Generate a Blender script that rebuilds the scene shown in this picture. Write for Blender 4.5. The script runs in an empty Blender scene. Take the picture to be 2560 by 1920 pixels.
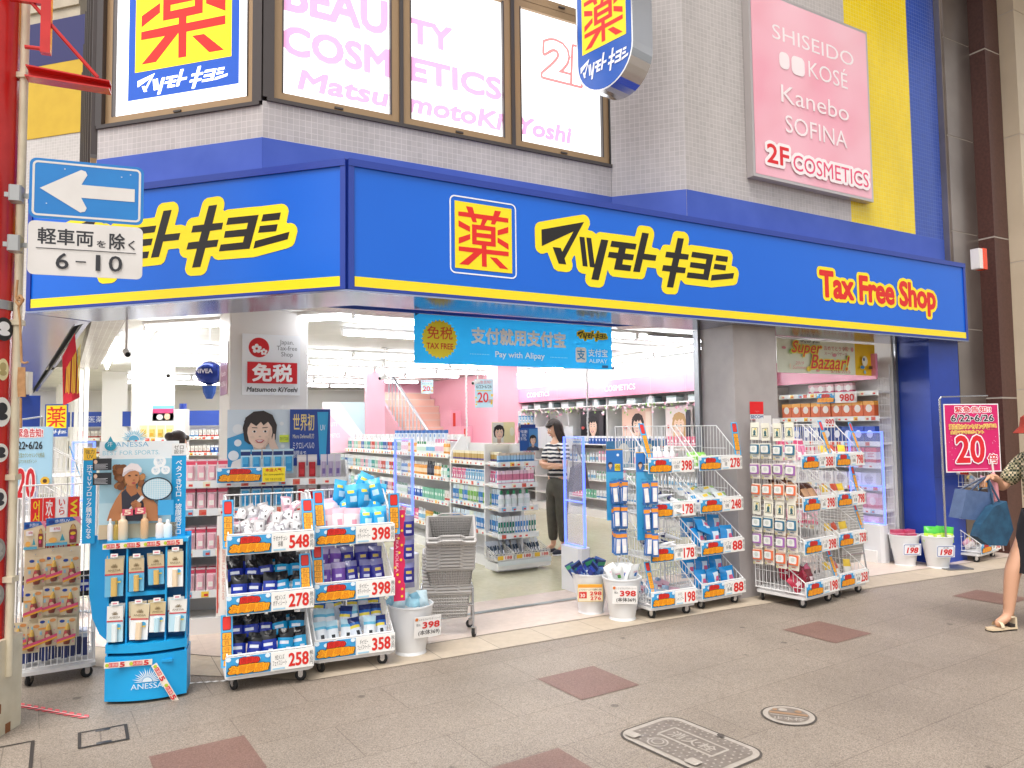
import bpy, bmesh, math, random
import numpy as np
from math import sin, cos, pi, radians
from mathutils import Vector, Matrix
from mathutils.geometry import tessellate_polygon
SC = bpy.context.scene
COL = SC.collection
random.seed(7)
# ---------------------------------------------------------------- camera
F_PX, PITCH, ROLL, CAM_H = 1878.26, radians(3.35566), radians(-0.68974), 1.6
cam = bpy.data.cameras.new('camera'); cam.lens = 36 * F_PX / 2560; cam.sensor_width = 36
cam.clip_start = .05; cam.clip_end = 400
camo = bpy.data.objects.new('camera', cam); COL.objects.link(camo); SC.camera = camo
_cp, _sp, _cr, _sr = cos(PITCH), sin(PITCH), cos(ROLL), sin(ROLL)
def _ray(px, py):                                    # direction of a photo pixel (2560 x 1920)
    x = (px - 1280) / F_PX; y = -(py - 960) / F_PX
    x, y = _cr * x - _sr * y, _sr * x + _cr * y
    return Vector((x, _cp - _sp * y, _sp + _cp * y))
_f = _ray(1280, 960).normalized(); _r = (_ray(1380, 960) - _ray(1280, 960)).normalized(); _u = _r.cross(_f)
camo.matrix_world = Matrix(((_r.x, _u.x, -_f.x, 0), (_r.y, _u.y, -_f.y, 0), (_r.z, _u.z, -_f.z, CAM_H), (0, 0, 0, 1)))
SC.render.resolution_x, SC.render.resolution_y = 1024, 768
# ---------------------------------------------------------------- light
W = bpy.data.worlds.new('World'); SC.world = W; W.use_nodes = True
_nt = W.node_tree; _bg = _nt.nodes['Background']
_sky = _nt.nodes.new('ShaderNodeTexSky'); _sky.sky_type = 'NISHITA'; _sky.sun_disc = False
SUN_EL, SUN_AZ = radians(64), radians(200)           # overcast light from behind the viewer
_sky.sun_elevation = SUN_EL; _sky.sun_rotation = SUN_AZ; _sky.air_density = 1.0; _sky.dust_density = 4.0; _sky.ozone_density = .6
_hs = _nt.nodes.new('ShaderNodeHueSaturation'); _hs.inputs['Saturation'].default_value = .1
_nt.links.new(_sky.outputs[0], _hs.inputs['Color']); _nt.links.new(_hs.outputs[0], _bg.inputs['Color'])
_bg.inputs['Strength'].default_value = .12
sun = bpy.data.lights.new('sun', 'SUN'); sun.energy = 1.5; sun.angle = radians(32); sun.color = (1, .95, .9)
suno = bpy.data.objects.new('sun', sun); COL.objects.link(suno)
_sd = Vector((sin(SUN_AZ) * cos(SUN_EL), cos(SUN_AZ) * cos(SUN_EL), sin(SUN_EL)))
suno.rotation_euler = _sd.to_track_quat('Z', 'Y').to_euler()
SC.view_settings.view_transform = 'Standard'; SC.view_settings.look = 'None'
SC.view_settings.exposure = 1.02; SC.view_settings.gamma = 1.0
SC.render.engine = 'CYCLES'
SC.cycles.use_denoising = True; SC.cycles.max_bounces = 6; SC.cycles.diffuse_bounces = 3; SC.cycles.glossy_bounces = 3
SC.cycles.transparent_max_bounces = 12; SC.cycles.transmission_bounces = 3; SC.cycles.sample_clamp_indirect = 6
SC.cycles.caustics_reflective = False; SC.cycles.caustics_refractive = False
# ---------------------------------------------------------------- projection helpers used to read sizes off the photograph
def G(px, py, z=0.):
    d = _ray(px, py); t = (z - CAM_H) / d.z
    return Vector((0, 0, CAM_H)) + d * t
class Fr:                                            # a vertical plane: +X along it, +Y into it, Z up
    def __init__(s, x, y, deg): s.x, s.y, s.a = x, y, radians(deg); s.e = Vector((cos(s.a), sin(s.a))); s.n = Vector((-s.e.y, s.e.x))
    def uv(s, px, py, off=0.):
        d = _ray(px, py); p = Vector((s.x, s.y)) + s.n * off
        t = s.n.dot(p) / (s.n.x * d.x + s.n.y * d.y)
        q = Vector((d.x * t, d.y * t)) - Vector((s.x, s.y))
        return (q.dot(s.e), CAM_H + d.z * t)
    def w(s, u, off=0., z=0.): p = Vector((s.x, s.y)) + s.e * u + s.n * off; return Vector((p.x, p.y, z))
    def sub(s, u, off=0., ddeg=0.): p = s.w(u, off); return Fr(p.x, p.y, math.degrees(s.a) + ddeg)
class Crop:                                          # pixel of an enlarged crop -> photo pixel
    def __init__(s, ox, oy, k): s.ox, s.oy, s.k = ox, oy, k
    def __call__(s, x, y): return (s.ox + x / s.k, s.oy + y / s.k)
# ---------------------------------------------------------------- materials
MATS = {}
def lin(h):
    if not isinstance(h, str): return tuple(h[:3]) + (1,)
    h = h.lstrip('#'); c = [int(h[i:i + 2], 16) / 255 for i in (0, 2, 4)]
    return tuple((v / 12.92 if v <= .04045 else ((v + .055) / 1.055) ** 2.4) for v in c) + (1,)
def pbr(name, col, rough=.5, metal=0., spec=.5, emit=None, es=1., alpha=1., trans=0.):
    if name in MATS: return MATS[name]
    m = bpy.data.materials.new(name); m.use_nodes = True; b = m.node_tree.nodes['Principled BSDF']
    b.inputs['Base Color'].default_value = lin(col); b.inputs['Roughness'].default_value = rough
    b.inputs['Metallic'].default_value = metal; b.inputs['Specular IOR Level'].default_value = spec
    if emit: b.inputs['Emission Color'].default_value = lin(emit); b.inputs['Emission Strength'].default_value = es
    b.inputs['Alpha'].default_value = alpha; b.inputs['Transmission Weight'].default_value = trans
    MATS[name] = m; return m
def cloth(h):                                        # thin printed fabric that lets light through
    m = pbr('fabric_' + h.lstrip('#'), h, .7)
    nt, b = nodes(m)
    if len(nt.nodes) == 2:
        t = nt.nodes.new('ShaderNodeBsdfTranslucent'); t.inputs[0].default_value = lin(h); x = nt.nodes.new('ShaderNodeMixShader'); x.inputs[0].default_value = .55; o = nt.nodes['Material Output']
        nt.links.new(b.outputs[0], x.inputs[1]); nt.links.new(t.outputs[0], x.inputs[2]); nt.links.new(x.outputs[0], o.inputs['Surface'])
    return m
def flat(h, rough=.4): return pbr('print_%s_%d' % (h.lstrip('#'), int(rough * 100)), h, rough)
def nodes(m): return m.node_tree, m.node_tree.nodes['Principled BSDF']
def N(nt, t, **kw):
    n = nt.nodes.new(t)
    for k, v in kw.items():
        if k in n.inputs: n.inputs[k].default_value = v
        else: setattr(n, k, v)
    return n
def mottled(name, c1, c2, scale=8, rough=.5, metal=0., bump=0., detail=4, spec=.5):      # two close tones, cloud shaped
    m = pbr(name, c1, rough, metal, spec); nt, b = nodes(m)
    if len(nt.nodes) > 2: return m
    tc = N(nt, 'ShaderNodeTexCoord'); nz = N(nt, 'ShaderNodeTexNoise', Scale=scale, Detail=detail)
    cr = N(nt, 'ShaderNodeMix', data_type='RGBA'); cr.inputs[6].default_value = lin(c1); cr.inputs[7].default_value = lin(c2)
    mr = N(nt, 'ShaderNodeMapRange'); mr.inputs['From Min'].default_value = .35; mr.inputs['From Max'].default_value = .65
    nt.links.new(tc.outputs['Object'], nz.inputs['Vector']); nt.links.new(nz.outputs['Fac'], mr.inputs['Value'])
    nt.links.new(mr.outputs[0], cr.inputs[0]); nt.links.new(cr.outputs[2], b.inputs['Base Color'])
    if bump:
        bp = N(nt, 'ShaderNodeBump', Strength=bump, Distance=.004); nt.links.new(nz.outputs['Fac'], bp.inputs['Height']); nt.links.new(bp.outputs[0], b.inputs['Normal'])
    return m
def tile_mat(name, c1, c2, mortar, size=.047, gap=.0028, rough=.25):
    m = pbr(name, c1, rough); nt, b = nodes(m)
    if len(nt.nodes) > 2: return m
    uv = N(nt, 'ShaderNodeUVMap'); br = N(nt, 'ShaderNodeTexBrick', offset=0., squash=1.)
    for k, v in (('Color1', lin(c1)), ('Color2', lin(c2)), ('Mortar', lin(mortar)), ('Scale', 1.), ('Mortar Size', gap), ('Mortar Smooth', .3), ('Bias', -.3), ('Brick Width', size), ('Row Height', size)): br.inputs[k].default_value = v
    nt.links.new(uv.outputs[0], br.inputs['Vector']); tc = N(nt, 'ShaderNodeTexCoord'); nz = N(nt, 'ShaderNodeTexNoise', Scale=1.7, Detail=6, Roughness=.65); mp = N(nt, 'ShaderNodeMapping'); mp.inputs['Scale'].default_value = (1, 1, .45); nt.links.new(tc.outputs['Object'], mp.inputs[0]); nt.links.new(mp.outputs[0], nz.inputs['Vector'])
    mr = N(nt, 'ShaderNodeMapRange'); mr.inputs['From Min'].default_value = .35; mr.inputs['From Max'].default_value = .7; mr.inputs['To Min'].default_value = 1.04; mr.inputs['To Max'].default_value = .89; nt.links.new(nz.outputs['Fac'], mr.inputs['Value'])
    mx = N(nt, 'ShaderNodeMix', data_type='RGBA', blend_type='MULTIPLY'); mx.inputs[0].default_value = 1.; nt.links.new(br.outputs['Color'], mx.inputs[6]); nt.links.new(mr.outputs[0], mx.inputs[7]); nt.links.new(mx.outputs[2], b.inputs['Base Color'])
    bp = N(nt, 'ShaderNodeBump', Strength=.5, Distance=.003, invert=True); nt.links.new(br.outputs['Fac'], bp.inputs['Height']); nt.links.new(bp.outputs[0], b.inputs['Normal'])
    return m
# ---------------------------------------------------------------- mesh builder
class MB:
    def __init__(s): s.v = []; s.f = []; s.m = []; s.mats = []; s.cur = 0
    def use(s, m):
        if m not in s.mats: s.mats.append(m)
        s.cur = s.mats.index(m); return s
    def add(s, vs, fs):
        b = len(s.v); s.v += [tuple(v) for v in vs]
        for f in fs: s.f.append(tuple(i + b for i in f)); s.m.append(s.cur)
        return s
    def box(s, x0, x1, y0, y1, z0, z1):
        return s.add([(x0, y0, z0), (x1, y0, z0), (x1, y1, z0), (x0, y1, z0), (x0, y0, z1), (x1, y0, z1), (x1, y1, z1), (x0, y1, z1)],
                     [(0, 3, 2, 1), (4, 5, 6, 7), (0, 1, 5, 4), (1, 2, 6, 5), (2, 3, 7, 6), (3, 0, 4, 7)])
    def bbox(s, x0, x1, y0, y1, z0, z1, r=.01):      # box with bevelled vertical edges
        p = [(x0 + r, y0), (x1 - r, y0), (x1, y0 + r), (x1, y1 - r), (x1 - r, y1), (x0 + r, y1), (x0, y1 - r), (x0, y0 + r)]
        return s.prism(p, z0, z1)
    def prism(s, p, z0, z1):                         # vertical extrusion of a plan polygon
        n = len(p); vs = [(x, y, z0) for x, y in p] + [(x, y, z1) for x, y in p]
        tri = tessellate_polygon([[Vector((x, y, 0)) for x, y in p]])
        fs = [tuple(reversed(t)) for t in tri] + [tuple(i + n for i in t) for t in tri] + [(i, (i + 1) % n, n + (i + 1) % n, n + i) for i in range(n)]
        return s.add(vs, fs)
    def slab(s, p, y0, y1):                          # extrusion along Y of a front outline (x, z)
        n = len(p); vs = [(x, y0, z) for x, z in p] + [(x, y1, z) for x, z in p]
        tri = tessellate_polygon([[Vector((x, z, 0)) for x, z in p]])
        fs = [tuple(t) for t in tri] + [tuple(i + n for i in reversed(t)) for t in tri] + [(i, n + i, n + (i + 1) % n, (i + 1) % n) for i in range(n)]
        return s.add(vs, fs)
    def side(s, p, x0, x1):                          # extrusion along X of a side outline (y, z)
        n = len(p); vs = [(x0, y, z) for y, z in p] + [(x1, y, z) for y, z in p]
        tri = tessellate_polygon([[Vector((y, z, 0)) for y, z in p]])
        fs = [tuple(t) for t in tri] + [tuple(i + n for i in reversed(t)) for t in tri] + [(i, n + i, n + (i + 1) % n, (i + 1) % n) for i in range(n)]
        return s.add(vs, fs)
    def tube(s, p, q, r, n=4, r2=None, cap=True):
        p, q = Vector(p), Vector(q); d = q - p
        if d.length < 1e-6: return s
        d.normalize(); a = d.orthogonal().normalized(); b = d.cross(a); r2 = r if r2 is None else r2; vs = []
        for c, rr in ((p, r), (q, r2)):
            for k in range(n): t = 2 * pi * (k + .5) / n; vs.append(c + (a * cos(t) + b * sin(t)) * rr)
        fs = [(k, (k + 1) % n, n + (k + 1) % n, n + k) for k in range(n)]
        if cap: fs += [tuple(range(n - 1, -1, -1)), tuple(range(n, 2 * n))]
        return s.add(vs, fs)
    def path(s, pts, r, n=4, closed=False):
        for i in range(len(pts) - (0 if closed else 1)): s.tube(pts[i], pts[(i + 1) % len(pts)], r, n)
        return s
    def lathe(s, prof, n=20, c=(0, 0, 0), axis='z', a0=0., a1=2 * pi):
        full = abs(a1 - a0 - 2 * pi) < 1e-6; k = n if full else n + 1; vs = []
        for r, h in prof:
            for i in range(k):
                t = a0 + (a1 - a0) * i / n; x, y = r * cos(t), r * sin(t)
                vs.append((c[0] + x, c[1] + y, c[2] + h) if axis == 'z' else ((c[0] + x, c[1] + h, c[2] + y) if axis == 'y' else (c[0] + h, c[1] + x, c[2] + y)))
        fs = []
        for j in range(len(prof) - 1):
            for i in range(n):
                i2 = (i + 1) % k; fs.append((j * k + i, j * k + i2, (j + 1) * k + i2, (j + 1) * k + i))
        return s.add(vs, fs)
    def quad(s, *p): return s.add(p, [tuple(range(len(p)))])
    def xf(s, M):
        s.v = [tuple(M @ Vector(v)) for v in s.v]; return s
    def merge(s, o, M=None):
        b = len(s.v); s.v += [tuple(M @ Vector(v)) if M else v for v in o.v]
        idx = []
        for m in o.mats:
            if m not in s.mats: s.mats.append(m)
            idx.append(s.mats.index(m))
        for f, k in zip(o.f, o.m): s.f.append(tuple(i + b for i in f)); s.m.append(idx[k] if idx else 0)
        return s
    def mesh(s, name, mat=None, smooth=False):
        me = bpy.data.meshes.new(name); me.from_pydata(s.v, [], s.f)
        if mat is not None and not s.mats: me.materials.append(mat)
        for m in s.mats: me.materials.append(m)
        if s.mats: me.polygons.foreach_set('material_index', s.m)
        if smooth:
            me.polygons.foreach_set('use_smooth', [True] * len(s.f))
            bm = bmesh.new(); bm.from_mesh(me); bmesh.ops.remove_doubles(bm, verts=bm.verts, dist=1e-5); bm.to_mesh(me); bm.free()
            me.set_sharp_from_angle(angle=radians(38))
        uvl = me.uv_layers.new(name='UVMap'); co = np.empty(len(me.vertices) * 3); me.vertices.foreach_get('co', co); co = co.reshape(-1, 3)
        li = np.empty(len(me.loops), dtype=np.int64); me.loops.foreach_get('vertex_index', li)
        pn = np.empty(len(me.polygons) * 3); me.polygons.foreach_get('normal', pn); pn = pn.reshape(-1, 3)
        lt = np.empty(len(me.polygons), dtype=np.int64); me.polygons.foreach_get('loop_total', lt)
        nn = np.repeat(pn, lt, axis=0); P = co[li]
        h = np.stack([-nn[:, 1], nn[:, 0]], 1); L = np.linalg.norm(h, axis=1, keepdims=True); h = h / np.maximum(L, 1e-6)
        u = np.where(np.abs(nn[:, 2]) > .7, P[:, 0], P[:, 0] * h[:, 0] + P[:, 1] * h[:, 1]); v = np.where(np.abs(nn[:, 2]) > .7, P[:, 1], P[:, 2])
        uvl.data.foreach_set('uv', np.stack([u, v], 1).astype(np.float32).ravel())
        me.validate(); return me
    def build(s, name, mat=None, parent=None, smooth=False, loc=(0, 0, 0), rz=0., rot=None):
        return link(name, s.mesh(name, mat, smooth), parent, loc, rz, rot)
def link(name, me, parent=None, loc=(0, 0, 0), rz=0., rot=None):
    o = bpy.data.objects.new(name, me); COL.objects.link(o); o.location = loc
    o.rotation_euler = rot if rot is not None else (0, 0, rz)
    if parent is not None: o.parent = parent
    return o
def tag(o, label, cat, group=None):
    o['label'] = label; o['category'] = cat
    if group: o['group'] = group
    return o
def thing(name, label, cat, loc=(0, 0, 0), rz=0., group=None, rot=None):
    o = bpy.data.objects.new(name, None); COL.objects.link(o); o.location = loc; o.rotation_euler = rot if rot is not None else (0, 0, rz)
    o.empty_display_size = .1
    return tag(o, label, cat, group)
def at(fr, name, label, cat, u=0., off=0., z=0., ddeg=0., group=None):
    return thing(name, label, cat, fr.w(u, off, z), fr.a + radians(ddeg), group)
def struct(o): o['kind'] = 'structure'; return o
KIDS = {}
def dup(o, parent=None, loc=None, rz=None, label=None, group=None, rot=None):
    c = o.copy(); COL.objects.link(c)
    if parent is not None: c.parent = parent
    if loc is not None: c.location = loc
    if rz is not None: c.rotation_euler = (0, 0, rz)
    if rot is not None: c.rotation_euler = rot
    if label: c['label'] = label
    if group: c['group'] = group
    for k in list(o.children): dup(k, c)
    return c
# ---------------------------------------------------------------- flat printing: text, polygons, outlines
_TX = {}
def text_tris(s, shear=0., bold=0., space=1., sp=None):
    k = (s, shear, bold, space)
    if k in _TX: return _TX[k]
    c = bpy.data.curves.new('t', 'FONT'); c.body = s; c.resolution_u = 3; c.shear = shear; c.offset = bold; c.space_character = space; c.space_line = .95; c.align_x = 'CENTER' if '\n' in s else 'LEFT'
    o = bpy.data.objects.new('t', c); COL.objects.link(o)
    dg = bpy.context.evaluated_depsgraph_get(); ev = o.evaluated_get(dg); m = ev.to_mesh(); m.calc_loop_triangles()
    v = np.array([(a.co.x, a.co.y) for a in m.vertices]).reshape(-1, 2); t = [tuple(a.vertices) for a in m.loop_triangles]
    ev.to_mesh_clear(); bpy.data.objects.remove(o); bpy.data.curves.remove(c)
    if len(v): v = v - v.min(0)
    _TX[k] = (v, t); return _TX[k]
def fit(v, x0, z0, x1, z1, keep=False):
    w, h = v.max(0); sx, sz = (x1 - x0) / max(w, 1e-6), (z1 - z0) / max(h, 1e-6)
    if keep: sx = sz = min(sx, sz)
    return v * (sx, sz) + ((x0 + x1) / 2 - w * sx / 2, (z0 + z1) / 2 - h * sz / 2)
def _inside(p, l):
    c = False; x, z = p; n = len(l)
    for i in range(n):
        (ax, az), (bx, bz) = l[i], l[i - 1]
        if (az > z) != (bz > z) and x < (bx - ax) * (z - az) / (bz - az) + ax: c = not c
    return c
def poly_tris(polys):                                # outer loops with their holes -> vertices, triangles
    par = [[j for j, q in enumerate(polys) if j != i and len(polys) > 1 and _inside(l[0], q)] for i, l in enumerate(polys)]
    V, T = [], []
    for i, l in enumerate(polys):
        if len(par[i]) % 2: continue
        g = [l] + [polys[j] for j in range(len(polys)) if len(par[j]) == len(par[i]) + 1 and i in par[j]]; b = len(V)
        T += [tuple(k + b for k in t) for t in tessellate_polygon([[Vector((x * 300, z * 300, 0)) for x, z in q] for q in g])]; V += [p for q in g for p in q]
    return np.array(V, dtype=float).reshape(-1, 2), T
def join_tris(parts):
    V, T, b = [], [], 0
    for v, t in parts: V.append(v); T += [tuple(i + b for i in q) for q in t]; b += len(v)
    return np.concatenate(V), T
def outline(v, t, r, res=5):                         # the shape grown by r with round corners, as loops
    g = r / res; x0, z0 = v.min(0) - r * 1.4; x1, z1 = v.max(0) + r * 1.4
    nx, nz = int((x1 - x0) / g) + 2, int((z1 - z0) / g) + 2
    X, Z = np.meshgrid(x0 + np.arange(nx) * g, z0 + np.arange(nz) * g, indexing='ij')
    D = np.full(X.shape, 1e9)
    cnt = {}
    for a, b, c in t:
        for e in ((a, b), (b, c), (c, a)): k = tuple(sorted(e)); cnt[k] = cnt.get(k, 0) + 1
        A, B, Cc = v[a], v[b], v[c]
        i0, i1 = int((min(A[0], B[0], Cc[0]) - x0) / g), int((max(A[0], B[0], Cc[0]) - x0) / g) + 2
        j0, j1 = int((min(A[1], B[1], Cc[1]) - z0) / g), int((max(A[1], B[1], Cc[1]) - z0) / g) + 2
        xs, zs = X[i0:i1, j0:j1], Z[i0:i1, j0:j1]
        s1 = (B[0] - A[0]) * (zs - A[1]) - (B[1] - A[1]) * (xs - A[0]); s2 = (Cc[0] - B[0]) * (zs - B[1]) - (Cc[1] - B[1]) * (xs - B[0]); s3 = (A[0] - Cc[0]) * (zs - Cc[1]) - (A[1] - Cc[1]) * (xs - Cc[0])
        ins = ((s1 >= 0) & (s2 >= 0) & (s3 >= 0)) | ((s1 <= 0) & (s2 <= 0) & (s3 <= 0)); D[i0:i1, j0:j1][ins] = 0
    for (a, b), n in cnt.items():
        if n > 1: continue
        A, B = v[a], v[b]; m = r + 2 * g
        i0, i1 = max(0, int((min(A[0], B[0]) - m - x0) / g)), int((max(A[0], B[0]) + m - x0) / g) + 2
        j0, j1 = max(0, int((min(A[1], B[1]) - m - z0) / g)), int((max(A[1], B[1]) + m - z0) / g) + 2
        xs, zs = X[i0:i1, j0:j1], Z[i0:i1, j0:j1]; d = B - A; L = d @ d + 1e-12
        u = np.clip(((xs - A[0]) * d[0] + (zs - A[1]) * d[1]) / L, 0, 1)
        D[i0:i1, j0:j1] = np.minimum(D[i0:i1, j0:j1], np.hypot(xs - A[0] - u * d[0], zs - A[1] - u * d[1]))
    S = np.minimum(D, r + 3 * g) - r; I = S < 0; I[0, :] = I[-1, :] = I[:, 0] = I[:, -1] = False
    code = I[:-1, :-1] * 1 + I[1:, :-1] * 2 + I[1:, 1:] * 4 + I[:-1, 1:] * 8
    tab = {1: [(3, 0)], 2: [(0, 1)], 3: [(3, 1)], 4: [(1, 2)], 5: [(3, 2), (1, 0)], 6: [(0, 2)], 7: [(3, 2)], 8: [(2, 3)], 9: [(2, 0)], 10: [(2, 1), (0, 3)], 11: [(2, 1)], 12: [(1, 3)], 13: [(1, 0)], 14: [(0, 3)]}
    nxt, pos = {}, {}
    def ept(i, j, e):
        a, b = {0: ((i, j), (i + 1, j)), 1: ((i + 1, j), (i + 1, j + 1)), 2: ((i, j + 1), (i + 1, j + 1)), 3: ((i, j), (i, j + 1))}[e]
        sa, sb = S[a], S[b]; q = min(max(sa / (sa - sb), 0.02), .98) if sa != sb else .5; k = (a, b)
        pos[k] = (X[a] + (X[b] - X[a]) * q, Z[a] + (Z[b] - Z[a]) * q); return k
    for i, j in np.argwhere((code > 0) & (code < 15)):
        for e0, e1 in tab[int(code[i, j])]: nxt[ept(i, j, e0)] = ept(i, j, e1)
    loops = []
    while nxt:
        k0, k = next(iter(nxt.items())); L = [pos[k0]]; del nxt[k0]
        while k != k0 and k in nxt: L.append(pos[k]); k = nxt.pop(k)
        if len(L) < 6: continue
        out = []
        for a in L:                                  # drop nearly straight points
            while len(out) > 1:
                (ax, az), (bx, bz) = out[-2], out[-1]; cr = abs((bx - ax) * (a[1] - az) - (bz - az) * (a[0] - ax)); ln = math.hypot(a[0] - ax, a[1] - az)
                if ln < r * 3 and cr / max(ln, 1e-9) < g * .12: out.pop()
                else: break
            out.append(a)
        loops.append(out)
    return loops
class Art:                                           # printed layers facing -Y, each one step in front of the last
    def __init__(s, step=.0012): s.b = MB(); s.y = 0.; s.step = step
    def tris(s, v, t, col, up=True):
        if up: s.y -= s.step
        s.b.use(col if isinstance(col, bpy.types.Material) else flat(col)); s.b.add([(x, s.y, z) for x, z in v], t); return s
    def poly(s, pts, col, up=True): return s.tris(*poly_tris([pts]), col, up)
    def polys(s, loops, col, up=True): return s.tris(*poly_tris(loops), col, up)
    def rect(s, x0, z0, x1, z1, col, up=True): return s.tris(np.array([(x0, z0), (x1, z0), (x1, z1), (x0, z1)]), [(0, 1, 2, 3)], col, up)
    def board(s, x0, z0, x1, z1, col, th=.004):      # the card itself
        s.b.use(col if isinstance(col, bpy.types.Material) else flat(col)); s.b.box(x0, x1, 0, th, z0, z1); return s
    def ell(s, cx, cz, rx, rz, col, n=20, a0=0., a1=2 * pi, up=True):
        return s.poly([(cx + rx * cos(a0 + (a1 - a0) * k / n), cz + rz * sin(a0 + (a1 - a0) * k / n)) for k in range(n if a1 - a0 > 6.2 else n + 1)], col, up)
    def text(s, t, x0, z0, x1, z1, col, bold=0., shear=0., keep=False, space=1., up=True):
        v, f = text_tris(t, shear, 0, space)
        if not len(v): return s
        w, h = v.max(0); r = bold * min((x1 - x0) / w, (z1 - z0) / h) * .9
        if r > 0: s.polys(outline(fit(v, x0 + r, z0 + r, x1 - r, z1 - r, keep), f, r, 2.5), col, up)
        else: s.tris(fit(v, x0, z0, x1, z1, keep), f, col, up)
        return s
    def otext(s, t, x0, z0, x1, z1, col, ocol, r, bold=0., shear=0., res=3, space=1.):      # text with a rounded outline
        v, f = text_tris(t, shear, 0, space); w, h = v.max(0); b = bold * min((x1 - x0) / w, (z1 - z0) / h) * .9; v = fit(v, x0 + b, z0 + b, x1 - b, z1 - b)
        s.polys(outline(v, f, r + b, res), ocol); return s.polys(outline(v, f, b, 2.5), col) if b else s.tris(v, f, col)
    def rrect(s, x0, z0, x1, z1, r, col, n=5, up=True): return s.poly(rr(x0, z0, x1, z1, r, n), col, up)
    def build(s, name, parent=None, loc=(0, 0, 0), rz=0., rot=None): return s.b.build(name, None, parent, False, loc, rz, rot)
def rr(x0, z0, x1, z1, r, n=5):
    return [(cx + r * cos(a0 + pi / 2 * k / n), cz + r * sin(a0 + pi / 2 * k / n)) for cx, cz, a0 in ((x1 - r, z1 - r, 0), (x0 + r, z1 - r, pi / 2), (x0 + r, z0 + r, pi), (x1 - r, z0 + r, 1.5 * pi)) for k in range(n + 1)]
def ring(x0, z0, x1, z1, r, w): return [rr(x0, z0, x1, z1, r), list(reversed(rr(x0 + w, z0 + w, x1 - w, z1 - w, max(r - w, .001))))]
# ================================================================ frames of the building
CX, CY = -1.117, 5.067                               # plan corner where the two fascia boards meet
FR = Fr(CX, CY, 29.7); FL = Fr(CX, CY, -16.1)
UB = Fr(-1.892, 5.641, 29.0); UA = Fr(-1.892, 5.641, -16.24)
UC = Fr(1.002, 7.242, -17.05); UD = Fr(1.683, 7.033, 30.0)
US = Fr(-3.402, 6.081, -59.0); UT = US.sub(-6.0, 0, 43.0)
WC = Fr(4.51, 8.90, -60.0)                           # cosmetics wall, x<0 runs away into the shop; inside is its left (-Y) side
M_TILE = tile_mat('grey_mosaic_tile', '#bfb9b6', '#b4aeab', '#d2ccc9')
M_TILEB = tile_mat('blue_mosaic_tile', '#2f50ad', '#2a489f', '#5a74bd')
M_TILEY = tile_mat('yellow_mosaic_tile', '#f3d414', '#eccb10', '#f6e168')
M_BAND = mottled('blue_wall_paint', '#3a58b4', '#4460bb', 3, .45)
M_BRONZE = pbr('bronze_window_metal', '#a98c6a', .38, .35); M_DARKM = pbr('dark_window_metal', '#57514f', .4, .6)
M_WHITE = pbr('white_paint', '#e9e7e4', .5); M_CEIL = mottled('ceiling_board', '#d2d0cd', '#c9c7c4', 3, .6)
M_SOFF = mottled('polished_blue_steel', '#aab0c8', '#9ca4c2', 2, .17, .9)
M_BLUEC = mottled('blue_column_paint', '#2244a8', '#1f3f9d', 4, .35)
M_GREYC = mottled('grey_column_paint', '#aba4a2', '#a39c9a', 6, .5)
M_LIGHTBOX = pbr('backlit_film', '#f4f6f6', .15, 0, .5, '#fbfdff', .8)
M_CHROME = pbr('chrome', '#c9c9cb', .18, 1.); M_BLACKR = pbr('black_rubber', '#161616', .6)
M_PINKW = mottled('pink_wall_paint', '#efaebd', '#edaab9', 2, .45)
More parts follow.
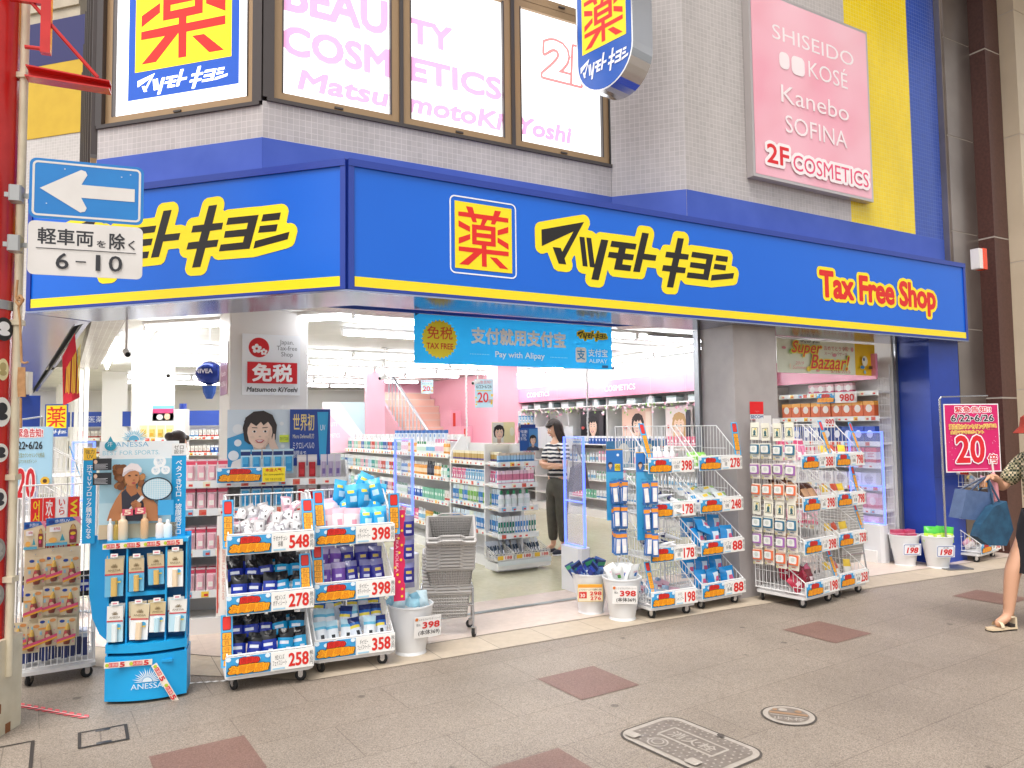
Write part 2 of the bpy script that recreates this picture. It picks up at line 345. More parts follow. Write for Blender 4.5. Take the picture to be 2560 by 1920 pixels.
# ---------------------------------------------------------------- ground
def granite(name, c1, c2, c3, joint=None):
    m = pbr(name, c1, .55); nt, b = nodes(m); tc = N(nt, 'ShaderNodeTexCoord')
    mp = N(nt, 'ShaderNodeMapping'); mp.inputs['Rotation'].default_value = (0, 0, -radians(32.9)); nt.links.new(tc.outputs['Object'], mp.inputs[0])
    n1 = N(nt, 'ShaderNodeTexNoise', Scale=105, Detail=3, Roughness=.7); n2 = N(nt, 'ShaderNodeTexNoise', Scale=1.3, Detail=4); n3 = N(nt, 'ShaderNodeTexVoronoi', Scale=120)
    for n in (n1, n2, n3): nt.links.new(mp.outputs[0], n.inputs['Vector'])
    cr = N(nt, 'ShaderNodeValToRGB'); cr.color_ramp.elements[0].position = .26; cr.color_ramp.elements[0].color = lin(c2); cr.color_ramp.elements[1].position = .74; cr.color_ramp.elements[1].color = lin(c3)
    e = cr.color_ramp.elements.new(.5); e.color = lin(c1)
    n3.inputs['Scale'].default_value = 230; sp3 = N(nt, 'ShaderNodeSeparateColor'); nt.links.new(n3.outputs['Color'], sp3.inputs[0]); ma = N(nt, 'ShaderNodeMath', operation='MULTIPLY_ADD'); ma.inputs[1].default_value = .5; nt.links.new(sp3.outputs[0], ma.inputs[0])
    mb = N(nt, 'ShaderNodeMath', operation='MULTIPLY'); mb.inputs[1].default_value = .5; nt.links.new(n1.outputs['Fac'], mb.inputs[0]); nt.links.new(mb.outputs[0], ma.inputs[2]); nt.links.new(ma.outputs[0], cr.inputs[0])
    mx = N(nt, 'ShaderNodeMix', data_type='RGBA', blend_type='MULTIPLY'); mx.inputs[0].default_value = 1.; nt.links.new(cr.outputs[0], mx.inputs[6])
    mr = N(nt, 'ShaderNodeMapRange'); mr.inputs['From Min'].default_value = .3; mr.inputs['From Max'].default_value = .7; mr.inputs['To Min'].default_value = .84; mr.inputs['To Max'].default_value = 1.08
    nt.links.new(n2.outputs['Fac'], mr.inputs['Value']); nt.links.new(mr.outputs[0], mx.inputs[7]); out = mx.outputs[2]
    # trodden gum: sparse dark spots
    v = N(nt, 'ShaderNodeTexVoronoi', Scale=2.9); nt.links.new(mp.outputs[0], v.inputs['Vector'])
    gt = N(nt, 'ShaderNodeMapRange'); gt.inputs['From Min'].default_value = .055; gt.inputs['From Max'].default_value = .085; gt.inputs['To Min'].default_value = .5; gt.inputs['To Max'].default_value = 1.
    nt.links.new(v.outputs['Distance'], gt.inputs['Value']); m2 = N(nt, 'ShaderNodeMix', data_type='RGBA', blend_type='MULTIPLY'); m2.inputs[0].default_value = 1.
    nt.links.new(out, m2.inputs[6]); nt.links.new(gt.outputs[0], m2.inputs[7]); out = m2.outputs[2]
    if joint:
        br = N(nt, 'ShaderNodeTexBrick', offset=.5, squash=1.)
        mp2 = N(nt, 'ShaderNodeMapping'); mp2.inputs['Rotation'].default_value = (0, 0, -radians(32.9)); mp2.vector_type = 'TEXTURE' if False else 'POINT'
        c = Vector((.453, 4.823, 0)); c.rotate(Matrix.Rotation(-radians(32.9), 3, 'Z')); mp2.inputs['Location'].default_value = (-c.x + joint / 2, -c.y + joint / 2, 0)
        nt.links.new(tc.outputs['Object'], mp2.inputs[0]); nt.links.new(mp2.outputs[0], br.inputs['Vector'])
        for k, q in (('Color1', (1, 1, 1, 1)), ('Color2', (.92, .91, .9, 1)), ('Mortar', (.5, .48, .46, 1)), ('Scale', 1.), ('Mortar Size', .003), ('Mortar Smooth', .4), ('Bias', 0.), ('Brick Width', joint * 2), ('Row Height', joint)): br.inputs[k].default_value = q
        m3 = N(nt, 'ShaderNodeMix', data_type='RGBA', blend_type='MULTIPLY'); m3.inputs[0].default_value = .8; nt.links.new(out, m3.inputs[6]); nt.links.new(br.outputs['Color'], m3.inputs[7]); out = m3.outputs[2]
    nt.links.new(out, b.inputs['Base Color'])
    bp = N(nt, 'ShaderNodeBump', Strength=.12, Distance=.002); nt.links.new(n1.outputs['Fac'], bp.inputs['Height']); nt.links.new(bp.outputs[0], b.inputs['Normal'])
    return m
def sheet(name, pts, z, mat):
    b = MB(); v, t = poly_tris([pts]); b.add([(x, y, z) for x, y in v], t); return struct(b.build(name, mat))
M_STREET = granite('grey_brown_granite', '#8f8376', '#72675c', '#a4988a', .4466)
sheet('ground', [(-60, -40), (80, -40), (80, 90), (-60, 90)], 0, M_STREET)
M_RED = granite('red_granite', '#7a5d52', '#6b5047', '#886c60')
e1 = Vector((cos(radians(32.9)), sin(radians(32.9)))); e2 = Vector((-e1.y, e1.x)); sq = .2277
c0 = Vector((.453, 4.823)); dv = (Vector((2.407, 5.904)) - c0)
for c in (c0, c0 + dv, c0 + dv * 2, c0 - dv, c0 + e1 * .45 * -3.0 - e2 * 1.0, c0 + dv * 3, c0 - e1 * .96 - e2 * .91):
    p = c if c is not c0 + dv else c
    sheet('red_paving_slab', [tuple(c + e1 * a * sq + e2 * d * sq) for a, d in ((-1, -1), (1, -1), (1, 1), (-1, 1))], .003, M_RED)
curb = [(-5.4, 6.0), (-3.6, 5.46), (-2.1, 5.04), (-1.3, 4.92), (-.523, 5.323), (1.772, 6.6), (5.29, 8.3), (9.5, 10.4)]
def inset(pl, d):
    out = []
    for i, p in enumerate(pl):
        a = Vector(pl[max(i - 1, 0)]); b = Vector(pl[min(i + 1, len(pl) - 1)]); t = (b - a).normalized(); out.append((p[0] - t.y * d, p[1] + t.x * d))
    return out
band = inset(curb, .38)
rail = [FL.w(-4.5, .93), FL.w(-2.9, .93), FR.w(.393, .93), FR.w(9.5, .93)]; rail = [(p.x, p.y) for p in rail]
rail2 = [FL.w(-4.5, 1.3), FR.w(.549, 1.3), FR.w(9.5, 1.3)]; rail2 = [(p.x, p.y) for p in rail2]
def floor_mat(name, c1, c2, jc, w, h, rot, rough=.35, js=.002, off=0.):
    m = pbr(name, c1, rough); nt, b = nodes(m); tc = N(nt, 'ShaderNodeTexCoord'); mp = N(nt, 'ShaderNodeMapping'); mp.inputs['Rotation'].default_value = (0, 0, -radians(rot)); mp.inputs['Location'].default_value = (.1, off, 0)
    nt.links.new(tc.outputs['Object'], mp.inputs[0]); br = N(nt, 'ShaderNodeTexBrick', offset=0., squash=1.); nt.links.new(mp.outputs[0], br.inputs['Vector'])
    for k, q in (('Color1', lin(c1)), ('Color2', lin(c2)), ('Mortar', lin(jc)), ('Scale', 1.), ('Mortar Size', js), ('Mortar Smooth', .3), ('Bias', 0.), ('Brick Width', w), ('Row Height', h)): br.inputs[k].default_value = q
    nz = N(nt, 'ShaderNodeTexNoise', Scale=14, Detail=6, Roughness=.7); nt.links.new(tc.outputs['Object'], nz.inputs['Vector'])
    mr = N(nt, 'ShaderNodeMapRange'); mr.inputs['From Min'].default_value = .3; mr.inputs['From Max'].default_value = .7; mr.inputs['To Min'].default_value = .88; mr.inputs['To Max'].default_value = 1.05; nt.links.new(nz.outputs['Fac'], mr.inputs['Value'])
    mx = N(nt, 'ShaderNodeMix', data_type='RGBA', blend_type='MULTIPLY'); mx.inputs[0].default_value = 1.; nt.links.new(br.outputs['Color'], mx.inputs[6]); nt.links.new(mr.outputs[0], mx.inputs[7]); nt.links.new(mx.outputs[2], b.inputs['Base Color'])
    return m
sheet('kerb_paving', curb + band[::-1], .004, floor_mat('beige_pavers', '#bfb09c', '#b5a692', '#7f7468', .46, 40, 29.7, .6, .003))
sheet('entrance_floor', band + rail2[::-1], .008, floor_mat('pink_beige_floor', '#d8c6b8', '#d4c1b3', '#c8b5a8', .9, .9, 29.7, .4))
sheet('shop_floor', rail2 + [(22, 22), (12, 34), (-24, 34), (-16, 9.6)], .008, floor_mat('cream_floor_tile', '#d9d3b4', '#d5cfaf', '#c2bc9e', .45, .45, 29.7, .16))
b = MB(); b.use(pbr('grey_metal_track', '#9ba09f', .35, .6))
for p, q in zip(rail, rail[1:]):
    d = (Vector(q) - Vector(p)).normalized(); n = Vector((-d.y, d.x)) * .035; p, q = Vector(p), Vector(q)
    b.add([(*(p - n), .0125), (*(q - n), .0125), (*(q + n), .0125), (*(p + n), .0125)], [(0, 1, 2, 3)])
struct(b.build('floor_track'))
# ================================================================ the building
bld = thing('drugstore_building', 'grey tiled corner drugstore building with blue painted band and lit upper windows', 'building', (CX, CY, 0))
def bpart(name, mb, fr, mat=None, parent=None, smooth=False, u=0., off=0.):     # a part given in a wall frame
    o = mb.build(name, mat, parent or bld, smooth); p = fr.w(u, off) - Vector((CX, CY, 0)); o.location = p; o.rotation_euler = (0, 0, fr.a); return o
ZT, ZB = 9.2, 3.85
sillB = UB.uv(1530, 420)[1]; sillA = UA.uv(656, 262)[1]
LB = 3.307; LA = 1.573
# left chamfer wall, middle wall, return, right wall, side wall
m = MB(); m.box(-LA, 0, 0, .25, 2.57, sillA); bpart('tiled_wall', m, UA, M_TILE)
m = MB(); m.box(0.0, LB, 0, .25, 2.57, sillB); bpart('tiled_wall', m, UB, M_TILE)
m = MB(); m.box(0, .712, 0, .25, 2.57, ZT); bpart('tiled_wall', m, UC, M_TILE)
uY0, uY1 = UD.uv(2129, 555)[0], UD.uv(2289, 586)[0]; uE = UD.uv(2364, 640)[0]; zY = 6.9
m = MB(); m.use(M_TILE).box(0, uY0, 0, .3, 2.57, zY); m.use(M_TILEY).box(uY0, uY1, 0, .3, 2.57, zY); m.use(M_TILEB).box(uY1, uE, 0, .3, 2.57, ZT); m.box(0, uY1, 0, .3, zY, ZT)
bpart('tiled_wall', m, UD)
m = MB(); m.box(-6, 0, 0, .25, 2.57, 3.9); bpart('side_wall', m, US, M_TILE)
m = MB(); m.use(M_DARKM)
for i in range(7): m.box(-.12 - i * .95, -.02 - i * .95, -.05, .12, 3.9, 7)
m.use(M_BRONZE)
for i in range(6): m.box(-.86 - i * .95, -.74 - i * .95, -.03, .1, 3.9, 7)
o = bpart('window', m, US); m2 = MB(); m2.box(-5.9, -.03, .05, .07, 3.9, 7); m2.build('pane', pbr('dark_glass', '#6d7375', .05, 0, .6), o)
m = MB()
for fr, a, q in ((UA, -LA, .004), (UB, -.004, LB), (UC, 0, .71), (UD, 0, uE)):
    mm = MB(); mm.box(a, q, -.004, -.0005, 2.57, ZB); bpart('painted_band', mm, fr, M_BAND)
# lit windows of the middle and the left wall
def window(fr, u0, u1, z0, z1, glass=M_LIGHTBOX, lockx=None):
    f = MB(); f.use(M_BRONZE); w, d = .066, .07
    f.box(u0, u0 + w, .03, .03 + d, z0, z1).box(u1 - w, u1, .03, .03 + d, z0, z1).box(u0 + w, u1 - w, .03, .03 + d, z0, z0 + .075).box(u0 + w, u1 - w, .03, .03 + d, z1 - w, z1)
    f.use(M_DARKM).box(u0 + w, u0 + w + .012, .025, .09, z0 + .075, z1 - w).box(u1 - w - .012, u1 - w, .025, .09, z0 + .075, z1 - w)
    lx = (u0 + u1) / 2 if lockx is None else lockx; f.box(lx - .035, lx + .035, .018, .03, z0 + .03, z0 + .045)
    o = bpart('window', f, fr); g = MB(); g.box(u0 + w, u1 - w, .06, .09, z0 + .05, z1 - w); g.build('pane', glass, o); return o
kB = Crop(800, 0, 2.37)
bx = [UB.uv(683, 200, .03)[0], UB.uv(*kB(468, 350), .03)[0], UB.uv(*kB(490, 350), .03)[0], UB.uv(*kB(1130, 500), .03)[0], UB.uv(*kB(1150, 500), .03)[0], UB.uv(*kB(1712, 850), .03)[0]]
ztr = UB.uv(*kB(1140, 20), .03)[1]
wins = [window(UB, bx[0], bx[1], sillB + .03, 6.6), window(UB, bx[2], bx[3], sillB + .03, ztr + .06), window(UB, bx[4], bx[5], sillB + .03, ztr + .06)]
window(UB, bx[2], bx[3], ztr + .065, 6.6); window(UB, bx[4], bx[5], ztr + .065, 6.6)
m = MB(); m.use(M_DARKM).box(0.03, LB - .001, -.02, .2, sillB, sillB + .03)
for i in (1, 3): m.box(bx[i], bx[i + 1], .01, .13, sillB + .03, 6.6)
m.box(0.0, bx[0], -.012, .12, sillB + .03, 6.6).box(bx[5], LB, .02, .14, sillB + .03, 6.6)
bpart('window_surround', m, UB)
kA = Crop(0, 0, 2.37)
ax = [UA.uv(265, 200, .03)[0], UA.uv(*kA(1515, 300), .03)[0]]
winA = window(UA, ax[0], ax[1], sillA + .03, 6.6)
m = MB(); m.use(M_DARKM).box(-LA, -.02, -.02, .2, sillA, sillA + .03).box(ax[1], -.004, -.012, .12, sillA + .03, 6.6).box(-LA - .02, ax[0], -.012, .12, sillA + .03, 6.6); bpart('window_surround', m, UA)
# soffit of polished steel, ceiling, inner faces
def poly_box(name, pts, z0, z1, mat, parent=bld):
    m = MB(); m.prism([(x - CX, y - CY) for x, y in pts], z0, z1); return m.build(name, mat, parent)
P2 = lambda v: (v.x, v.y)
kx = .55 * math.tan(radians((29.7 + 16.1) / 2))
poly_box('soffit', [P2(FR.w(0, 0)), P2(FR.w(7.45, 0)), P2(FR.w(7.45, .55)), P2(FR.w(kx, .55))], 2.545, 2.557, M_SOFF)
poly_box('soffit', [P2(FL.w(-2.8, 0)), P2(FL.w(0, 0)), P2(FL.w(-kx, .55)), P2(FL.w(-2.66, .55))], 2.545, 2.557, M_SOFF)
sd = Fr(*P2(FL.w(-2.8, 0)), -56.0)
M_LILAC = mottled('lilac_soffit_steel', '#8f90b8', '#8586b0', 1.5, .22, .7)
poly_box('side_soffit', [P2(sd.w(0, 0)), P2(sd.w(.0, .0)), P2(FL.w(-2.72, .55)), P2(sd.w(-.7, .36)), P2(sd.w(-22, .36)), P2(sd.w(-22, 0))][1:], 2.545, 2.557, M_LILAC)
poly_box('ceiling', [P2(FR.w(kx, .57)), P2(FR.w(7.6, .57)), (4.6, 9.0), (-4.5, 25), (-18, 27), P2(sd.w(-22, .38)), P2(sd.w(-.7, .38)), P2(FL.w(-2.65, .57))], 2.75, 2.95, M_CEIL)
m = MB(); m.use(M_GREYC).bbox(3.755, 4.335, .12, .55, 0, 2.545, .004); o = bpart('pillar', m, FR); o['label'] = 'grey painted pillar between the two shop openings'
m = MB(); m.use(M_BLUEC).bbox(6.85, 7.43, .12, .6, 0, 2.545, .004); m.use(pbr('dark_joint', '#16307a', .5)).box(6.849, 7.431, .117, .119, .98, .984); o = bpart('pillar', m, FR); o['label'] = 'blue painted pillar at the right end of the shop front'
m = MB(); m.use(M_BLUEC).box(7.44, 7.66, .25, 1.0, 0, 2.56); bpart('end_wall', m, FR)
m = MB(); m.use(pbr('aluminium_frame', '#8b8d90', .35, .7)).box(3.72, 3.76, .552, .62, 0, 2.545); bpart('door_frame', m, FR)
for xa, xb in ((4.338, 4.36), (6.81, 6.848)): m = MB(); m.use(MATS['aluminium_frame']).box(xa, xb, .5, .62, 0, 2.545); bpart('door_frame', m, FR)
# inner walls
poly_box('cosmetics_wall', [P2(WC.w(.0, 0)), P2(WC.w(-15, 0)), P2(WC.w(-15, .2)), P2(WC.w(.0, .2))], 0.008, 2.75, M_WHITE)
poly_box('back_wall', [P2(WC.w(-15, .2)), P2(WC.w(-15.2, .2)), (-17, 14.4 + 5), (-17, 14.2 + 5)], 0.008, 2.75, M_WHITE)
poly_box('upper_floor', [P2(UA.w(-LA, .3)), P2(UA.w(0, .3)), P2(UB.w(LB, .3)), P2(UC.w(.5, .3)), P2(UD.w(uE, .35)), (9, 16), (-4, 27), (-18, 27), P2(US.w(-6, .4)), P2(US.w(-.3, .3))], 2.96, 9.1, pbr('dark_inside', '#777777', .8))
# white column inside with a chamfer-parallel face
cf = Fr(*P2(FL.w(-1.05, 2.3)), 29.7)
u0, u1 = cf.uv(575, 900)[0], cf.uv(770, 900)[0]
m = MB(); m.bbox(u0, u1, 0, .62, .008, 2.75, .01); bpart('inner_column', m, cf, M_WHITE)
for px0, px1, dep in ((333, 428, 10.2), (255, 312, 14.), ):
    a = _ray(px0, 1000); c2 = _ray(px1, 1000); m = MB(); w = (c2.x / c2.y - a.x / a.y) * dep
    m.box(0, w, 0, w, .008, 2.75); o = m.build('inner_column', M_WHITE, bld); o.location = (a.x / a.y * dep - CX, dep - CY, 0); o.rotation_euler = (0, 0, FR.a)
# side entrance: glazed sliding panels seen end on, a blue pillar at the far end
m = MB(); m.use(M_WHITE)
for i in range(9): m = MB(); m.use(M_WHITE).box(-6.5 - i * 1.0, -6.42 - i * 1.0, .9, .96, .008, 2.75); bpart('door_frame', m, sd)
m = MB(); m.use(M_BLUEC).box(-16, -15, -.3, .6, .0, 2.545); bpart('pillar', m, sd)
m = MB(); m.use(pbr('black_slot', '#2a2a30', .5, .3)).box(-14, -.5, .365, .37, 2.545, 2.7).box(-14, -.5, .42, .432, 2.56, 2.7)
m.use(M_LILAC).box(-14, -.5, .46, .5, 2.6, 2.75); bpart('shutter_slot', m, sd)
# parts of the upper side bay seen behind the one-way sign
m = MB(); m.use(M_TILE).box(-3.4, 0, 0, .3, 2.6, 6.2); m.use(mottled('ochre_panel', '#c9a52a', '#c09c24', 3, .5)).box(-3.4, 0, -.01, .3, 6.2, 7.35); m.use(pbr('navy_panel', '#2b2a5e', .5)).box(-3.4, 0, -.012, .3, 7.35, 8.05)
cg = M_WHITE; m.use(mottled('beige_corrugated', '#b7ab97', '#ab9f8c', 5, .6))
for i in range(14): m.box(-3.3, -.12, -.03 if i % 2 else .0, .3, 8.05 + i * .17, 8.05 + i * .17 + .17)
bpart('side_bay', m, UT)
# ================================================================ neighbour on the right
nb = thing('neighbouring_building', 'brushed steel and brown granite building with a cream pilaster right of the drugstore', 'building', FR.w(8.2, .1))
def npart(name, mb, mat=None): o = mb.build(name, mat, nb); o.rotation_euler = (0, 0, FR.a); o.location = FR.w(0, 0) - FR.w(8.2, .1); return o
M_STEEL = mottled('brushed_steel', '#a79c94', '#8f857e', 1.2, .28, .8)
def slabs(x0, x1, y0, y1, zs, mat, gap=.012):
    m = MB(); m.use(mat)
    for z0, z1 in zip(zs, zs[1:]): m.box(x0, x1, y0, y1, z0 + gap / 2, z1 - gap / 2)
    m.use(pbr('pale_joint', '#c9bfb4', .5)).box(x0 + .004, x1 - .004, y0 + .006, y1, zs[0], zs[-1]); return m
npart('steel_cladding', slabs(7.67, 8.228, .25, 1.5, [0, 1.4, 2.75, 3.95, 5.15, 6.4, 7.8], M_STEEL))
m = MB(); m.use(M_STEEL).box(7.635, 7.668, .27, 1.2, 0, 7.8); npart('steel_edge', m)
M_BROWN = mottled('brown_granite', '#5a3a34', '#4c302b', 30, .3)
npart('granite_pillar', slabs(8.23, 8.56, .06, 1.5, [0, 1.9, 3.9, 6.3, 8.6], M_BROWN, .02))
M_CREAM = mottled('cream_cladding', '#d3c3aa', '#cbbba2', 2, .45)
npart('cream_pilaster', slabs(8.565, 11.5, -.13, 1.5, [0, 2.0, 3.6, 5.2, 6.8, 9], M_CREAM))
m = MB(); m.use(mottled('soffit_plaster', '#7c7068', '#6f645c', 2, .7)).box(7.0, 11.5, -1.6, 2.0, 7.85, 8.3).box(7.66, 8.2, -.2, .2, 7.7, 7.85); npart('soffit', m)
# unseen open frame of the arcade roof, added for striped reflections in glossy fronts
ar = MB(); ar.use(pbr('pale_steel', '#b9b4ab', .5))
for k in range(9): c = FR.w(-8 + k * 3.2); d_ = -FR.n; ar.tube((c.x + d_.x * .2, c.y + d_.y * .2, 9.3), (c.x + d_.x * 4.5, c.y + d_.y * 4.5, 11.2), .16, 6).tube((c.x + d_.x * 4.5, c.y + d_.y * 4.5, 11.2), (c.x + d_.x * 9, c.y + d_.y * 9, 9.3), .16, 6)
for q, z in ((.2, 9.3), (1.8, 9.95), (3.3, 10.65), (4.5, 11.2), (5.8, 10.65), (7.4, 9.95), (9, 9.3)): a_, b_ = FR.w(-10, -q), FR.w(20, -q); ar.tube((a_.x, a_.y, z), (b_.x, b_.y, z), .09, 6)
struct(ar.build('unseen_arcade_roof'))
# ================================================================ logo shapes, traced from the main sign
def _tr(fr, crop, pts): return [fr.uv(*crop(*p)) for p in pts]
_c1, _c2, _c3 = Crop(1330, 530, 7.9), Crop(1590, 550, 7.9), Crop(1110, 480, 7.54)
LOGO = [_tr(FR, _c1, p) for p in (
    [(198, 340), (1038, 192), (655, 912), (690, 1032), (538, 1015), (420, 685), (578, 704), (610, 778), (832, 378), (205, 668)],
    [(948, 482), (1048, 492), (1112, 1075), (1015, 1063)],
    [(1085, 498), (1182, 510), (1250, 1035), (1378, 535), (1520, 552), (1330, 1342), (1185, 1328), (1240, 1092), (1155, 1080)],
    [(1585, 562), (2080, 625), (2055, 738), (1868, 715), (1848, 812), (2030, 838), (2005, 950), (1815, 932), (1795, 1028), (1978, 1052), (1955, 1165), (1630, 1130), (1678, 915), (1508, 890), (1535, 780), (1708, 798), (1730, 702), (1560, 678)])] + [_tr(FR, _c2, p) for p in (
    [(135, 242), (268, 260), (175, 660), (420, 692), (398, 805), (148, 775), (90, 1028), (-44, 1014)],
    [(838, 348), (960, 362), (902, 655), (1058, 678), (1040, 782), (872, 768), (838, 918), (1000, 940), (980, 1048), (812, 1035), (748, 1333), (622, 1320), (685, 1018), (525, 998), (550, 885), (712, 900), (745, 750), (588, 728), (612, 618), (775, 638)],
    [(1125, 620), (1543, 680), (1440, 1185), (1012, 1135), (1035, 1028), (1345, 1062), (1362, 970), (1075, 930), (1092, 825), (1388, 862), (1405, 770), (1102, 728)],
    [(1602, 690), (1832, 720), (1815, 826), (1580, 795)], [(1565, 860), (1798, 890), (1780, 995), (1545, 962)], [(1510, 1082), (1952, 1042), (1930, 1152), (1490, 1195)])]
KUSURI = [[_tr(FR, _c3, l) for l in g] for g in (
    [[(422, 262), (548, 280), (580, 400), (935, 448), (965, 345), (1085, 360), (1040, 465), (1222, 492), (1222, 575), (1000, 545), (970, 610), (890, 602), (912, 535), (825, 522), (770, 628), (980, 658), (985, 1030), (808, 1012), (808, 1078), (1228, 1125), (1230, 1210), (812, 1165), (815, 1410), (725, 1400), (720, 1150), (470, 1372), (295, 1355), (565, 1138), (285, 1102), (285, 1018), (720, 1062), (720, 1000), (540, 978), (535, 602), (695, 620), (732, 508), (610, 490), (628, 568), (548, 560), (515, 475), (278, 442), (278, 358), (465, 380)],
     [(625, 700), (895, 732), (895, 792), (625, 762)], [(625, 845), (895, 878), (895, 935), (625, 905)]],
    [[(282, 525), (498, 645), (500, 748), (282, 638)]], [[(502, 785), (502, 885), (285, 972), (285, 855)]], [[(1018, 718), (1222, 652), (1222, 765), (1018, 815)]], [[(1018, 850), (1225, 975), (1228, 1085), (1018, 950)]], [[(872, 1222), (1005, 1240), (1222, 1453), (1065, 1435)]])]
KSQ = _tr(FR, _c3, [(208, 150), (1282, 315), (1298, 1532), (220, 1420)])
def _norm(loops, x0, z0, x1, z1): return [[((x - x0) / (x1 - x0), (z - z0) / (z1 - z0)) for x, z in l] for l in loops]
_lx = [x for l in LOGO for x, z in l]; _lz = [z for l in LOGO for x, z in l]; LBOX = (min(_lx), min(_lz), max(_lx), max(_lz))
_kb = ((KSQ[0][0] + KSQ[3][0]) / 2, (KSQ[2][1] + KSQ[3][1]) / 2, (KSQ[1][0] + KSQ[2][0]) / 2, (KSQ[0][1] + KSQ[1][1]) / 2)
LOGO_N = _norm(LOGO, *LBOX); KUS_N = [_norm(g, *_kb) for g in KUSURI]
def place(loops, x0, z0, x1, z1): return [[(x0 + a * (x1 - x0), z0 + c * (z1 - z0)) for a, c in l] for l in loops]
def art_logo(a, x0, z0, x1, z1, col='#1a1412', ocol='#ffe512', r=None, res=5):
    L = place(LOGO_N, x0, z0, x1, z1); v, t = join_tris([poly_tris([l]) for l in L])
    if ocol:
        r = r or (z1 - z0) * .105
        a.polys(outline(v, t, r, res), ocol)
    a.tris(v, t, col)
def art_kusuri(a, x0, z0, x1, z1, bg='#ffe417', fg='#e2231a'):
    if bg: a.rect(x0, z0, x1, z1, bg)
    v, t = join_tris([poly_tris(place(g, x0, z0, x1, z1)) for g in KUS_N]); a.tris(v, t, fg)
# ================================================================ fascia signs
M_SIGN = mottled('blue_sign_film', '#0664d6', '#0868da', .8, .3); M_SIGNT = pbr('blue_sign_trim', '#27419e', .3)
M_YEL = flat('#fbe01c', .3)
zt, zl = 3.47, 2.56
def fascia(name, fr, x0, x1, label):
    t = at(fr, name, label, 'sign')
    m = MB(); m.use(M_SIGN).box(x0 + .04, x1 - .04, .012, .5, zl, zt - .05); m.build('panel', None, t)
    m = MB(); m.use(M_SIGNT).box(x0, x1, -.004, .5, zt - .05, zt).box(x0, x0 + .04, 0, .5, zl, zt - .05).box(x1 - .04, x1, 0, .5, zl, zt - .05).box(x0 + .04, x1 - .04, .002, .012, zl, zl + .022); m.build('trim', None, t)
    m = MB(); m.use(M_YEL).box(x0 + .045, x1 - .005, .004, .0115, zl + .022, zl + .092); m.build('stripe', None, t)
    return t
sR = fascia('fascia_sign', FR, .012, 7.45, 'long blue fascia sign over the main front, with emblem and Tax Free Shop lettering')
sL = fascia('fascia_sign', FL, -2.8, -.012, 'blue fascia sign on the left chamfer, half hidden by the one-way sign')
a = Art(); a.y = .011; art_logo(a, *LBOX, r=.062); a.build('logo_lettering', sR)
a = Art(); a.y = .011
q = _kb; d = (q[2] - q[0]); a.polys(ring(q[0] - d * .085, q[1] - d * .085, q[2] + d * .085, q[3] + d * .085, d * .09, d * .022), '#f4f6fb'); art_kusuri(a, *q); a.build('emblem', sR)
a = Art(); a.y = .011; k7 = Crop(1860, 700, 3.073); k3 = Crop(1660, 0, 2.37)
x0, z1 = FR.uv(2046, 672); x1, _ = FR.uv(2341, 740); zb = FR.uv(2050, 744)[1]; zd = FR.uv(2330, 780)[1]
v1 = FR.uv(2050, 672)[1]; a.otext('Tax Free Shop', x0 + .02, zb - .25 * (v1 - zb), x1, v1, '#df1d12', '#ffe31a', .034, bold=.045, res=4, space=.98); a.build('tax_free_lettering', sR)
kz = Crop(0, 0, 2.37); pr = FL.uv(*kz(1712, 1370)); pt = FL.uv(*kz(1240, 1215))[1]; pb = FL.uv(*kz(1100, 1587))[1]
hh = pt - pb; ww = hh * (LBOX[2] - LBOX[0]) / (LBOX[3] - LBOX[1]) * 1.02
# top of ki and its foot give the height of the right half; the word keeps the main sign's proportions
kt = max(z for x, z in LOGO_N[5]); kb2 = min(z for x, z in LOGO_N[5]); Hh = (pt - pb) / (kt - kb2); zz0 = pb - kb2 * Hh
Wd = Hh * (LBOX[2] - LBOX[0]) / (LBOX[3] - LBOX[1])
a = Art(); a.y = .011; art_logo(a, pr[0] - Wd, zz0, pr[0], zz0 + Hh, r=.062); a.build('logo_lettering', sL)
# ================================================================ upper window films
def film(name, par, fr, off): o = None; return o
def onw(fr, off): return lambda k, *p: [fr.uv(*k(*q), off) for q in p]
a = Art(); w = lambda x, y: UA.uv(*kA(x, y), .058)
x0, x1 = w(763, 300)[0], w(1417, 300)[0]; zb, = w(763, 600)[1:]; zY0 = w(800, 433)[1]; yx0, yx1 = w(803, 300)[0], w(1372, 300)[0]
a.y = .0585; FB_ = '#2a66c8'; top = zY0 + (yx1 - yx0) * 1.13
a.rect(x0, zb, x1, top + .07, pbr('film_blue', '#1e55b8', .2, 0, .5, '#1c50bc', .22)); Yf = pbr('film_yellow', '#ffe417', .2, 0, .5, '#ffdf10', .42); Rf = pbr('film_red', '#e2231a', .2, 0, .5, '#d81c14', .12)
a.rect(yx0, zY0, yx1, top, Yf); art_kusuri(a, yx0, zY0, yx1, top, None, Rf)
lx0, lx1 = w(818, 480)[0], w(1352, 400)[0]; lz0, lz1 = w(940, 560)[1], w(1170, 392)[1]
art_logo(a, lx0, lz0, lx1, lz1, pbr('film_white', '#f4f6f6', .2, 0, .5, '#ffffff', 1.0), None)
a.build('emblem_film', winA)
a = Art(); a.y = .0585; PK = pbr('film_pink', '#eeb0d6', .25, 0, .5, '#ee9fd0', .34); wb = lambda x, y: UB.uv(*kB(x, y), .058)
FP = lambda x, y: UB.uv(x * 1.1573, y * 1.1573, .058)
def span(s, p0, p1, top, bot, col=PK, bold=.0, **kw):   # text from left pixel to right pixel; heights read at one pixel pair
    a.text(s, FP(*p0)[0], FP(*bot)[1], FP(*p1)[0], FP(*top)[1], col, bold=bold, **kw)
span('BEAU', (612, 0), (838, 60), (700, -35), (700, 45), bold=.045)
span('COSM', (607, 100), (845, 150), (660, 62), (660, 128), bold=.045)
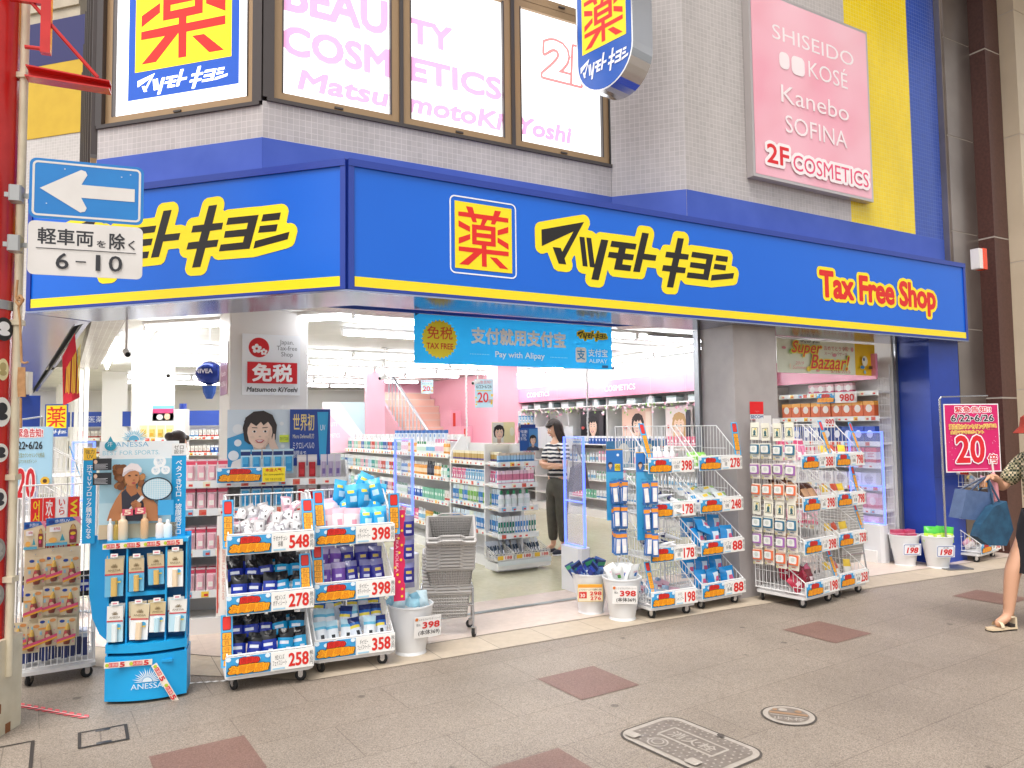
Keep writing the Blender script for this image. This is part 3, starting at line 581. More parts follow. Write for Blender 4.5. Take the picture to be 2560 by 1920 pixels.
span('Matsu', (642, 180), (840, 220), (662, 152), (655, 196), bold=.045, shear=.15)
a.build('beauty_lettering', wins[0])
a = Art(); a.y = .0585
a.text('TY', *[wb(525, 100)[0], wb(590, 265)[1], wb(783, 150)[0], wb(590, 115)[1]], PK, bold=.045)
a.text('ETICS', wb(528, 400)[0], wb(630, 500)[1], wb(1075, 500)[0], wb(590, 345)[1], PK, bold=.045)
a.text('motoKi', wb(520, 600)[0], wb(560, 672)[1], wb(1085, 750)[0], wb(1000, 650)[1], PK, bold=.045, shear=.15)
a.build('beauty_lettering', wins[1])
a = Art(); a.y = .0585; R2 = pbr('film_rose', '#ee9d9d', .25, 0, .5, '#e88080', .34)
v, t = text_tris('2F', .05, .03); v = fit(v, wb(1318, 350)[0], wb(1320, 452)[1], wb(1318, 350)[0] + .62, wb(1380, 240)[1]); a.polys(outline(v, t, .028, 4), R2); a.tris(v, t, pbr('film_white', '#f4f6f6'))
a.text('Yoshi', wb(1172, 700)[0], wb(1260, 810)[1], wb(1492, 800)[0], wb(1400, 735)[1], PK, bold=.045, shear=.15)
a.build('floor_lettering', wins[2])
# ================================================================ projecting sign
kH = Crop(800, 0, 2.37)
hp = Fr(*P2(UB.w(2.60, -.15)), -48.0)                # sign blade stands out from the wall; its printed side faces the corner
hx0, hx1 = hp.uv(*kH(1527, 300))[0], hp.uv(*kH(1842, 100))[0]
ps = at(hp, 'projecting_sign', 'blue round-ended projecting sign with yellow emblem beside the lit windows', 'sign')
hw = hx1 - hx0; zc = hp.uv(*kH(1640, 540))[1] + hw / 2; zTop = zc + 1.75
prof = [(hx0, zTop)] + [(hx0 + hw / 2 - hw / 2 * cos(pi * k / 16), zc - hw / 2 * sin(pi * k / 16)) for k in range(17)] + [(hx1, zTop)]
m = MB(); m.use(M_CHROME).slab([((x - hx0 - hw / 2) * 1.05 + hx0 + hw / 2, (z - zc) * 1.05 + zc if z < zc else z) for x, z in prof], .002, .27); m.build('case', pbr('ribbed_alu', '#c8c2ba', .3, .8), ps)
a = Art(); a.y = .002; a.poly(prof, M_BAND if False else pbr('sign_blue_gloss', '#1c58b4', .2)); zy = hp.uv(*kH(1550, 355))[1]; g = hw * .09; zy2 = hp.uv(*kH(1825, 170))[1]; zy = (zy + zy2) / 2
art_kusuri(a, hx0 + g, zy, hx1 - g, zy + (hw - 2 * g) * 1.12, '#fde21a'); lw = hw - 2 * g; art_logo(a, hx0 + g * .6, zy - hw * .42, hx1 - g * .6, zy - hw * .10, '#f3f6fb', None); a.build('face', ps)
m = MB(); m.use(M_DARKM).tube((hx1 - .1, .17, zc + .9), (hx1 + .35, .17, zc + .9), .03, 8).tube((hx1 - .1, .17, zc + 1.5), (hx1 + .35, .17, zc + 1.5), .03, 8); m.build('bracket', None, ps)
# ================================================================ pink cosmetics board on the right wall
fb = Fr(*P2(UD.w(0, -.09)), 30.0); kq = Crop(1660, 0, 2.37)
bb = lambda x, y: fb.uv(*kq(x, y))
bx0, bx1 = bb(515, 500)[0], bb(1222, 700)[0]; bz0 = (bb(538, 1045)[1] + bb(1242, 1195)[1]) / 2; bz1 = (bb(497, 0)[1] if 0 else bb(1200, 190)[1])
pb_ = at(fb, 'advertising_board', 'glossy pink cosmetics advertising board on the grey and yellow tiled wall', 'sign')
m = MB(); m.use(pbr('silver_frame', '#c9c3c1', .3, .6)).box(bx0, bx1, 0, .086, bz0, bz1); m.build('frame', None, pb_)
a = Art(); a.y = -.001; PKB = mottled('pink_gloss_board', '#f3a9bb', '#f6c3cf', .9, .08, 0, 0, 2); a.rect(bx0 + .03, bz0 + .03, bx1 - .03, bz1 - .03, PKB)
Wt = flat('#fbeef0', .3)
def btxt(s, l, r_, t, bm, col=Wt, **kw): a.text(s, bb(*l)[0], bb(*bm)[1], bb(*r_)[0], bb(*t)[1], col, **kw)
btxt('SHISEIDO', (640, 200), (1120, 320), (900, 235), (900, 318)); btxt('KOSÉ', (855, 440), (1085, 470), (960, 372), (960, 490))
a.rrect(bb(680, 350)[0], bb(740, 420)[1], bb(740, 350)[0], bb(720, 315)[1], .06, Wt).rrect(bb(752, 380)[0], bb(780, 445)[1], bb(830, 380)[0], bb(780, 335)[1], .06, Wt)
btxt('Kanebo', (690, 560), (1090, 660), (880, 560), (880, 660)); btxt('SOFINA', (715, 720), (1080, 810), (890, 730), (890, 830))
a.otext('2F', bb(605, 900)[0], bb(650, 972)[1], bb(735, 900)[0], bb(650, 858)[1], '#e02028', '#fbf2f2', .035, bold=.02)
a.otext('COSMETICS', bb(760, 950)[0], bb(980, 1062)[1], bb(1205, 1060)[0], bb(980, 972)[1], '#ea4f78', '#fbf2f2', .035)
a.build('print', pb_)
# ================================================================ red alarm box, white louvre
t = at(FR, 'alarm_box', 'small orange alarm beacon on the granite pillar above the sign end', 'alarm', *[FR.uv(2441, 650, .03)[0]], .05, FR.uv(2441, 650, .03)[1])
m = MB(); m.use(flat('#e9e4de')).box(-.09, -.01, -.1, -.001, -.12, .12); m.build('case', None, t); m = MB(); m.use(pbr('orange_lens', '#f0480f', .25, 0, .5)).bbox(-.01, .1, -.1, -.001, -.12, .13, .015); m.build('lens', None, t)
# ================================================================ inside the shop
def box_obj(name, label, cat, fr, u, v, z, size, mat, ddeg=0.): pass
ORD = 'first second third fourth fifth sixth seventh eighth ninth tenth eleventh twelfth'.split()
def nth(i, n):
    if n == 1: return 'only'
    if i == 0: return 'leftmost'
    if i == n - 1: return 'rightmost'
    return ORD[i] if i < 12 else '%dth' % (i + 1)
# ---- fluorescent lights
M_TUBE = pbr('lit_tube', '#ffffff', .4, 0, .5, '#f6f9ff', 15.0); M_HOUS = pbr('lamp_housing', '#e4e2df', .4)
def lamp(): 
    t = thing('fluorescent_light', 'x', 'ceiling light'); m = MB(); m.box(-.6, .6, -.045, .045, .035, .068); m.box(-.6, -.575, -.02, .02, -.02, .035).box(.575, .6, -.02, .02, -.02, .035); m.build('housing', M_HOUS, t)
    m = MB(); m.tube((-.575, 0, 0), (.575, 0, 0), .021, 8); m.build('tube', M_TUBE, t); return t
_l0 = lamp(); _lu = [False]
def lamp_row(fr, u0, v0, n, name, along=True, du=1.22):
    for i in range(n):
        p = fr.w(u0 + (i * du if along else 0), v0 + (0 if along else i * du), 2.68); rz = fr.a + (0 if along else pi / 2)
        lab = 'white ceiling tube light, %s %s in %s' % (nth(i, n), 'from the left' if along else 'from the street', name)
        if not _lu[0]: _l0.location = p; _l0.rotation_euler = (0, 0, rz); _l0['label'] = lab; _l0['group'] = 'fluorescent ceiling lights'; _lu[0] = True
        else: dup(_l0, None, p, rz, lab, 'fluorescent ceiling lights')
lamp_row(FR, 1.2, 2.15, 4, 'the row behind the blue banner'); lamp_row(FR, 1.55, 3.25, 4, 'the second row from the front')
lamp_row(FR, .0, 5.6, 6, 'the third row from the front'); lamp_row(FR, .0, 8.15, 6, 'the fifth row from the front'); lamp_row(FR, 1.0, 9.2, 4, 'the sixth row from the front')
lamp_row(FL, -2.75, 1.86, 2, 'the row along the left chamfer'); lamp_row(FR, -1.45, 4.9, 4, 'the outer left column', False); lamp_row(FR, -1.22, 5.0, 4, 'the second left column', False)
lamp_row(FR, -.78, 4.4, 4, 'the third left column', False); lamp_row(FR, -.6, 4.5, 4, 'the fourth left column', False); lamp_row(FR, 5.95, 3.2, 5, 'the column by the cosmetics wall', False)
lamp_row(FR, -.3, 8.0 + 3.2, 5, 'the seventh row from the front'); lamp_row(FR, -.3, 6.9, 5, 'the fourth row from the front'); lamp_row(FR, -.6, 13.2, 5, 'the rearmost row'); lamp_row(FR, 5.0, 2.15, 1, 'the right hand doorway')
# ---- products: each a small mesh facing -Y, standing on z = 0
def b_bottle(w, h, body, cap, lab=None, pump=False, sq=.7):
    m = MB(); r = w / 2; m.use(flat(body, .3)); m.lathe([(r * .9, 0), (r, .01), (r, h * .66), (r * .8, h * .74), (r * .42, h * .78)], 10)
    m.use(flat(cap, .3)); m.lathe([(r * .46, h * .77), (r * .46, h * .96), (r * .3, h), (0.001, h)], 10)
    if pump: m.box(-r * .3, r * .9, -r * .16, r * .16, h * .97, h * 1.04)
    if lab: m.use(flat(lab, .4)); m.lathe([(r * 1.012, h * .2), (r * 1.012, h * .52)], 10)
    m.v = [(x, y * sq, z) for x, y, z in m.v]; return m.mesh('bottle', None, True)
def b_box(w, h, d, c, stripe=None, spot=None, top=None, tcol=None):
    m = MB(); m.use(flat(c, .3)).box(-w / 2, w / 2, 0, d, 0, h)
    if stripe: m.use(flat(stripe, .3)).box(-w / 2 - .0006, w / 2 + .0006, -.0008, d, h * .12, h * .3)
    if top: m.use(flat(top, .3)).box(-w / 2 - .0005, w / 2 + .0005, -.0006, d, h * .74, h * 1.003)
    if spot: m.use(flat(spot, .3)).quad(*[(w * .3 * cos(t * pi / 5), -.0012, h * .52 + w * .34 * sin(t * pi / 5)) for t in range(10)])
    if tcol:
        for k in range(3): m.use(flat(tcol, .3)).quad((-w * .3, -.0015, h * (.44 + .1 * k)), (w * (.3 - .1 * (k % 2)), -.0015, h * (.44 + .1 * k)), (w * (.3 - .1 * (k % 2)), -.0015, h * (.48 + .1 * k)), (-w * .3, -.0015, h * (.48 + .1 * k)))
    return m.mesh('box')
def b_pack(w, h, c, top, d=.012, win=None, band=None):      # thin hanging pack: card plus a raised blister
    m = MB(); m.use(flat(top, .35)).box(-w / 2, w / 2, 0, .0015, 0, h)
    m.use(flat(c, .2)).bbox(-w * .34, w * .34, -d, -.0005, h * .1, h * .7, w * .1)
    if band: m.use(flat(band, .3)).quad((-w / 2, -.0008, h * .76), (w / 2, -.0008, h * .76), (w / 2, -.0008, h * .92), (-w / 2, -.0008, h * .92))
    if win: m.use(flat(win, .2)).quad((-w * .24, -d - .001, h * .2), (w * .24, -d - .001, h * .2), (w * .24, -d - .001, h * .42), (-w * .24, -d - .001, h * .42))
    return m.mesh('pack')
_UNIT = {}
def put(me, name, loc, rz, label, cat, group, rot=None):
    o = bpy.data.objects.new(name, me); COL.objects.link(o); o.location = loc; o.rotation_euler = rot if rot else (0, 0, rz); tag(o, label, cat, group); return o
def fill(fr, u0, u1, v, z, kinds, place, group, gap=.004, run=(3, 6), ddeg=0., seed=1, jit=.004):
    rnd = random.Random(seed); u = u0; rows = []
    while u < u1:
        k = kinds[rnd.randrange(len(kinds))]; n = rnd.randint(*run); ks = []
        for _ in range(n):
            if u + k[1] > u1: u = u1 + 1; break
            ks.append(u + k[1] / 2); u += k[1] + gap
        if ks: rows.append((k, ks))
    tot = {}
    for k, ks in rows: tot[k[2]] = tot.get(k[2], 0) + len(ks)
    cnt = {}
    for k, ks in rows:
        for x in ks:
            i = cnt.get(k[2], 0); cnt[k[2]] = i + 1; n = tot[k[2]]
            lab = '%s %s %s' % (nth(i, n), k[2], place)
            put(k[0], k[3], fr.w(x, v + rnd.uniform(0, jit * 3), z), fr.a + radians(ddeg + rnd.uniform(-3, 3)), lab, k[4], group)
def shelf_unit(name, label, fr, u0, u1, v0, v1, hs, top, base=.13, back=None, mat=None, cat='shelf unit', side=True, group=None, lip='#eef0ee'):
    t = at(fr, name, label, cat, group=group); mat = mat or M_WHITE; m = MB(); m.use(mat).box(u0, u1, v0 + .02, v1, .008, base); m.build('plinth', None, t)
    m = MB(); m.use(mat).box(u0, u1, v1 - .02, v1, base, top); m.build('back_panel', back or mat, t)
    if side:
        for s in (u0 - .02, u1): m = MB(); m.use(mat).side([(v0 + .02, .008), (v1, .008), (v1, top), (v1 - .12, top), (v0 + .04, hs[-1] + .03)], s, s + .02); m.build('side_panel', None, t)
    for h in hs:
        m = MB(); m.use(mat).box(u0, u1, v0 + .01, v1 - .02, h - .022, h); o = m.build('shelf', None, t)
        m = MB(); m.use(flat(lip, .3)).box(u0, u1, v0, v0 + .01, h - .045, h + .012)
        rnd = random.Random(int(h * 1000)); x = u0 + .04
        while x < u1 - .08:
            c = rnd.choice(['#f2e9c8', '#d9705a', '#f6f0e6', '#8fc0dd', '#f3d04a', '#f4f1ea']); m.use(flat(c)).box(x, x + .055, v0 - .002, v0 - .0003, h - .04, h + .004); m.use(flat('#d9463a')).box(x + .02, x + .05, v0 - .0034, v0 - .0022, h - .032, h - .014); x += rnd.uniform(.07, .16)
        m.build('price_rail', None, o)
    return t
BW = [(b_bottle(.05, .17, '#f3f4f4', '#e9ecf0', '#7fb7d8'), .055, 'white blue-labelled bottle', 'bottle', 'bottle'), (b_bottle(.05, .16, '#eef2f0', '#3e8f58', '#cfe6d6'), .055, 'white green-capped bottle', 'bottle', 'bottle'),
      (b_bottle(.045, .17, '#3c7fc4', '#f0f2f4', '#dfe9f2'), .05, 'blue bottle', 'bottle', 'bottle'), (b_bottle(.05, .19, '#f4eef0', '#e58ab0', '#f0c4d4', True), .055, 'pale pink pump bottle', 'bottle', 'bottle'),
      (b_bottle(.045, .16, '#2f9c86', '#f0f2f0', '#bfe3da'), .05, 'teal bottle', 'bottle', 'bottle'), (b_bottle(.05, .18, '#e8a24a', '#f4f0e8', '#f6e0c0'), .055, 'orange bottle', 'bottle', 'bottle'), (b_bottle(.05, .2, '#2b2e3c', '#1b1c24', '#54586a'), .055, 'dark bottle', 'bottle', 'bottle')]
def b_brush(c, top): return b_pack(.028, .2, c, top, .012, '#ffffff', None)
TB = [(b_brush(a, q), .03, d, 'toothbrush_pack', 'toothbrush pack') for a, q, d in (('#b7d3e4', '#eef2f4', 'pale blue toothbrush pack'), ('#9cc7b2', '#eef4f0', 'pale green toothbrush pack'), ('#d8a5b4', '#f4eef0', 'pink toothbrush pack'), ('#4d6fa8', '#e6eaf2', 'navy toothbrush pack'), ('#d9bfa0', '#f2eee6', 'beige toothbrush pack'), ('#c65a52', '#f4ece8', 'red toothbrush pack'), ('#5aa6a0', '#e8f2f0', 'teal toothbrush pack'))]
BX = [(b_box(.06, .14, .05, a, s_, sp, tp, tc), .064, d, 'carton', 'carton') for a, s_, sp, tp, tc, d in (('#f0f2f4', '#5b9ccc', None, None, '#8aa4b8', 'white blue-striped carton'), ('#e46a8a', '#f6d4de', '#ffffff', None, None, 'pink carton'), ('#2f62b4', None, '#dfe8f4', '#f2f4f8', None, 'blue carton'), ('#e9d36a', None, None, '#c8902e', '#8f6f2c', 'yellow carton'), ('#eae6e0', '#c8463c', None, None, '#a08c80', 'white red-striped carton'), ('#7cc0a4', None, '#f2f6f4', None, None, 'mint carton'))]
# ---- centre gondola: long left face (-Y of GL) and the end face towards the street
GL = Fr(*P2(FR.w(2.52, 2.62)), 29.7 - 90)
gon = shelf_unit('gondola', 'long white gondola with toothbrushes and bottles running back from the centre', GL, -6.2, -1.22, 0, .33, [.34, .66, .97, 1.27], 1.42)
for z, sd_, kd, u0 in ((1.27, 3, TB, -6.1), (.97, 4, TB, -6.1), (.66, 5, TB + BW[:2], -6.1), (.34, 6, BW + BX, -6.1)):
    rw = {1.27: 'top', .97: 'second', .66: 'third', .34: 'lowest'}[z]
    fill(GL, -6.1, -3.0, .05, z, kd, 'from the left, %s shelf, far centre gondola' % rw, 'goods on the long gondola side', seed=sd_)
    fill(GL, -2.98, -1.26, .05, z, BW if z > .9 else BW[:2] + BX, 'from the left, %s shelf, near centre gondola' % rw, 'goods on the long gondola side', seed=sd_ + 9)
BKM = [(b_box(.05, .05, .16, '#2e3346'), .052, 'x', 'carton', 'carton')]
fill(GL, -6.0, -1.3, .18, 1.425, [(b_box(.12, .1, .1, '#eceae8', '#b04a5a', None, None, '#b9b4b4'), .125, 'white red-lettered carton', 'carton', 'carton'), (b_box(.07, .16, .06, '#dfe6ee', None, '#5f8fc4', '#3f6fb0'), .075, 'pale blue-topped carton', 'carton', 'carton'), (b_bottle(.05, .12, '#5d6a80', '#23262e'), .055, 'slate bottle', 'bottle', 'bottle'), (b_bottle(.05, .13, '#e8eef4', '#2f66b4'), .055, 'blue-capped bottle', 'bottle', 'bottle')], 'from the left along the gondola ridge', 'bottles along the gondola ridge', seed=31, gap=.075)
GE = FR.sub(2.5, 2.43)
end = shelf_unit('display_unit', 'gondola end unit with toothbrushes, tubes and mesh trays below', GE, -.02, .5, 0, .34, [.41, .71, .97, 1.21], 1.42, back=pbr('peg_white', '#dfe3e4'), side=False)
m = MB(); m.use(M_WHITE).box(-.1, .58, -.12, .16, .05, .13); m.use(pbr('clear_lip', '#dfe6e6', .15)).box(-.1, .58, -.135, -.122, .1, .15); m.build('plinth_step', None, end)
fill(GE, .0, .48, .04, .71, [(b_bottle(.075, .19, '#f2f5f4', '#2f8f5a', '#dfe9e4'), .08, 'white mouthwash bottle', 'bottle', 'bottle'), (b_bottle(.075, .19, '#f2f5f6', '#24458f', '#2f5aa8'), .08, 'white navy-labelled mouthwash bottle', 'bottle', 'bottle')], 'from the left on the gondola end', 'bottles on the gondola end', seed=2, run=(2, 3))
fill(GE, .0, .48, .03, .97, [(b_box(.04, .15, .03, '#7fb4d8', '#ffffff', None, '#dfeaf2'), .043, 'light blue tube box', 'tube_box', 'tube box'), (b_box(.04, .16, .03, '#2c4f9c', '#e9eef6', None, '#f4f6fa'), .043, 'navy tube box', 'tube_box', 'tube box'), (b_box(.04, .15, .03, '#e389a4', '#ffffff', None, '#f6d8e0'), .043, 'pink tube box', 'tube_box', 'tube box')], 'from the left on the gondola end', 'tube boxes on the gondola end', seed=5, run=(4, 5))
fill(GE, .0, .48, .03, 1.21, [(b_box(.032, .11, .03, '#a9cfe4', '#4d8cc0', None, '#d9c6ae'), .036, 'small pale blue tube box', 'tube_box', 'tube box')], 'from the left, gondola end top shelf', 'tube boxes on the gondola end', seed=6)
fill(GE, -.02, .5, .02, .41, [(b_brush('#2f7f6a', '#f2f4f2'), .032, 'green handled toothbrush pack', 'toothbrush_pack', 'toothbrush pack'), (b_brush('#4b8fd0', '#f2f6f8'), .032, 'blue handled toothbrush pack', 'toothbrush_pack', 'toothbrush pack'), (b_brush('#c4423a', '#f6f4f2'), .032, 'red handled toothbrush pack', 'toothbrush_pack', 'toothbrush pack')], 'from the left on the gondola end', 'toothbrushes on the gondola end', seed=8, run=(4, 7), ddeg=-8)
def mesh_tray(w, d, h, hb, col, label, cat='tray', price=None):
    t = thing('mesh_tray', label, cat); m = MB(); m.use(col)
    def lattice(p, q, r0, r1, nx, nz, th=.006):          # perforated wall between bottom edge p-q and top heights
        p, q = Vector(p), Vector(q); e = (q - p); 
        for i in range(nx + 1):
            a = p + e * (i / nx); hh = r0 + (r1 - r0) * i / nx; m.tube(a, a + Vector((0, 0, hh)), th * .5, 4)
        for j in range(nz + 1): m.tube(p + Vector((0, 0, r0 * j / nz)), q + Vector((0, 0, r1 * j / nz)), th * .55, 4)
    lattice((-w / 2, 0, 0), (w / 2, 0, 0), h, h, 12, 4); lattice((-w / 2, 0, 0), (-w / 2, d, 0), h, hb, 8, 5); lattice((w / 2, 0, 0), (w / 2, d, 0), h, hb, 8, 5); lattice((-w / 2, d, 0), (w / 2, d, 0), hb, hb, 10, 5)
    m.box(-w / 2, w / 2, 0, d, -.004, 0); m.build('basket', None, t)
    if price:
        a = Art(); a.y = -.006; a.rect(-w * .4, .01, w * .42, .055, '#f6efe2').rect(-w * .4, .01, -w * .1, .055, '#f2c53c').text(price, -.0, .016, w * .36, .05, '#d8402c', bold=.03); a.build('price_card', t)
    return t
for i, (u, dd) in enumerate(((-.0, 0), (.24, 0), (.47, 0))):
    if i == 0: tr0 = mesh_tray(.235, .26, .075, .15, pbr('beige_plastic', '#e6e2d8', .45), 'x', 'tray', '188')
    tr = tr0 if i == 0 else dup(tr0)
    tr.location = GE.w(u, -.1, .15); tr.rotation_euler = (0, 0, GE.a); tr['label'] = '%s beige mesh tray of brushes from the left under the gondola end' % nth(i, 3); tr['group'] = 'mesh trays'
    for k in range(9):
        put(BKB if i or k else (BKB := b_brush('#3b4a5a', '#c9ced4')), 'toothbrush_pack', GE.w(u - .09 + k * .022, .06 - .03 * (k % 2), .16), 0, '%s dark toothbrush pack from the left in the %s mesh tray' % (nth(k, 9), nth(i, 3)), 'toothbrush pack', 'brushes in mesh trays', (radians(-28), radians(random.uniform(-9, 9)), GE.a))
fk = shelf_unit('display_unit', 'left flank unit of the gondola end with boxed tubes', GL, -1.17, .14, .0, .3, [.41, .71, .97, 1.21], 1.42, side=False)
m = MB(); m.use(M_WHITE).side([(.0, .008), (.3, .008), (.3, 1.5), (.16, 1.5), (.02, 1.3)], -1.2, -1.172); m.build('side_panel', None, fk)
GB_ = [(b_box(.03, .12, .03, '#c8a860', '#5a4a8c', None, '#efe6c8'), .034, 'slim gold tube box', 'tube_box', 'tube box')]
PKT = [(b_pack(.055, .15, '#e58aa8', '#f6d9e2', .015, '#ffffff', '#d84a78'), .06, 'pink sachet pack', 'sachet_pack', 'sachet pack'), (b_pack(.055, .15, '#9ccbe6', '#e4f0f6', .015, '#ffffff', '#4a90c8'), .06, 'pale blue sachet pack', 'sachet_pack', 'sachet pack')]
BLT = [(b_brush('#4b8fd0', '#dcecf6'), .032, 'sky blue toothbrush pack', 'toothbrush_pack', 'toothbrush pack'), (b_brush('#8cc46a', '#eaf4e2'), .032, 'lime toothbrush pack', 'toothbrush_pack', 'toothbrush pack')]
for z, k in ((1.21, GB_), (.97, PKT), (.71, BLT), (.41, BLT)): fill(GL, -1.15, .12, .03, z, k, 'from the left, shelf %s of the gondola flank' % ('one' if z > 1.2 else 'two' if z > .9 else 'three' if z > .7 else 'four'), 'goods on the gondola flank', seed=int(z * 55))
# small posters standing on the gondola
def face(a, cx, cz, s, hair='#241b1a', skin='#efc9ac', long=False, hand=False, shirt=None):       # generic printed portrait
    K = lambda pts, c: a.poly([(cx + x * s, cz + z * s) for x, z in pts], c)
    rgb = [int(skin[i:i + 2], 16) for i in (1, 3, 5)]; sh = lambda f: '#%02x%02x%02x' % tuple(min(255, int(v * f)) for v in rgb)
    if long: K([(-.95, .2), (-.7, .95), (0, 1.2), (.7, .95), (.95, .2), (1.05, -.6), (.95, -1.5), (.5, -1.6), (-.5, -1.6), (-.95, -1.5), (-1.05, -.6)], hair)
    if shirt: K([(-1.7, -2.4), (-1.5, -1.75), (-.5, -1.35), (.5, -1.35), (1.5, -1.75), (1.7, -2.4)], shirt)
    K([(-.34, -1.5), (-.3, -.5), (.3, -.5), (.34, -1.5), (0, -1.7)], sh(.86))
    if not long: K([(-.85, -.55), (-.95, .2), (-.8, .8), (-.35, 1.15), (.2, 1.2), (.7, .95), (.95, .35), (.88, -.5), (.6, -.75), (-.6, -.75)], hair)
    K([(-.66, .3), (-.7, -.1), (-.6, -.55), (-.34, -.92), (0, -1.06), (.34, -.92), (.6, -.55), (.7, -.1), (.66, .3), (.4, .75), (-.4, .75)], skin)
    K([(.66, .3), (.7, -.1), (.6, -.55), (.34, -.92), (.05, -1.05), (.42, -.6), (.5, 0)], sh(.93))
    K([(-.78, .05), (-.62, .28), (-.5, .5), (-.2, .3), (.05, .55), (.2, .34), (.45, .55), (.64, .26), (.8, .05), (.85, .6), (.45, 1.08), (-.4, 1.1), (-.88, .6)], hair)
    for q in (-1, 1):
        a.ell(cx + q * s * .3, cz - s * .02, s * .13, s * .06, '#f4efec', 10); a.ell(cx + q * s * .3, cz - s * .015, s * .065, s * .065, '#2c211d', 10); K([(q * .14, .17), (q * .44, .2), (q * .44, .235), (q * .14, .215)], hair)
        a.ell(cx + q * s * .42, cz - s * .34, s * .13, s * .08, sh(.965), 10)
    K([(-.07, -.3), (.0, -.26), (.09, -.31), (.05, -.345), (-.03, -.345)], sh(.82))
    K([(-.27, -.52), (-.1, -.49), (.0, -.51), (.1, -.49), (.27, -.52), (.12, -.67), (-.12, -.67)], '#c0555c'); K([(-.2, -.535), (.2, -.535), (.08, -.6), (-.08, -.6)], '#f4eeec')
    if hand: K([(1.05, -1.5), (.58, -1.0), (.5, -.7), (.56, -.25), (.64, -.2), (.68, -.5), (.76, -.15), (.84, -.18), (.84, -.55), (.95, -.8), (1.25, -1.5)], sh(.94))
    return a
def poster(name, label, fr, u, v, z, w, h, bg, draw, cat='poster', tilt=0., ddeg=0., th=.004):
    t = thing(name, label, cat, fr.w(u, v, z), 0, None, (radians(tilt), 0, fr.a + radians(ddeg))); m = MB(); m.use(flat(bg, .3)).box(-w / 2, w / 2, 0, th, 0, h); m.build('board', None, t)
    a = Art(); draw(a, w, h); a.build('print', t); return t
poster('advertising_card', 'cream card with a portrait standing on the centre gondola', FR, 2.66, 2.62, 1.43, .3, .24, '#f0e2a8', lambda a, w, h: face(a.rect(-w / 2 + .005, .005, 0, h - .005, '#e9e3d2'), -.06, .12, .075).ell(.1, .13, .03, .05, '#f7f0d0'))
poster('advertising_card', 'blue card with a portrait on the right of the gondola end', FR, 2.88, 2.42, 1.34, .24, .26, '#23549c', lambda a, w, h: face(a.text('今ある歯を\n1本でも\n多く守る。', -w * .46, h * .45, -.02, h * .92, '#f4f6fa', bold=.02).rect(0, .0, w / 2, h * .95, '#4f8cc4'), .05, .12, .05, shirt='#3a3f52'))
poster('advertising_card', 'navy header card behind the blue portrait card', FR, 2.98, 2.6, 1.5, .2, .14, '#1f357c', lambda a, w, h: a.rect(-w * .3, h * .3, w * .3, h * .36, '#4d66ac'))
# ---- sunscreen display unit in front of the white column
SU = Fr(-2.62, 5.95, 16.0)
su = shelf_unit('display_unit', 'white sunscreen display unit in front of the white column', SU, 0, 1.28, 0, .36, [.34, .66, .98, 1.2], 1.34)
PKK = [(b_pack(.07, .18, '#f0b7c2', '#f4d9dc', .03, '#f7f0e6', '#e0526a'), .076, 'pink sunscreen pack', 'sunscreen_pack', 'sunscreen pack')]
BLK = [(b_pack(.075, .2, '#4aa6d6', '#bfe0ee', .03, '#2f8fc8', '#16306c'), .08, 'light blue sunscreen pack', 'sunscreen_pack', 'sunscreen pack')]
RDK = [(b_pack(.075, .2, '#b3202a', '#d8d2d0', .025, '#c9323a', '#e8e2e0'), .08, 'red sunscreen pack', 'sunscreen_pack', 'sunscreen pack')]
PUK = [(b_pack(.05, .2, '#b9aac6', '#e2dbe6', .02, '#7a66a0', None), .053, 'pale purple pack', 'sunscreen_pack', 'sunscreen pack')]
for z, nm in ((1.2, 'top'), (.98, 'second'), (.66, 'third'), (.34, 'lowest')):
    g = 'packs on the sunscreen unit'; pl = 'from the left, %s shelf of the sunscreen unit' % nm
    fill(SU, .03, .42, .05, z, PKK, pl, g, seed=int(z * 100)); fill(SU, .44, .86, .05, z + (.05 if z > 1.1 else 0), BLK, pl, g, seed=int(z * 77)); fill(SU, .88, 1.06, .05, z, RDK, pl, g, seed=int(z * 50)); fill(SU, 1.07, 1.27, .05, z, PUK, pl, g, seed=3)
    if z < 1.1: fill(SU, .03, .42, .2, z, PKK, 'from the left behind, %s shelf of the sunscreen unit' % nm, g, seed=9)
k5 = Crop(430, 980, 5.185); su0 = SU.uv(*k5(720, 230), .3); su1 = SU.uv(*k5(2050, 240), .3); zb_ = 1.3
def suposter(a, w, h):
    a.rect(-w / 2, 0, w * .1, h, '#dbe9f3'); a.poly([(-w / 2, 0), (-w / 2, h * .5), (-w * .3, h * .62), (-w * .2, 0)], '#3e9fd4')
    for x, z, r in ((-.44, .2, .05), (-.4, .42, .035), (-.31, .2, .035), (-.4, .66, .05), (.02, .75, .02), (.05, .55, .02), (.03, .35, .02)): a.ell(w * x, h * z, w * r, w * r, '#eef4f8')
    face(a, -w * .19, h * .62, h * .3, '#2e2322', '#f2d2bd', False, True, '#f3f1ee')
    a.rect(w * .1, 0, w / 2, h, '#20459a').text('世界初', w * .13, h * .62, w * .34, h * .92, '#efd98a', bold=.02).text('Micro Defense処方', w * .13, h * .48, w * .34, h * .57, '#f0ead0').text('ミクロレベルの', w * .13, h * .3, w * .34, h * .42, '#f2f4fa').text('隙間まで', w * .13, h * .14, w * .26, h * .27, '#f2f4fa')
    a.poly([(w * .37, h * .95), (w * .48, h * .95), (w * .455, h * .1), (w * .395, h * .1)], '#35a8dc').text('UV', w * .4, h * .62, w * .45, h * .72, '#f2f8fc').rect(-w * .1 + w * .1, h * .42, w * .09, h * .55, '#d6e84a').text('TRY!ミクロUV', w * .005, h * .45, w * .085, h * .52, '#3a6a2c')
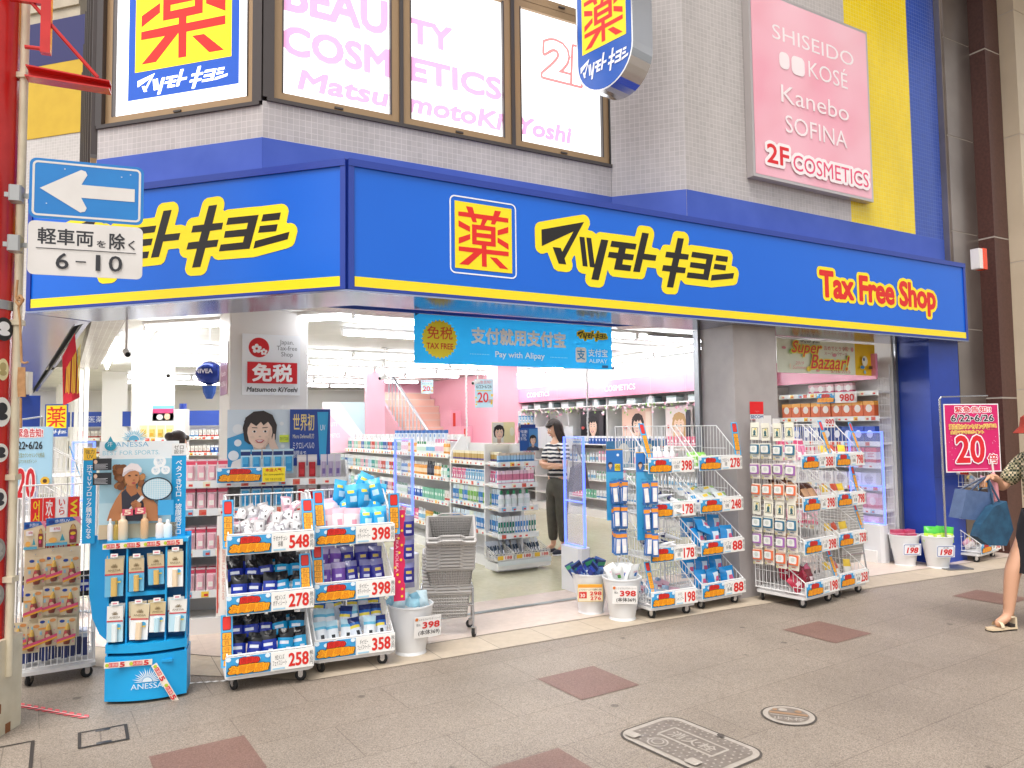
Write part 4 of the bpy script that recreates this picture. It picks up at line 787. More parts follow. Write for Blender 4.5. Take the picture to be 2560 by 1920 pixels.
poster('poster', 'sunscreen poster with a short haired woman above the sunscreen unit', SU, (su0[0] + su1[0]) / 2, .3, zb_, su1[0] - su0[0], su0[1] - zb_, '#e8f0f5', suposter)
def okaidoku(a, x0, z0, x1, z1):                        # the bargain cartouche: red cloud words over orange ones
    w, h = x1 - x0, z1 - z0
    a.rect(x0, z0, x1, z1, '#3fa3dd'); rn = random.Random(4)
    for k in range(5): a.ell(x0 + w * (.05 + .22 * k), z1 - h * (.1 + .12 * (k % 2)), w * .06, h * .12, '#e4f2fa', 10)
    return oktext(a, x0 + w * .04, z0 + h * .05, x1 - w * .03, z1 - h * .04)
_OK = {}
def oktext(a, x0, z0, x1, z1):
    if not _OK:
        v, t = text_tris('店長の', 0, .03); v = fit(v, .3, .6, .72, .97); _OK['r'] = (v, t, outline(v, t, .035, 4))
        v, t = text_tris('お買得品!!', .25, .03); v = fit(v, .03, .07, .97, .56); _OK['o'] = (v, t, outline(v, t, .03, 4), outline(v, t, .055, 4))
    S = lambda l: [[(x0 + p[0] * (x1 - x0), z0 + p[1] * (z1 - z0)) for p in q] for q in l]
    v, t, o = _OK['r']; v2, t2, o1, o2 = _OK['o']; sv = lambda q: q * (x1 - x0, z1 - z0) + (x0, z0)
    a.polys(S([[(p[0], p[1]) for p in q] for q in outline(v, t, .055, 3)]), '#5a1210'); a.polys(S(o), '#e02d24'); a.tris(sv(v), t, '#c8241e')
    a.polys(S(o2), '#4a2a0c'); a.polys(S(o1), '#fbb01e'); a.tris(sv(v2), t2, '#ea8e14'); return a
k8 = SU.uv(*k5(575, 985), -.06); k9 = SU.uv(*k5(1475, 1165), -.06)
def okcard(a, w, h): okaidoku(a, -w / 2 + .006, .006, w * .15, h - .006); a.rect(w * .16, .006, w / 2 - .006, h - .006, '#f4da22').text('本店人气', w * .2, h * .68, w * .44, h * .9, '#d0281c', bold=.03).text('Our store popularity', w * .18, h * .42, w * .47, h * .58, '#5a4a10').text('저희 가게 인기 상품', w * .2, h * .12, w * .44, h * .28, '#4a4a20')
poster('price_sign', 'bargain sign card with yellow multilingual panel in front of the sunscreen shelves', SU, (k8[0] + k9[0]) / 2, -.06, k9[1], k9[0] - k8[0], k8[1] - k9[1], '#f4f4f2', okcard, 'sign')
# ---- tax-free plate, pink plate on the white column
kk = Crop(600, 700, 3.073); q0 = cf.uv(*kk(14, 882), -.02); q1 = cf.uv(*kk(462, 448), -.02); w_, h_ = q1[0] - q0[0], q1[1] - q0[1] + .02
def taxfree(a, w, h):
    a.ell(-w * .22, h * .78, w * .175, w * .175, '#d01c26', 32)
    for cx, cz, s in ((-w * .26, h * .76, w * .055), (-w * .14, h * .71, w * .04)):
        for k in range(5): a.ell(cx + s * .95 * cos(1.57 + k * 1.2566), cz + s * .95 * sin(1.57 + k * 1.2566), s * .62, s * .62, '#f7f2f3', 10)
    a.text('Japan.\nTax-free\nShop', w * .08, h * .62, w * .44, h * .92, '#7e8084'); a.rect(-w * .42, h * .19, w * .44, h * .54, '#cc1a24').text('免税', -w * .34, h * .215, w * .36, h * .515, '#f8f4f4', bold=.035).text('Matsumoto KiYoshi', -w * .43, h * .05, w * .45, h * .13, '#17171a', bold=.02, shear=.2)
poster('tax_free_sign', 'white tax-free plate with red blossom disc on the white column', cf, (q0[0] + q1[0]) / 2, -.024, q0[1], w_, h_, '#f2f5f8', taxfree, 'sign', 0, 0, .02)
m = MB(); sdp = (u0 - .003, cf.uv(*kk(-100, 440))[1]); 
t = thing('price_list', 'narrow pink plate on the left face of the white column', 'sign', cf.w(cf.uv(575, 900)[0] - .004, .3, 1.95), cf.a + pi / 2 + pi)
m.use(flat('#f3c3d0', .15)).box(-.2, .2, -.004, 0, 0, .5); m.build('board', None, t); a = Art(); a.y = -.004
for k, s_ in enumerate(('SOFINA', 'Kanebo', 'KOSÉ', 'SHISEIDO')): a.text(s_, -.12, .08 + k * .1, .12, .13 + k * .1, '#faf0f3')
a.build('print', t)
# ---- blue pay banner behind the soffit
bo = .62; c = [FR.uv(*p, bo) for p in ((1035, 786), (1529, 815), (1526, 924), (1035, 908))]
bu0, bu1, bz0, bz1 = c[0][0], c[1][0], (c[2][1] + c[3][1]) / 2, (c[0][1] + c[1][1]) / 2; W_, H_ = bu1 - bu0, bz1 - bz0
t = at(FR, 'banner', 'sky blue payment banner hanging in the main doorway', 'banner', bu0, bo, bz0)
m = MB(); m.use(cloth('#2fb0f4')); nx = 24
m.add([(W_ * i / nx, .006 * sin(i * .9) , j * H_) for i in range(nx + 1) for j in (0, 1)], [(2 * i, 2 * i + 2, 2 * i + 3, 2 * i + 1) for i in range(nx)]); m.build('cloth', None, t)
a = Art(); a.y = -.007; n = 28; a.poly([(W_ * .112 + (.079 if k % 2 else .088) * W_ * .93 * cos(k * pi / n), H_ * .5 + (.079 if k % 2 else .088) * W_ * .93 * sin(k * pi / n)) for k in range(2 * n)], '#fbe82a')
a.text('免税', W_ * .055, H_ * .5, W_ * .17, H_ * .76, '#e2531e', bold=.01).text('TAX FREE', W_ * .052, H_ * .3, W_ * .172, H_ * .42, '#dd4a1e', bold=.02)
a.text('支付就用支付宝', W_ * .255, H_ * .44, W_ * .735, H_ * .8, '#fbfdff', bold=.045).text('Pay with Alipay', W_ * .37, H_ * .14, W_ * .62, H_ * .31, '#fbfdff', bold=.02)
a.text('············', W_ * .25, H_ * .22, W_ * .34, H_ * .235, '#d5ecf8').text('············', W_ * .65, H_ * .22, W_ * .74, H_ * .235, '#d5ecf8')
art_logo(a, W_ * .8, H_ * .66, W_ * .965, H_ * .86, '#2b2418', '#f5dd1c', .012, 4)
a.rrect(W_ * .785, H_ * .14, W_ * .845, H_ * .48, .02, '#fbfdff').text('支', W_ * .792, H_ * .2, W_ * .838, H_ * .44, '#2a9ede', bold=.02).text('支付宝', W_ * .855, H_ * .28, W_ * .965, H_ * .46, '#fbfdff', bold=.02).text('ALIPAY', W_ * .858, H_ * .14, W_ * .962, H_ * .23, '#fbfdff')
a.poly([(W_ * .985, 0), (W_, 0), (W_, H_ * .1)], '#1c3f7a').poly([(0, H_ * .94), (W_ * .02, H_), (0, H_)], '#1c3f7a'); a.rect(W_ * .93, H_ * .03, W_ * .965, H_ * .09, '#2f6da8'); a.build('print', t)
# ---- cosmetics wall
cosm = thing('shelf_unit', 'white cosmetics wall unit with pink COSMETICS fascia on the right', 'shelf unit', WC.w(0), WC.a)
m = MB(); m.use(M_WHITE).box(-8.7, -.02, -.4, -.02, .008, .14); 
for x in (-8.7, -7.5, -6.3, -5.1, -3.9, -2.7, -1.5): m.box(x - .012, x + .012, -.36, -.02, .14, 2.1)
m.build('frame', None, cosm)
m = MB(); m.use(mottled('pink_fascia', '#e695ae', '#e38fa9', 1, .2)).box(-8.7, -1.5, -.46, -.42, 2.12, 2.4); m.use(M_WHITE).box(-8.72, -1.48, -.465, -.01, 2.4, 2.43); m.build('fascia', None, cosm)
a = Art(); a.y = -.462
for x in (-7.2, -4.6, -2.3): a.text('COSMETICS', x - .42, 2.21, x + .42, 2.31, '#fbeef2', bold=.02)
for x in (-8., -6.5, -5.4, -3.8, -3.0): a.rect(x, 2.13, x + .006, 2.395, '#dba0b2')
a.build('lettering', cosm)
for h in (1.98, 1.3, .98, .66, .34): m = MB(); m.use(M_WHITE).box(-8.68, -1.5, -.38 if h < 1.9 else -.44, -.02, h - .02, h); m.build('shelf', None, cosm)
CWf = lambda x, v, z: WC.w(x, v, z)
fill(WC, -6.2, -2.9, -.36, .66, BW[:2] + BW[3:4], 'from the left, second cosmetics shelf', 'bottles on the cosmetics wall', seed=41, gap=.03); fill(WC, -6.6, -2.9, -.36, .98, BW[:4], 'from the left, third cosmetics shelf', 'bottles on the cosmetics wall', seed=42, gap=.035)
fill(WC, -6.2, -3, -.36, .34, [BX[1], BX[0], BX[5]], 'from the left, lowest cosmetics shelf', 'cartons on the cosmetics wall', seed=43, gap=.02)
fill(WC, -8.0, -2.6, -.36, 1.3, BX[:3], 'from the left, fourth cosmetics shelf', 'goods on the cosmetics wall', seed=44, gap=.03)
rn = random.Random(5); m = b_box(.22, .09, .16, '#d4dcdc', '#b9c6c8', None, '#8aa09a')
for k in range(14): put(m if k % 3 else (m2 if k > 0 else (m2 := b_box(.2, .1, .16, '#8f9ea0', None, '#ecefee', '#5c6b6c'))), 'storage_bin', WC.w(-8.3 + k * .49, -.4, 1.98), WC.a, '%s clear storage bin from the left above the flower garland' % nth(k, 14), 'bin', 'clear bins on the cosmetics shelf')
m = MB(); rn = random.Random(8)
for k in range(260):
    x, z = rn.uniform(-8.6, -1.7), 1.96 - abs(rn.gauss(0, .06)); y = -.45 - rn.uniform(0, .03); s_ = rn.uniform(.012, .03); c = rn.choice(['#f3c9d6', '#f6dfe6', '#7fa85a', '#9cc06a', '#f0f0ea', '#e9a9bd']); m.use(flat(c)); a0 = rn.uniform(0, 3)
    m.add([(x + s_ * cos(a0 + q * 1.57), y + rn.uniform(-.012, .012), z + s_ * sin(a0 + q * 1.57)) for q in range(4)], [(0, 1, 2, 3)])
tag(m.build('flower_garland', None, None, False, WC.w(0), WC.a), 'garland of pale pink flowers and leaves along the cosmetics shelf', 'garland')
for i, (x, w, h, bg, hc, lab) in enumerate(((-4.35, .8, .56, '#e9c3b0', '#2a211e', 'peach make-up poster with a dark haired face under the garland'), (-3.35, .6, .56, '#f0e4e2', '#c9a06a', 'pale make-up poster with a blond face under the garland'), (-2.55, .75, .6, '#eadce0', '#1f1a1c', 'make-up poster with a smiling face right of the blond one'), (-5.6, .75, .55, '#26242a', '#141216', 'black make-up poster left of the peach one'))):
    def dr(a, w, h, hc=hc, i=i):
        face(a, w * (.02 if i != 2 else .1), h * .5, h * .3, hc, '#efcdb6', i != 0, False, '#2a2a2e' if i in (0, 3) else '#e7d6d2'); a.rect(w * .3, h * .1, w * .46, h * .9, ('#f2dccb', '#2b2c3c', '#f4eef0', '#3a383e')[i]); a.ell(-w * .36, h * .45, w * .07, h * .05, '#c4504a')
    poster('make_up_poster', lab, WC, x, -.3, 1.34, w, h, bg, dr)
poster('leaning_board', 'light grey panel behind the woman, leaning on the cosmetics wall', WC, -6.7, -.5, 1.2, 1.5, .42, '#c9cfd2', lambda a, w, h: a.rect(-w * .1, .01, -w * .095, h, '#b2b9bd').rect(w * .2, .01, w * .205, h, '#b2b9bd'))
poster('picture_board', 'sky blue picture panel behind the middle wire wagons', FR, 3.25, .95, 1.2, .75, .26, '#4d8fc0', lambda a, w, h: a.ell(-w * .22, h * .5, w * .1, h * .42, '#f0f2ee').ell(w * .12, h * .7, w * .07, h * .25, '#d5e6f0').ell(w * .22, h * .75, .03, .03, '#f3e6a0').poly([(w * .4, h * .8), (w * .47, h * .75), (w * .42, h * .55)], '#d0342c').ell(w * .36, h * .3, w * .1, h * .25, '#5f9a6a').rect(-w * .5, 0, w * .5, h * .12, '#8fb8cc'))
# ---- right hand doorway: white wall shelves with boxed goods
rb = shelf_unit('shelf_unit', 'white wall shelves with price cards in the right hand doorway', WC, -1.45, -.01, -.26, -.02, [.32, .59, .86, 1.12, 1.38, 1.68, 1.98], 2.3, side=False)
m = MB(); m.use(mottled('pink_fascia', '#e695ae', '#e38fa9', 1, .2)).box(-1.45, .0, -.3, -.265, 2.12, 2.42); m.build('fascia', None, rb)
K_or = [(b_box(.14, .18, .08, '#d9622a', None, '#f0e6dc', '#e8a23c'), .145, 'orange pad box', 'pad_box', 'pad box')]; K_bl = [(b_box(.14, .19, .08, '#2c4a94', None, '#e6ecf4', '#3c5ca8', None), .145, 'navy pad box', 'pad_box', 'pad box')]
K_pk = [(b_box(.14, .19, .08, '#f0a9bd', '#d8426c', '#fae6ec', '#f4c3d0'), .145, 'pink pad box', 'pad_box', 'pad box')]; K_wh = [(b_box(.18, .16, .1, '#ebe9ec', None, '#c9c4cc', None, '#a49aa4'), .185, 'white boxed appliance', 'carton', 'carton')]; K_rd = [(b_box(.14, .2, .08, '#f3e9ec', '#d32f56', None, '#e34a6c', '#d32f56'), .145, 'white and red box', 'carton', 'carton')]
for h, k, nm in ((.32, K_pk, 'lowest'), (.59, K_pk, 'second'), (.86, K_wh, 'third'), (1.12, K_rd, 'fourth'), (1.38, K_bl, 'fifth'), (1.68 - .16, K_or, 'sixth')):
    fill(WC, -1.42, -.03, -.24, h if h != 1.52 else 1.4 + .29, k, 'from the left, %s shelf up in the right doorway' % nm, 'boxes in the right doorway', seed=int(h * 10))
fill(WC, -1.0, -.35, -.24, 1.98, [(b_box(.12, .12, .06, '#e8d4d8', '#c84a6a', '#f4f0ee', '#d9a0a8'), .124, 'patterned soap pack', 'carton', 'carton')], 'from the left on the top doorway shelf', 'soap packs', seed=3)
for i, (x, z, s_) in enumerate(((-.55, 1.92, '980'), (-.75, 1.62, '980'))):
    poster('price_sign', 'price card reading 980 on the %s doorway shelf' % ('top', 'sixth')[i], WC, x, -.29, z - .06, .34 if i else .56, .12, '#f2f1ee', lambda a, w, h, s_=s_, i=i: (None if i else okaidoku(a, -w / 2, 0, -.02, h), a.text(s_, w * .1, h * .12, w * .46, h * .88, '#cc2a24', bold=.03)), 'price sign')
t = thing('wire_grid', 'white wire grid panel at the right edge of the doorway shelves', 'grid panel', WC.w(.008, -.28), WC.a + pi / 2); m = MB(); m.use(M_WHITE)
for k in range(6): m.tube((k * .05, 0, .02), (k * .05, 0, 2.15), .003)
for k in range(28): m.tube((0, 0, .05 + k * .077), (.25, 0, .05 + k * .077), .0025)
m.build('grid', None, t)
# bargain poster in the right doorway
kz7 = Crop(1860, 700, 3.073); c = [FR.uv(*kz7(*p), .6) for p in ((250, 435), (1000, 510), (975, 735), (258, 710))]
bu0, bu1, bz0, bz1 = c[0][0], c[1][0], (c[2][1] + c[3][1]) / 2, (c[0][1] + c[1][1]) / 2
def bazaar(a, w, h):
    a.rect(-w / 2, 0, w * .28, h, '#eef4e0').rect(w * .28, 0, w / 2, h, '#f6c81c')
    rn = random.Random(3)
    for k in range(16): a.ell(rn.uniform(-w * .48, w * .45), rn.uniform(h * .08, h * .92), rn.uniform(.01, .04), rn.uniform(.01, .03), rn.choice(['#f6d84a', '#f2f4ee', '#9ac46a', '#f3e9d0', '#e8a0a8', '#88c4e0']), 10)
    a.otext('Super', -w * .38, h * .5, -w * .08, h * .95, '#d9242a', '#f6e24a', .012, bold=.01, shear=.3, res=3).otext('Bazaar!', -w * .2, h * .14, w * .2, h * .58, '#d9242a', '#f6e24a', .012, bold=.01, shear=.3, res=3).text('おめでとう令和!', -w * .06, h * .72, w * .2, h * .86, '#c4302a').text('スーパーバザール', -w * .06, h * .58, w * .18, h * .68, '#b4402a').text('5/16-7/15', w * .0, h * .04, w * .2, h * .13, '#c4302a').text('2019\nSummer', -w * .38, h * .12, -w * .24, h * .34, '#e39a96', shear=.3)
    art_logo(a, -w * .3, h * .9, -w * .1, h * .98, '#22201c', None)
    a.ell(w * .36, h * .45, .05, .06, '#f7f2da').ell(w * .35, h * .5, .018, .02, '#2f5a94').rect(w * .4, h * .2, w * .44, h * .3, '#6a4a18').ell(w * .33, h * .25, .04, .02, '#3f86bc')
poster('bargain_banner', 'green and yellow Super Bazaar banner in the right hand doorway', FR, (bu0 + bu1) / 2, .6, bz0, bu1 - bu0, bz1 - bz0, '#e3ead2', bazaar, 'banner')
# ---- pink stairs at the back, their wall and railing
stf = FR.sub(4.4, 8.2)
st = thing('staircase', 'pink staircase with peach risers and grey railing at the back of the shop', 'staircase', stf.w(0), stf.a)
m = MB(); m2 = MB()
for k in range(15): m.box(0, 1.35, k * .26, k * .26 + .28, k * .165, k * .165 + .14 + .001 * k); m2.box(-.004, 1.354, k * .26 - .01, k * .26 + .3, k * .165 + .142, k * .165 + .164)
m.build('riser', mottled('peach_riser', '#f0c3ae', '#ecbda8', 2, .5), st); m2.build('tread', pbr('pale_tread', '#e8cfc4', .5), st)
a = Art(); a.y = -.005 + 5 * .26
a.rect(.25, 5 * .165 + .005, .9, 5 * .165 + .135, '#f1eae7').text('KOSÉ', .35, 5 * .165 + .03, .8, 5 * .165 + .11, '#55565c', up=True); a.build('riser_lettering', st)
m = MB(); m.side([(-.3, 0), (4.2, 0), (4.2, 2.7), (3.8, 2.7), (-.3, .12)], -.06, -.008); m.build('stringer', M_PINKW, st)
m = MB(); m.use(pbr('grey_rail', '#b9bcc2', .35, .4)).tube((-.03, -.3, 1.0), (-.03, 3.2, 3.2), .03, 6)
for k in range(16): m.tube((-.03, -.25 + k * .2, .1 + k * .127), (-.03, -.25 + k * .2, 1.03 + k * .127), .014, 4)
m.build('railing', None, st)
m = MB(); m.box(1.36, 1.46, .3, 4.2, 0, 2.74); m.build('side_wall', M_PINKW, st)
for k in range(4): m = MB(); m.use(M_PINKW).box(1.1, 1.36, .3 + k * .55, .85 + k * .55, .3 + k * .33, .95 + k * .35); m.use(flat('#d8452c')).box(1.16, 1.22, .292 + k * .55, .299 + k * .55, .4 + k * .33, .9 + k * .35); m.build('stepped_shelf', None, st)
m = MB(); m.use(M_PINKW).box(-1.5, -1.15, -.05, .05, .008, 2.7).box(-.06, 4.2, 4.1, 4.2, 0, 2.74).box(1.47, 3.2, .3, .42, .008, 2.74); tag(m.build('partition_wall', None, None, False, stf.w(0), stf.a), 'pink partition wall beside and behind the staircase', 'wall')
poster('beauty_poster', 'pastel beauty poster on the pink wall left of the stairs', stf, -1.9, -.0, 1.2, .78, .9, '#e9e6ec', lambda a, w, h: a.poly([(-w / 2, 0), (w / 2, 0), (-w / 2, h * .9)], '#f2c6d8').poly([(w / 2, h), (w / 2, h * .3), (-w * .1, h)], '#bfd6dc').text('BEAUTY', -w * .45, h * .52, -w * .15, h * .6, '#faf6f8').text('COSMETICS', -w * .45, h * .3, -w * .1, h * .38, '#faf6f8'))
px = _ray(1256, 1000); m = MB(); m.use(M_PINKW).box(-.2, .2, -.2, .2, .008, 2.745); tag(m.build('pink_column', None, None, False, (px.x * 13.4, px.y * 13.4, 0), FR.a), 'pink square column between the stairs and the cosmetics wall', 'column')
bs = shelf_unit('shelf_unit', 'white shelves of pink and pale packs right of the pink staircase', stf, 1.5, 3.1, -.12, .25, [.5, .8, 1.1, 1.4, 1.7], 1.95)
for z, nm in ((1.7, 'top'), (1.4, 'second'), (1.1, 'third'), (.8, 'fourth')): fill(stf, 1.52, 3.08, -.1, z, PKT, 'from the left, %s shelf right of the staircase' % nm, 'packs right of the staircase', seed=int(z * 31), gap=.01)
def sale(a, w, h):
    a.rect(-w / 2, 0, w / 2, h, '#bfe0ee').text('緊急告知!', -w * .4, h * .84, w * .4, h * .95, '#d4283a').text('6/22▸6/26', -w * .42, h * .68, w * .42, h * .79, '#26282c').rect(-w * .4, h * .58, w * .4, h * .61, '#d8c84a').text('20', -w * .36, h * .18, w * .24, h * .54, '#d2222e', bold=.02).text('倍', w * .24, h * .18, w * .46, h * .3, '#d2222e'); rn = random.Random(2)
    for k in range(9): a.ell(rn.choice([-1, 1]) * w * rn.uniform(.38, .46), h * rn.uniform(.04, .5), w * .05, w * .05, '#f2c72e', 8)
pr_ = _ray(1210, 1000)
for i, (px_, y0_, y1_, d_) in enumerate(((1210, 948, 1019, 11.5), (1068, 950, 984, 12.5))):
    r_ = _ray(px_, 980); zt_ = CAM_H + _ray(px_, y0_).z / _ray(px_, y0_).y * d_; zb2 = CAM_H + _ray(px_, y1_).z / _ray(px_, y1_).y * d_
    t = poster('hanging_banner', '%s pale blue 20-fold points banner hanging before the pink stairs' % ('large', 'small')[i], Fr(r_.x / r_.y * d_, d_, 5), 0, 0, zb2, .28 if i == 0 else .2, zt_ - zb2, '#cfe6ee', sale, 'banner'); m = MB(); m.use(M_WHITE).tube((0, 0, zt_ - zb2), (0, 0, 2.74 - zb2), .004); m.build('cord', None, t)
# ---- far left: goods on a column, blue headed shelves, hanging flag
LFr = Fr(-4.85, 9.95, 0)
t = shelf_unit('display_rack', 'wire rack of yellow and purple pouches on the left inner column', LFr, -.1, .56, -.2, -.01, [.5, .8, 1.05, 1.3, 1.52], 1.9, back=pbr('grid_white', '#e6e8e6'))
YP = [(b_pack(.1, .17, '#e6cf6a', '#f2e7b0', .02, '#d8a83c', None), .11, 'yellow pouch', 'pouch', 'pouch')]; VP = [(b_pack(.1, .16, '#a79ab4', '#dcd8e0', .02, '#6a5a84', None), .11, 'grey purple pouch', 'pouch', 'pouch')]
for z, k, nm in ((1.52, YP, 'top'), (1.3, VP, 'second'), (1.05, YP, 'third'), (.8, VP, 'fourth'), (.5, YP, 'lowest')): fill(LFr, .0, .55, -.18, z, k, 'from the left, %s row on the left inner column' % nm, 'pouches on the left inner column', seed=int(z * 9))
poster('advertising_card', 'small card with a cartoon-free pink headline above the yellow pouches' if 0 else 'small blue and pink card above the yellow pouches', LFr, .24, -.03, 1.75, .28, .2, '#7cc4dc', lambda a, w, h: a.rect(-w * .48, h * .5, w * .48, h * .8, '#d4487a').ell(-w * .15, h * .25, w * .16, h * .18, '#f2f4f0').ell(w * .2, h * .28, w * .14, h * .22, '#e9c4a4'))
FU = Fr(-7.2, 14.2, 0)
t = shelf_unit('shelf_unit', 'far white shelves under a navy fascia behind the left column', FU, -1.2, 3.3, 0, .4, [.5, .9, 1.2, 1.5], 1.7)
m = MB(); m.use(flat('#2f4fae')).box(-1.2, 3.3, -.03, .0, 1.72, 2.0); o = m.build('fascia', None, t); a = Art(); a.y = -.032; [a.text('医薬品', x, 1.8, x + .45, 1.92, '#dfe6f6') for x in (-.8, .5, 1.9)]; a.build('lettering', o)
for z, nm in ((1.5, 'top'), (1.2, 'second'), (.9, 'third')): fill(FU, -1.1, 3.2, .05, z, [BX[0], BX[4], BX[1], BX[2]], 'from the left, %s shelf below the navy fascia' % nm, 'cartons on the far shelves', seed=int(z * 20), gap=.012)
m = MB(); m.use(flat('#2b46a6')).tube((0, 0, 0), (0, 0, 2.0), .05, 8); pp = _ray(458, 1000); tag(m.build('blue_post', None, None, True, (pp.x / pp.y * 10.8, 10.8, .008)), 'slim blue post left of the white column', 'post')
# red flag by the chamfer
fl = at(Fr(-3.15, 6.35, -16), 'flag', 'red flag with yellow brush lettering hanging at the left of the chamfer', 'flag')
k4 = Crop(0, 700, 3.073); ff = Fr(-3.15, 6.35, 38.0); u = lambda x, y: ff.uv(*k4(x, y)); fl.rotation_euler = (0, 0, ff.a)
A_, B_, C_, D_ = u(478, 590), u(575, 405), u(615, 900), u(487, 965); m = MB(); m.use(flat('#d8283c', .7))
nx, nz = 6, 10; V = []
for j in range(nz + 1):
    for i in range(nx + 1):
        s_, q = i / nx, j / nz; x = (A_[0] * (1 - s_) + B_[0] * s_) * (1 - q) + (D_[0] * (1 - s_) + C_[0] * s_) * q; z = (A_[1] * (1 - s_) + B_[1] * s_) * (1 - q) + (D_[1] * (1 - s_) + C_[1] * s_) * q; V.append((x, .02 * sin(s_ * 5 + q * 2) * q, z))
m.add(V, [(j * 7 + i, j * 7 + i + 1, (j + 1) * 7 + i + 1, (j + 1) * 7 + i) for j in range(nz) for i in range(nx)]); m.build('cloth', None, fl)
a = Art(); a.y = -.022; x0, x1 = min(A_[0], D_[0]), max(B_[0], C_[0]); w_ = x1 - x0; zt_, zb2 = (A_[1] + B_[1]) / 2, D_[1]
for k in range(11): a.poly([(x0 + w_ * (.12 + .075 * k), zb2 + .09 + .012 * (k % 3)), (x0 + w_ * (.16 + .075 * k), zb2 + .1), (x0 + w_ * (.2 + .072 * k), zt_ - .19 + .02 * k), (x0 + w_ * (.155 + .072 * k), zt_ - .21 + .02 * k)], '#efd23a' if k % 4 else '#3a2c14')
a.build('print', fl)
poster('emblem_sign', 'blue and yellow emblem board standing far down the side entrance', Fr(-7.28, 12.0, -10), .0, 0, 1.55, .42, .52, '#2f56b0', lambda a, w, h: (art_kusuri(a, -w * .44, h * .26, w * .44, h * .96), art_logo(a, -w * .46, h * .06, w * .46, h * .22, '#f2f5fa', None)), 'sign')
for i, (px_, y1_, d_) in enumerate(((1167, 1125, 9.2), (1470, 1090, 8.6))):      # white spiral hanging poles
    r_ = _ray(px_, y1_); zb2 = CAM_H + r_.z / r_.y * d_; m = MB(); m.use(M_WHITE)
    for k in range(30): z = zb2 + (2.74 - zb2) * k / 30; m.tube((0, 0, z), (.006 * cos(k), .006 * sin(k), z + (2.74 - zb2) / 30), .013, 6, .009)
    tag(m.build('hanging_pole', None, None, False, (r_.x / r_.y * d_, d_, 0)), 'white spiral hanging pole %s' % ('above the centre gondola', 'in front of the cosmetics posters'), 'pole') if 0 else tag(m.build('hanging_pole', None, None, False, (r_.x / r_.y * d_, d_, 0)), 'white spiral pole hanging %s' % ('above the centre gondola', 'in front of the cosmetics posters')[i], 'pole')
# balloon, cameras
nv = _ray(524, 933); t = thing('balloon', 'round navy foil balloon with white lettering beside the white column', 'balloon', (nv.x / nv.y * 7.6, 7.6, CAM_H + nv.z / nv.y * 7.6))
m = MB(); m.lathe([(.001, -.12)] + [(.135 * cos(t_), .12 * sin(t_)) for t_ in np.linspace(-1.4, 1.4, 9)] + [(.001, .12)], 20); o = m.build('ball', pbr('navy_foil', '#16338f', .15, .4), t, True); a = Art(); a.y = -.138; a.text('NIVEA', -.09, -.01, .085, .035, '#f2f4fa', bold=.03); a.build('lettering', t)
m = MB(); m.use(flat('#2f62c4')).lathe([(.03, -.26), (.06, -.2), (.07, -.13)], 10); m.build('cup', None, t); m = MB(); m.use(M_WHITE).tube((0, 0, .12), (0, 0, 2.74 - t.location.z), .003); m.build('cord', None, t)
def camera_thing(px, py, d, lab, yaw):
    r_ = _ray(px, py); p = (r_.x / r_.y * d, d, CAM_H + r_.z / r_.y * d); t = thing('security_camera', lab, 'security camera', p, yaw, 'security cameras')
    m = MB(); m.use(flat('#e6e6e4')).tube((0, .06, .02), (0, -.06, -.02), .028, 10); m.build('body', None, t); m = MB(); m.use(flat('#18181a', .15)).tube((0, -.06, -.02), (0, -.068, -.023), .022, 10); m.build('lens', None, t); m = MB(); m.use(M_WHITE).tube((0, .03, .02), (0, .03, 2.74 - p[2]), .012, 6).tube((0, .03, 2.72 - p[2]), (0, .03, 2.745 - p[2]), .05, 10); m.build('mount', None, t)
camera_thing(317, 882, 6.7, 'white security camera on a ceiling stem behind the red flag', .6); camera_thing(958, 943, 10.5, 'white security camera in front of the pink stairs', -.7); camera_thing(421, 936, 9.5, 'small dark tipped security camera left of the balloon', .4); camera_thing(1190, 955, 11, 'small security camera beside the large points banner', -.8)
# ================================================================ wire wagons, bins, baskets and the goods in them
M_WIRE = pbr('white_coated_wire', '#e9e8e6', .35)
def pouch_mesh(w, h, th, cols, seed=0, rough=.22, nx=7, nz=9, crimp=.1, crease=.15, band=None):
    """pillow pack facing -Y; cols: list of (z fraction upper limit, colour); band: (x0,x1,z0,z1,colour) patches"""
    rnd = random.Random(seed); m = MB(); V = []
    ph = [rnd.uniform(0, 6) for _ in range(4)]
    for s in (-1, 1):
        for j in range(nz + 1):
            for i in range(nx + 1):
                x, z = -1 + 2 * i / nx, j / nz; e = max(0, min(z, 1 - z) - crimp * .6) / (.5 - crimp * .6)
                t = th * .5 * (max(0, 1 - abs(x) ** 2.6) * min(1, e * 2.1) ** .6); c = 1 + crease * sin(5 * x + ph[0] + 4 * z) * cos(7 * z + ph[1]) + crease * .7 * sin(11 * x + ph[2] - 9 * z)
                V.append((x * w / 2 * (1 - .05 * sin(z * pi)), s * t * c + .004 * sin(3 * x + ph[3]) * (z > .93), z * h))
    k = (nx + 1) * (nz + 1); F = []
    for s in (0, 1):
        for j in range(nz):
            for i in range(nx):
                a = s * k + j * (nx + 1) + i; f = (a, a + 1, a + nx + 2, a + nx + 1); zc = (j + .5) / nz; xc = -1 + 2 * (i + .5) / nx
                col = next(c for lim, c in cols if zc <= lim)
                for b in (band or []):
                    if s == 0 and b[0] <= xc <= b[1] and b[2] <= zc <= b[3]: col = b[4]
                F.append((f, col, s))
    b0 = len(m.v); m.v += V
    for f, col, s in F: m.use(flat(col, rough)); m.f.append(f if s == 0 else f[::-1]); m.m.append(m.cur)
    return m.mesh('pouch', None, True)
def with_text(me_w, s, w, h, x, z, tw, th, col, y):     # text mesh laid on a pack face
    pass
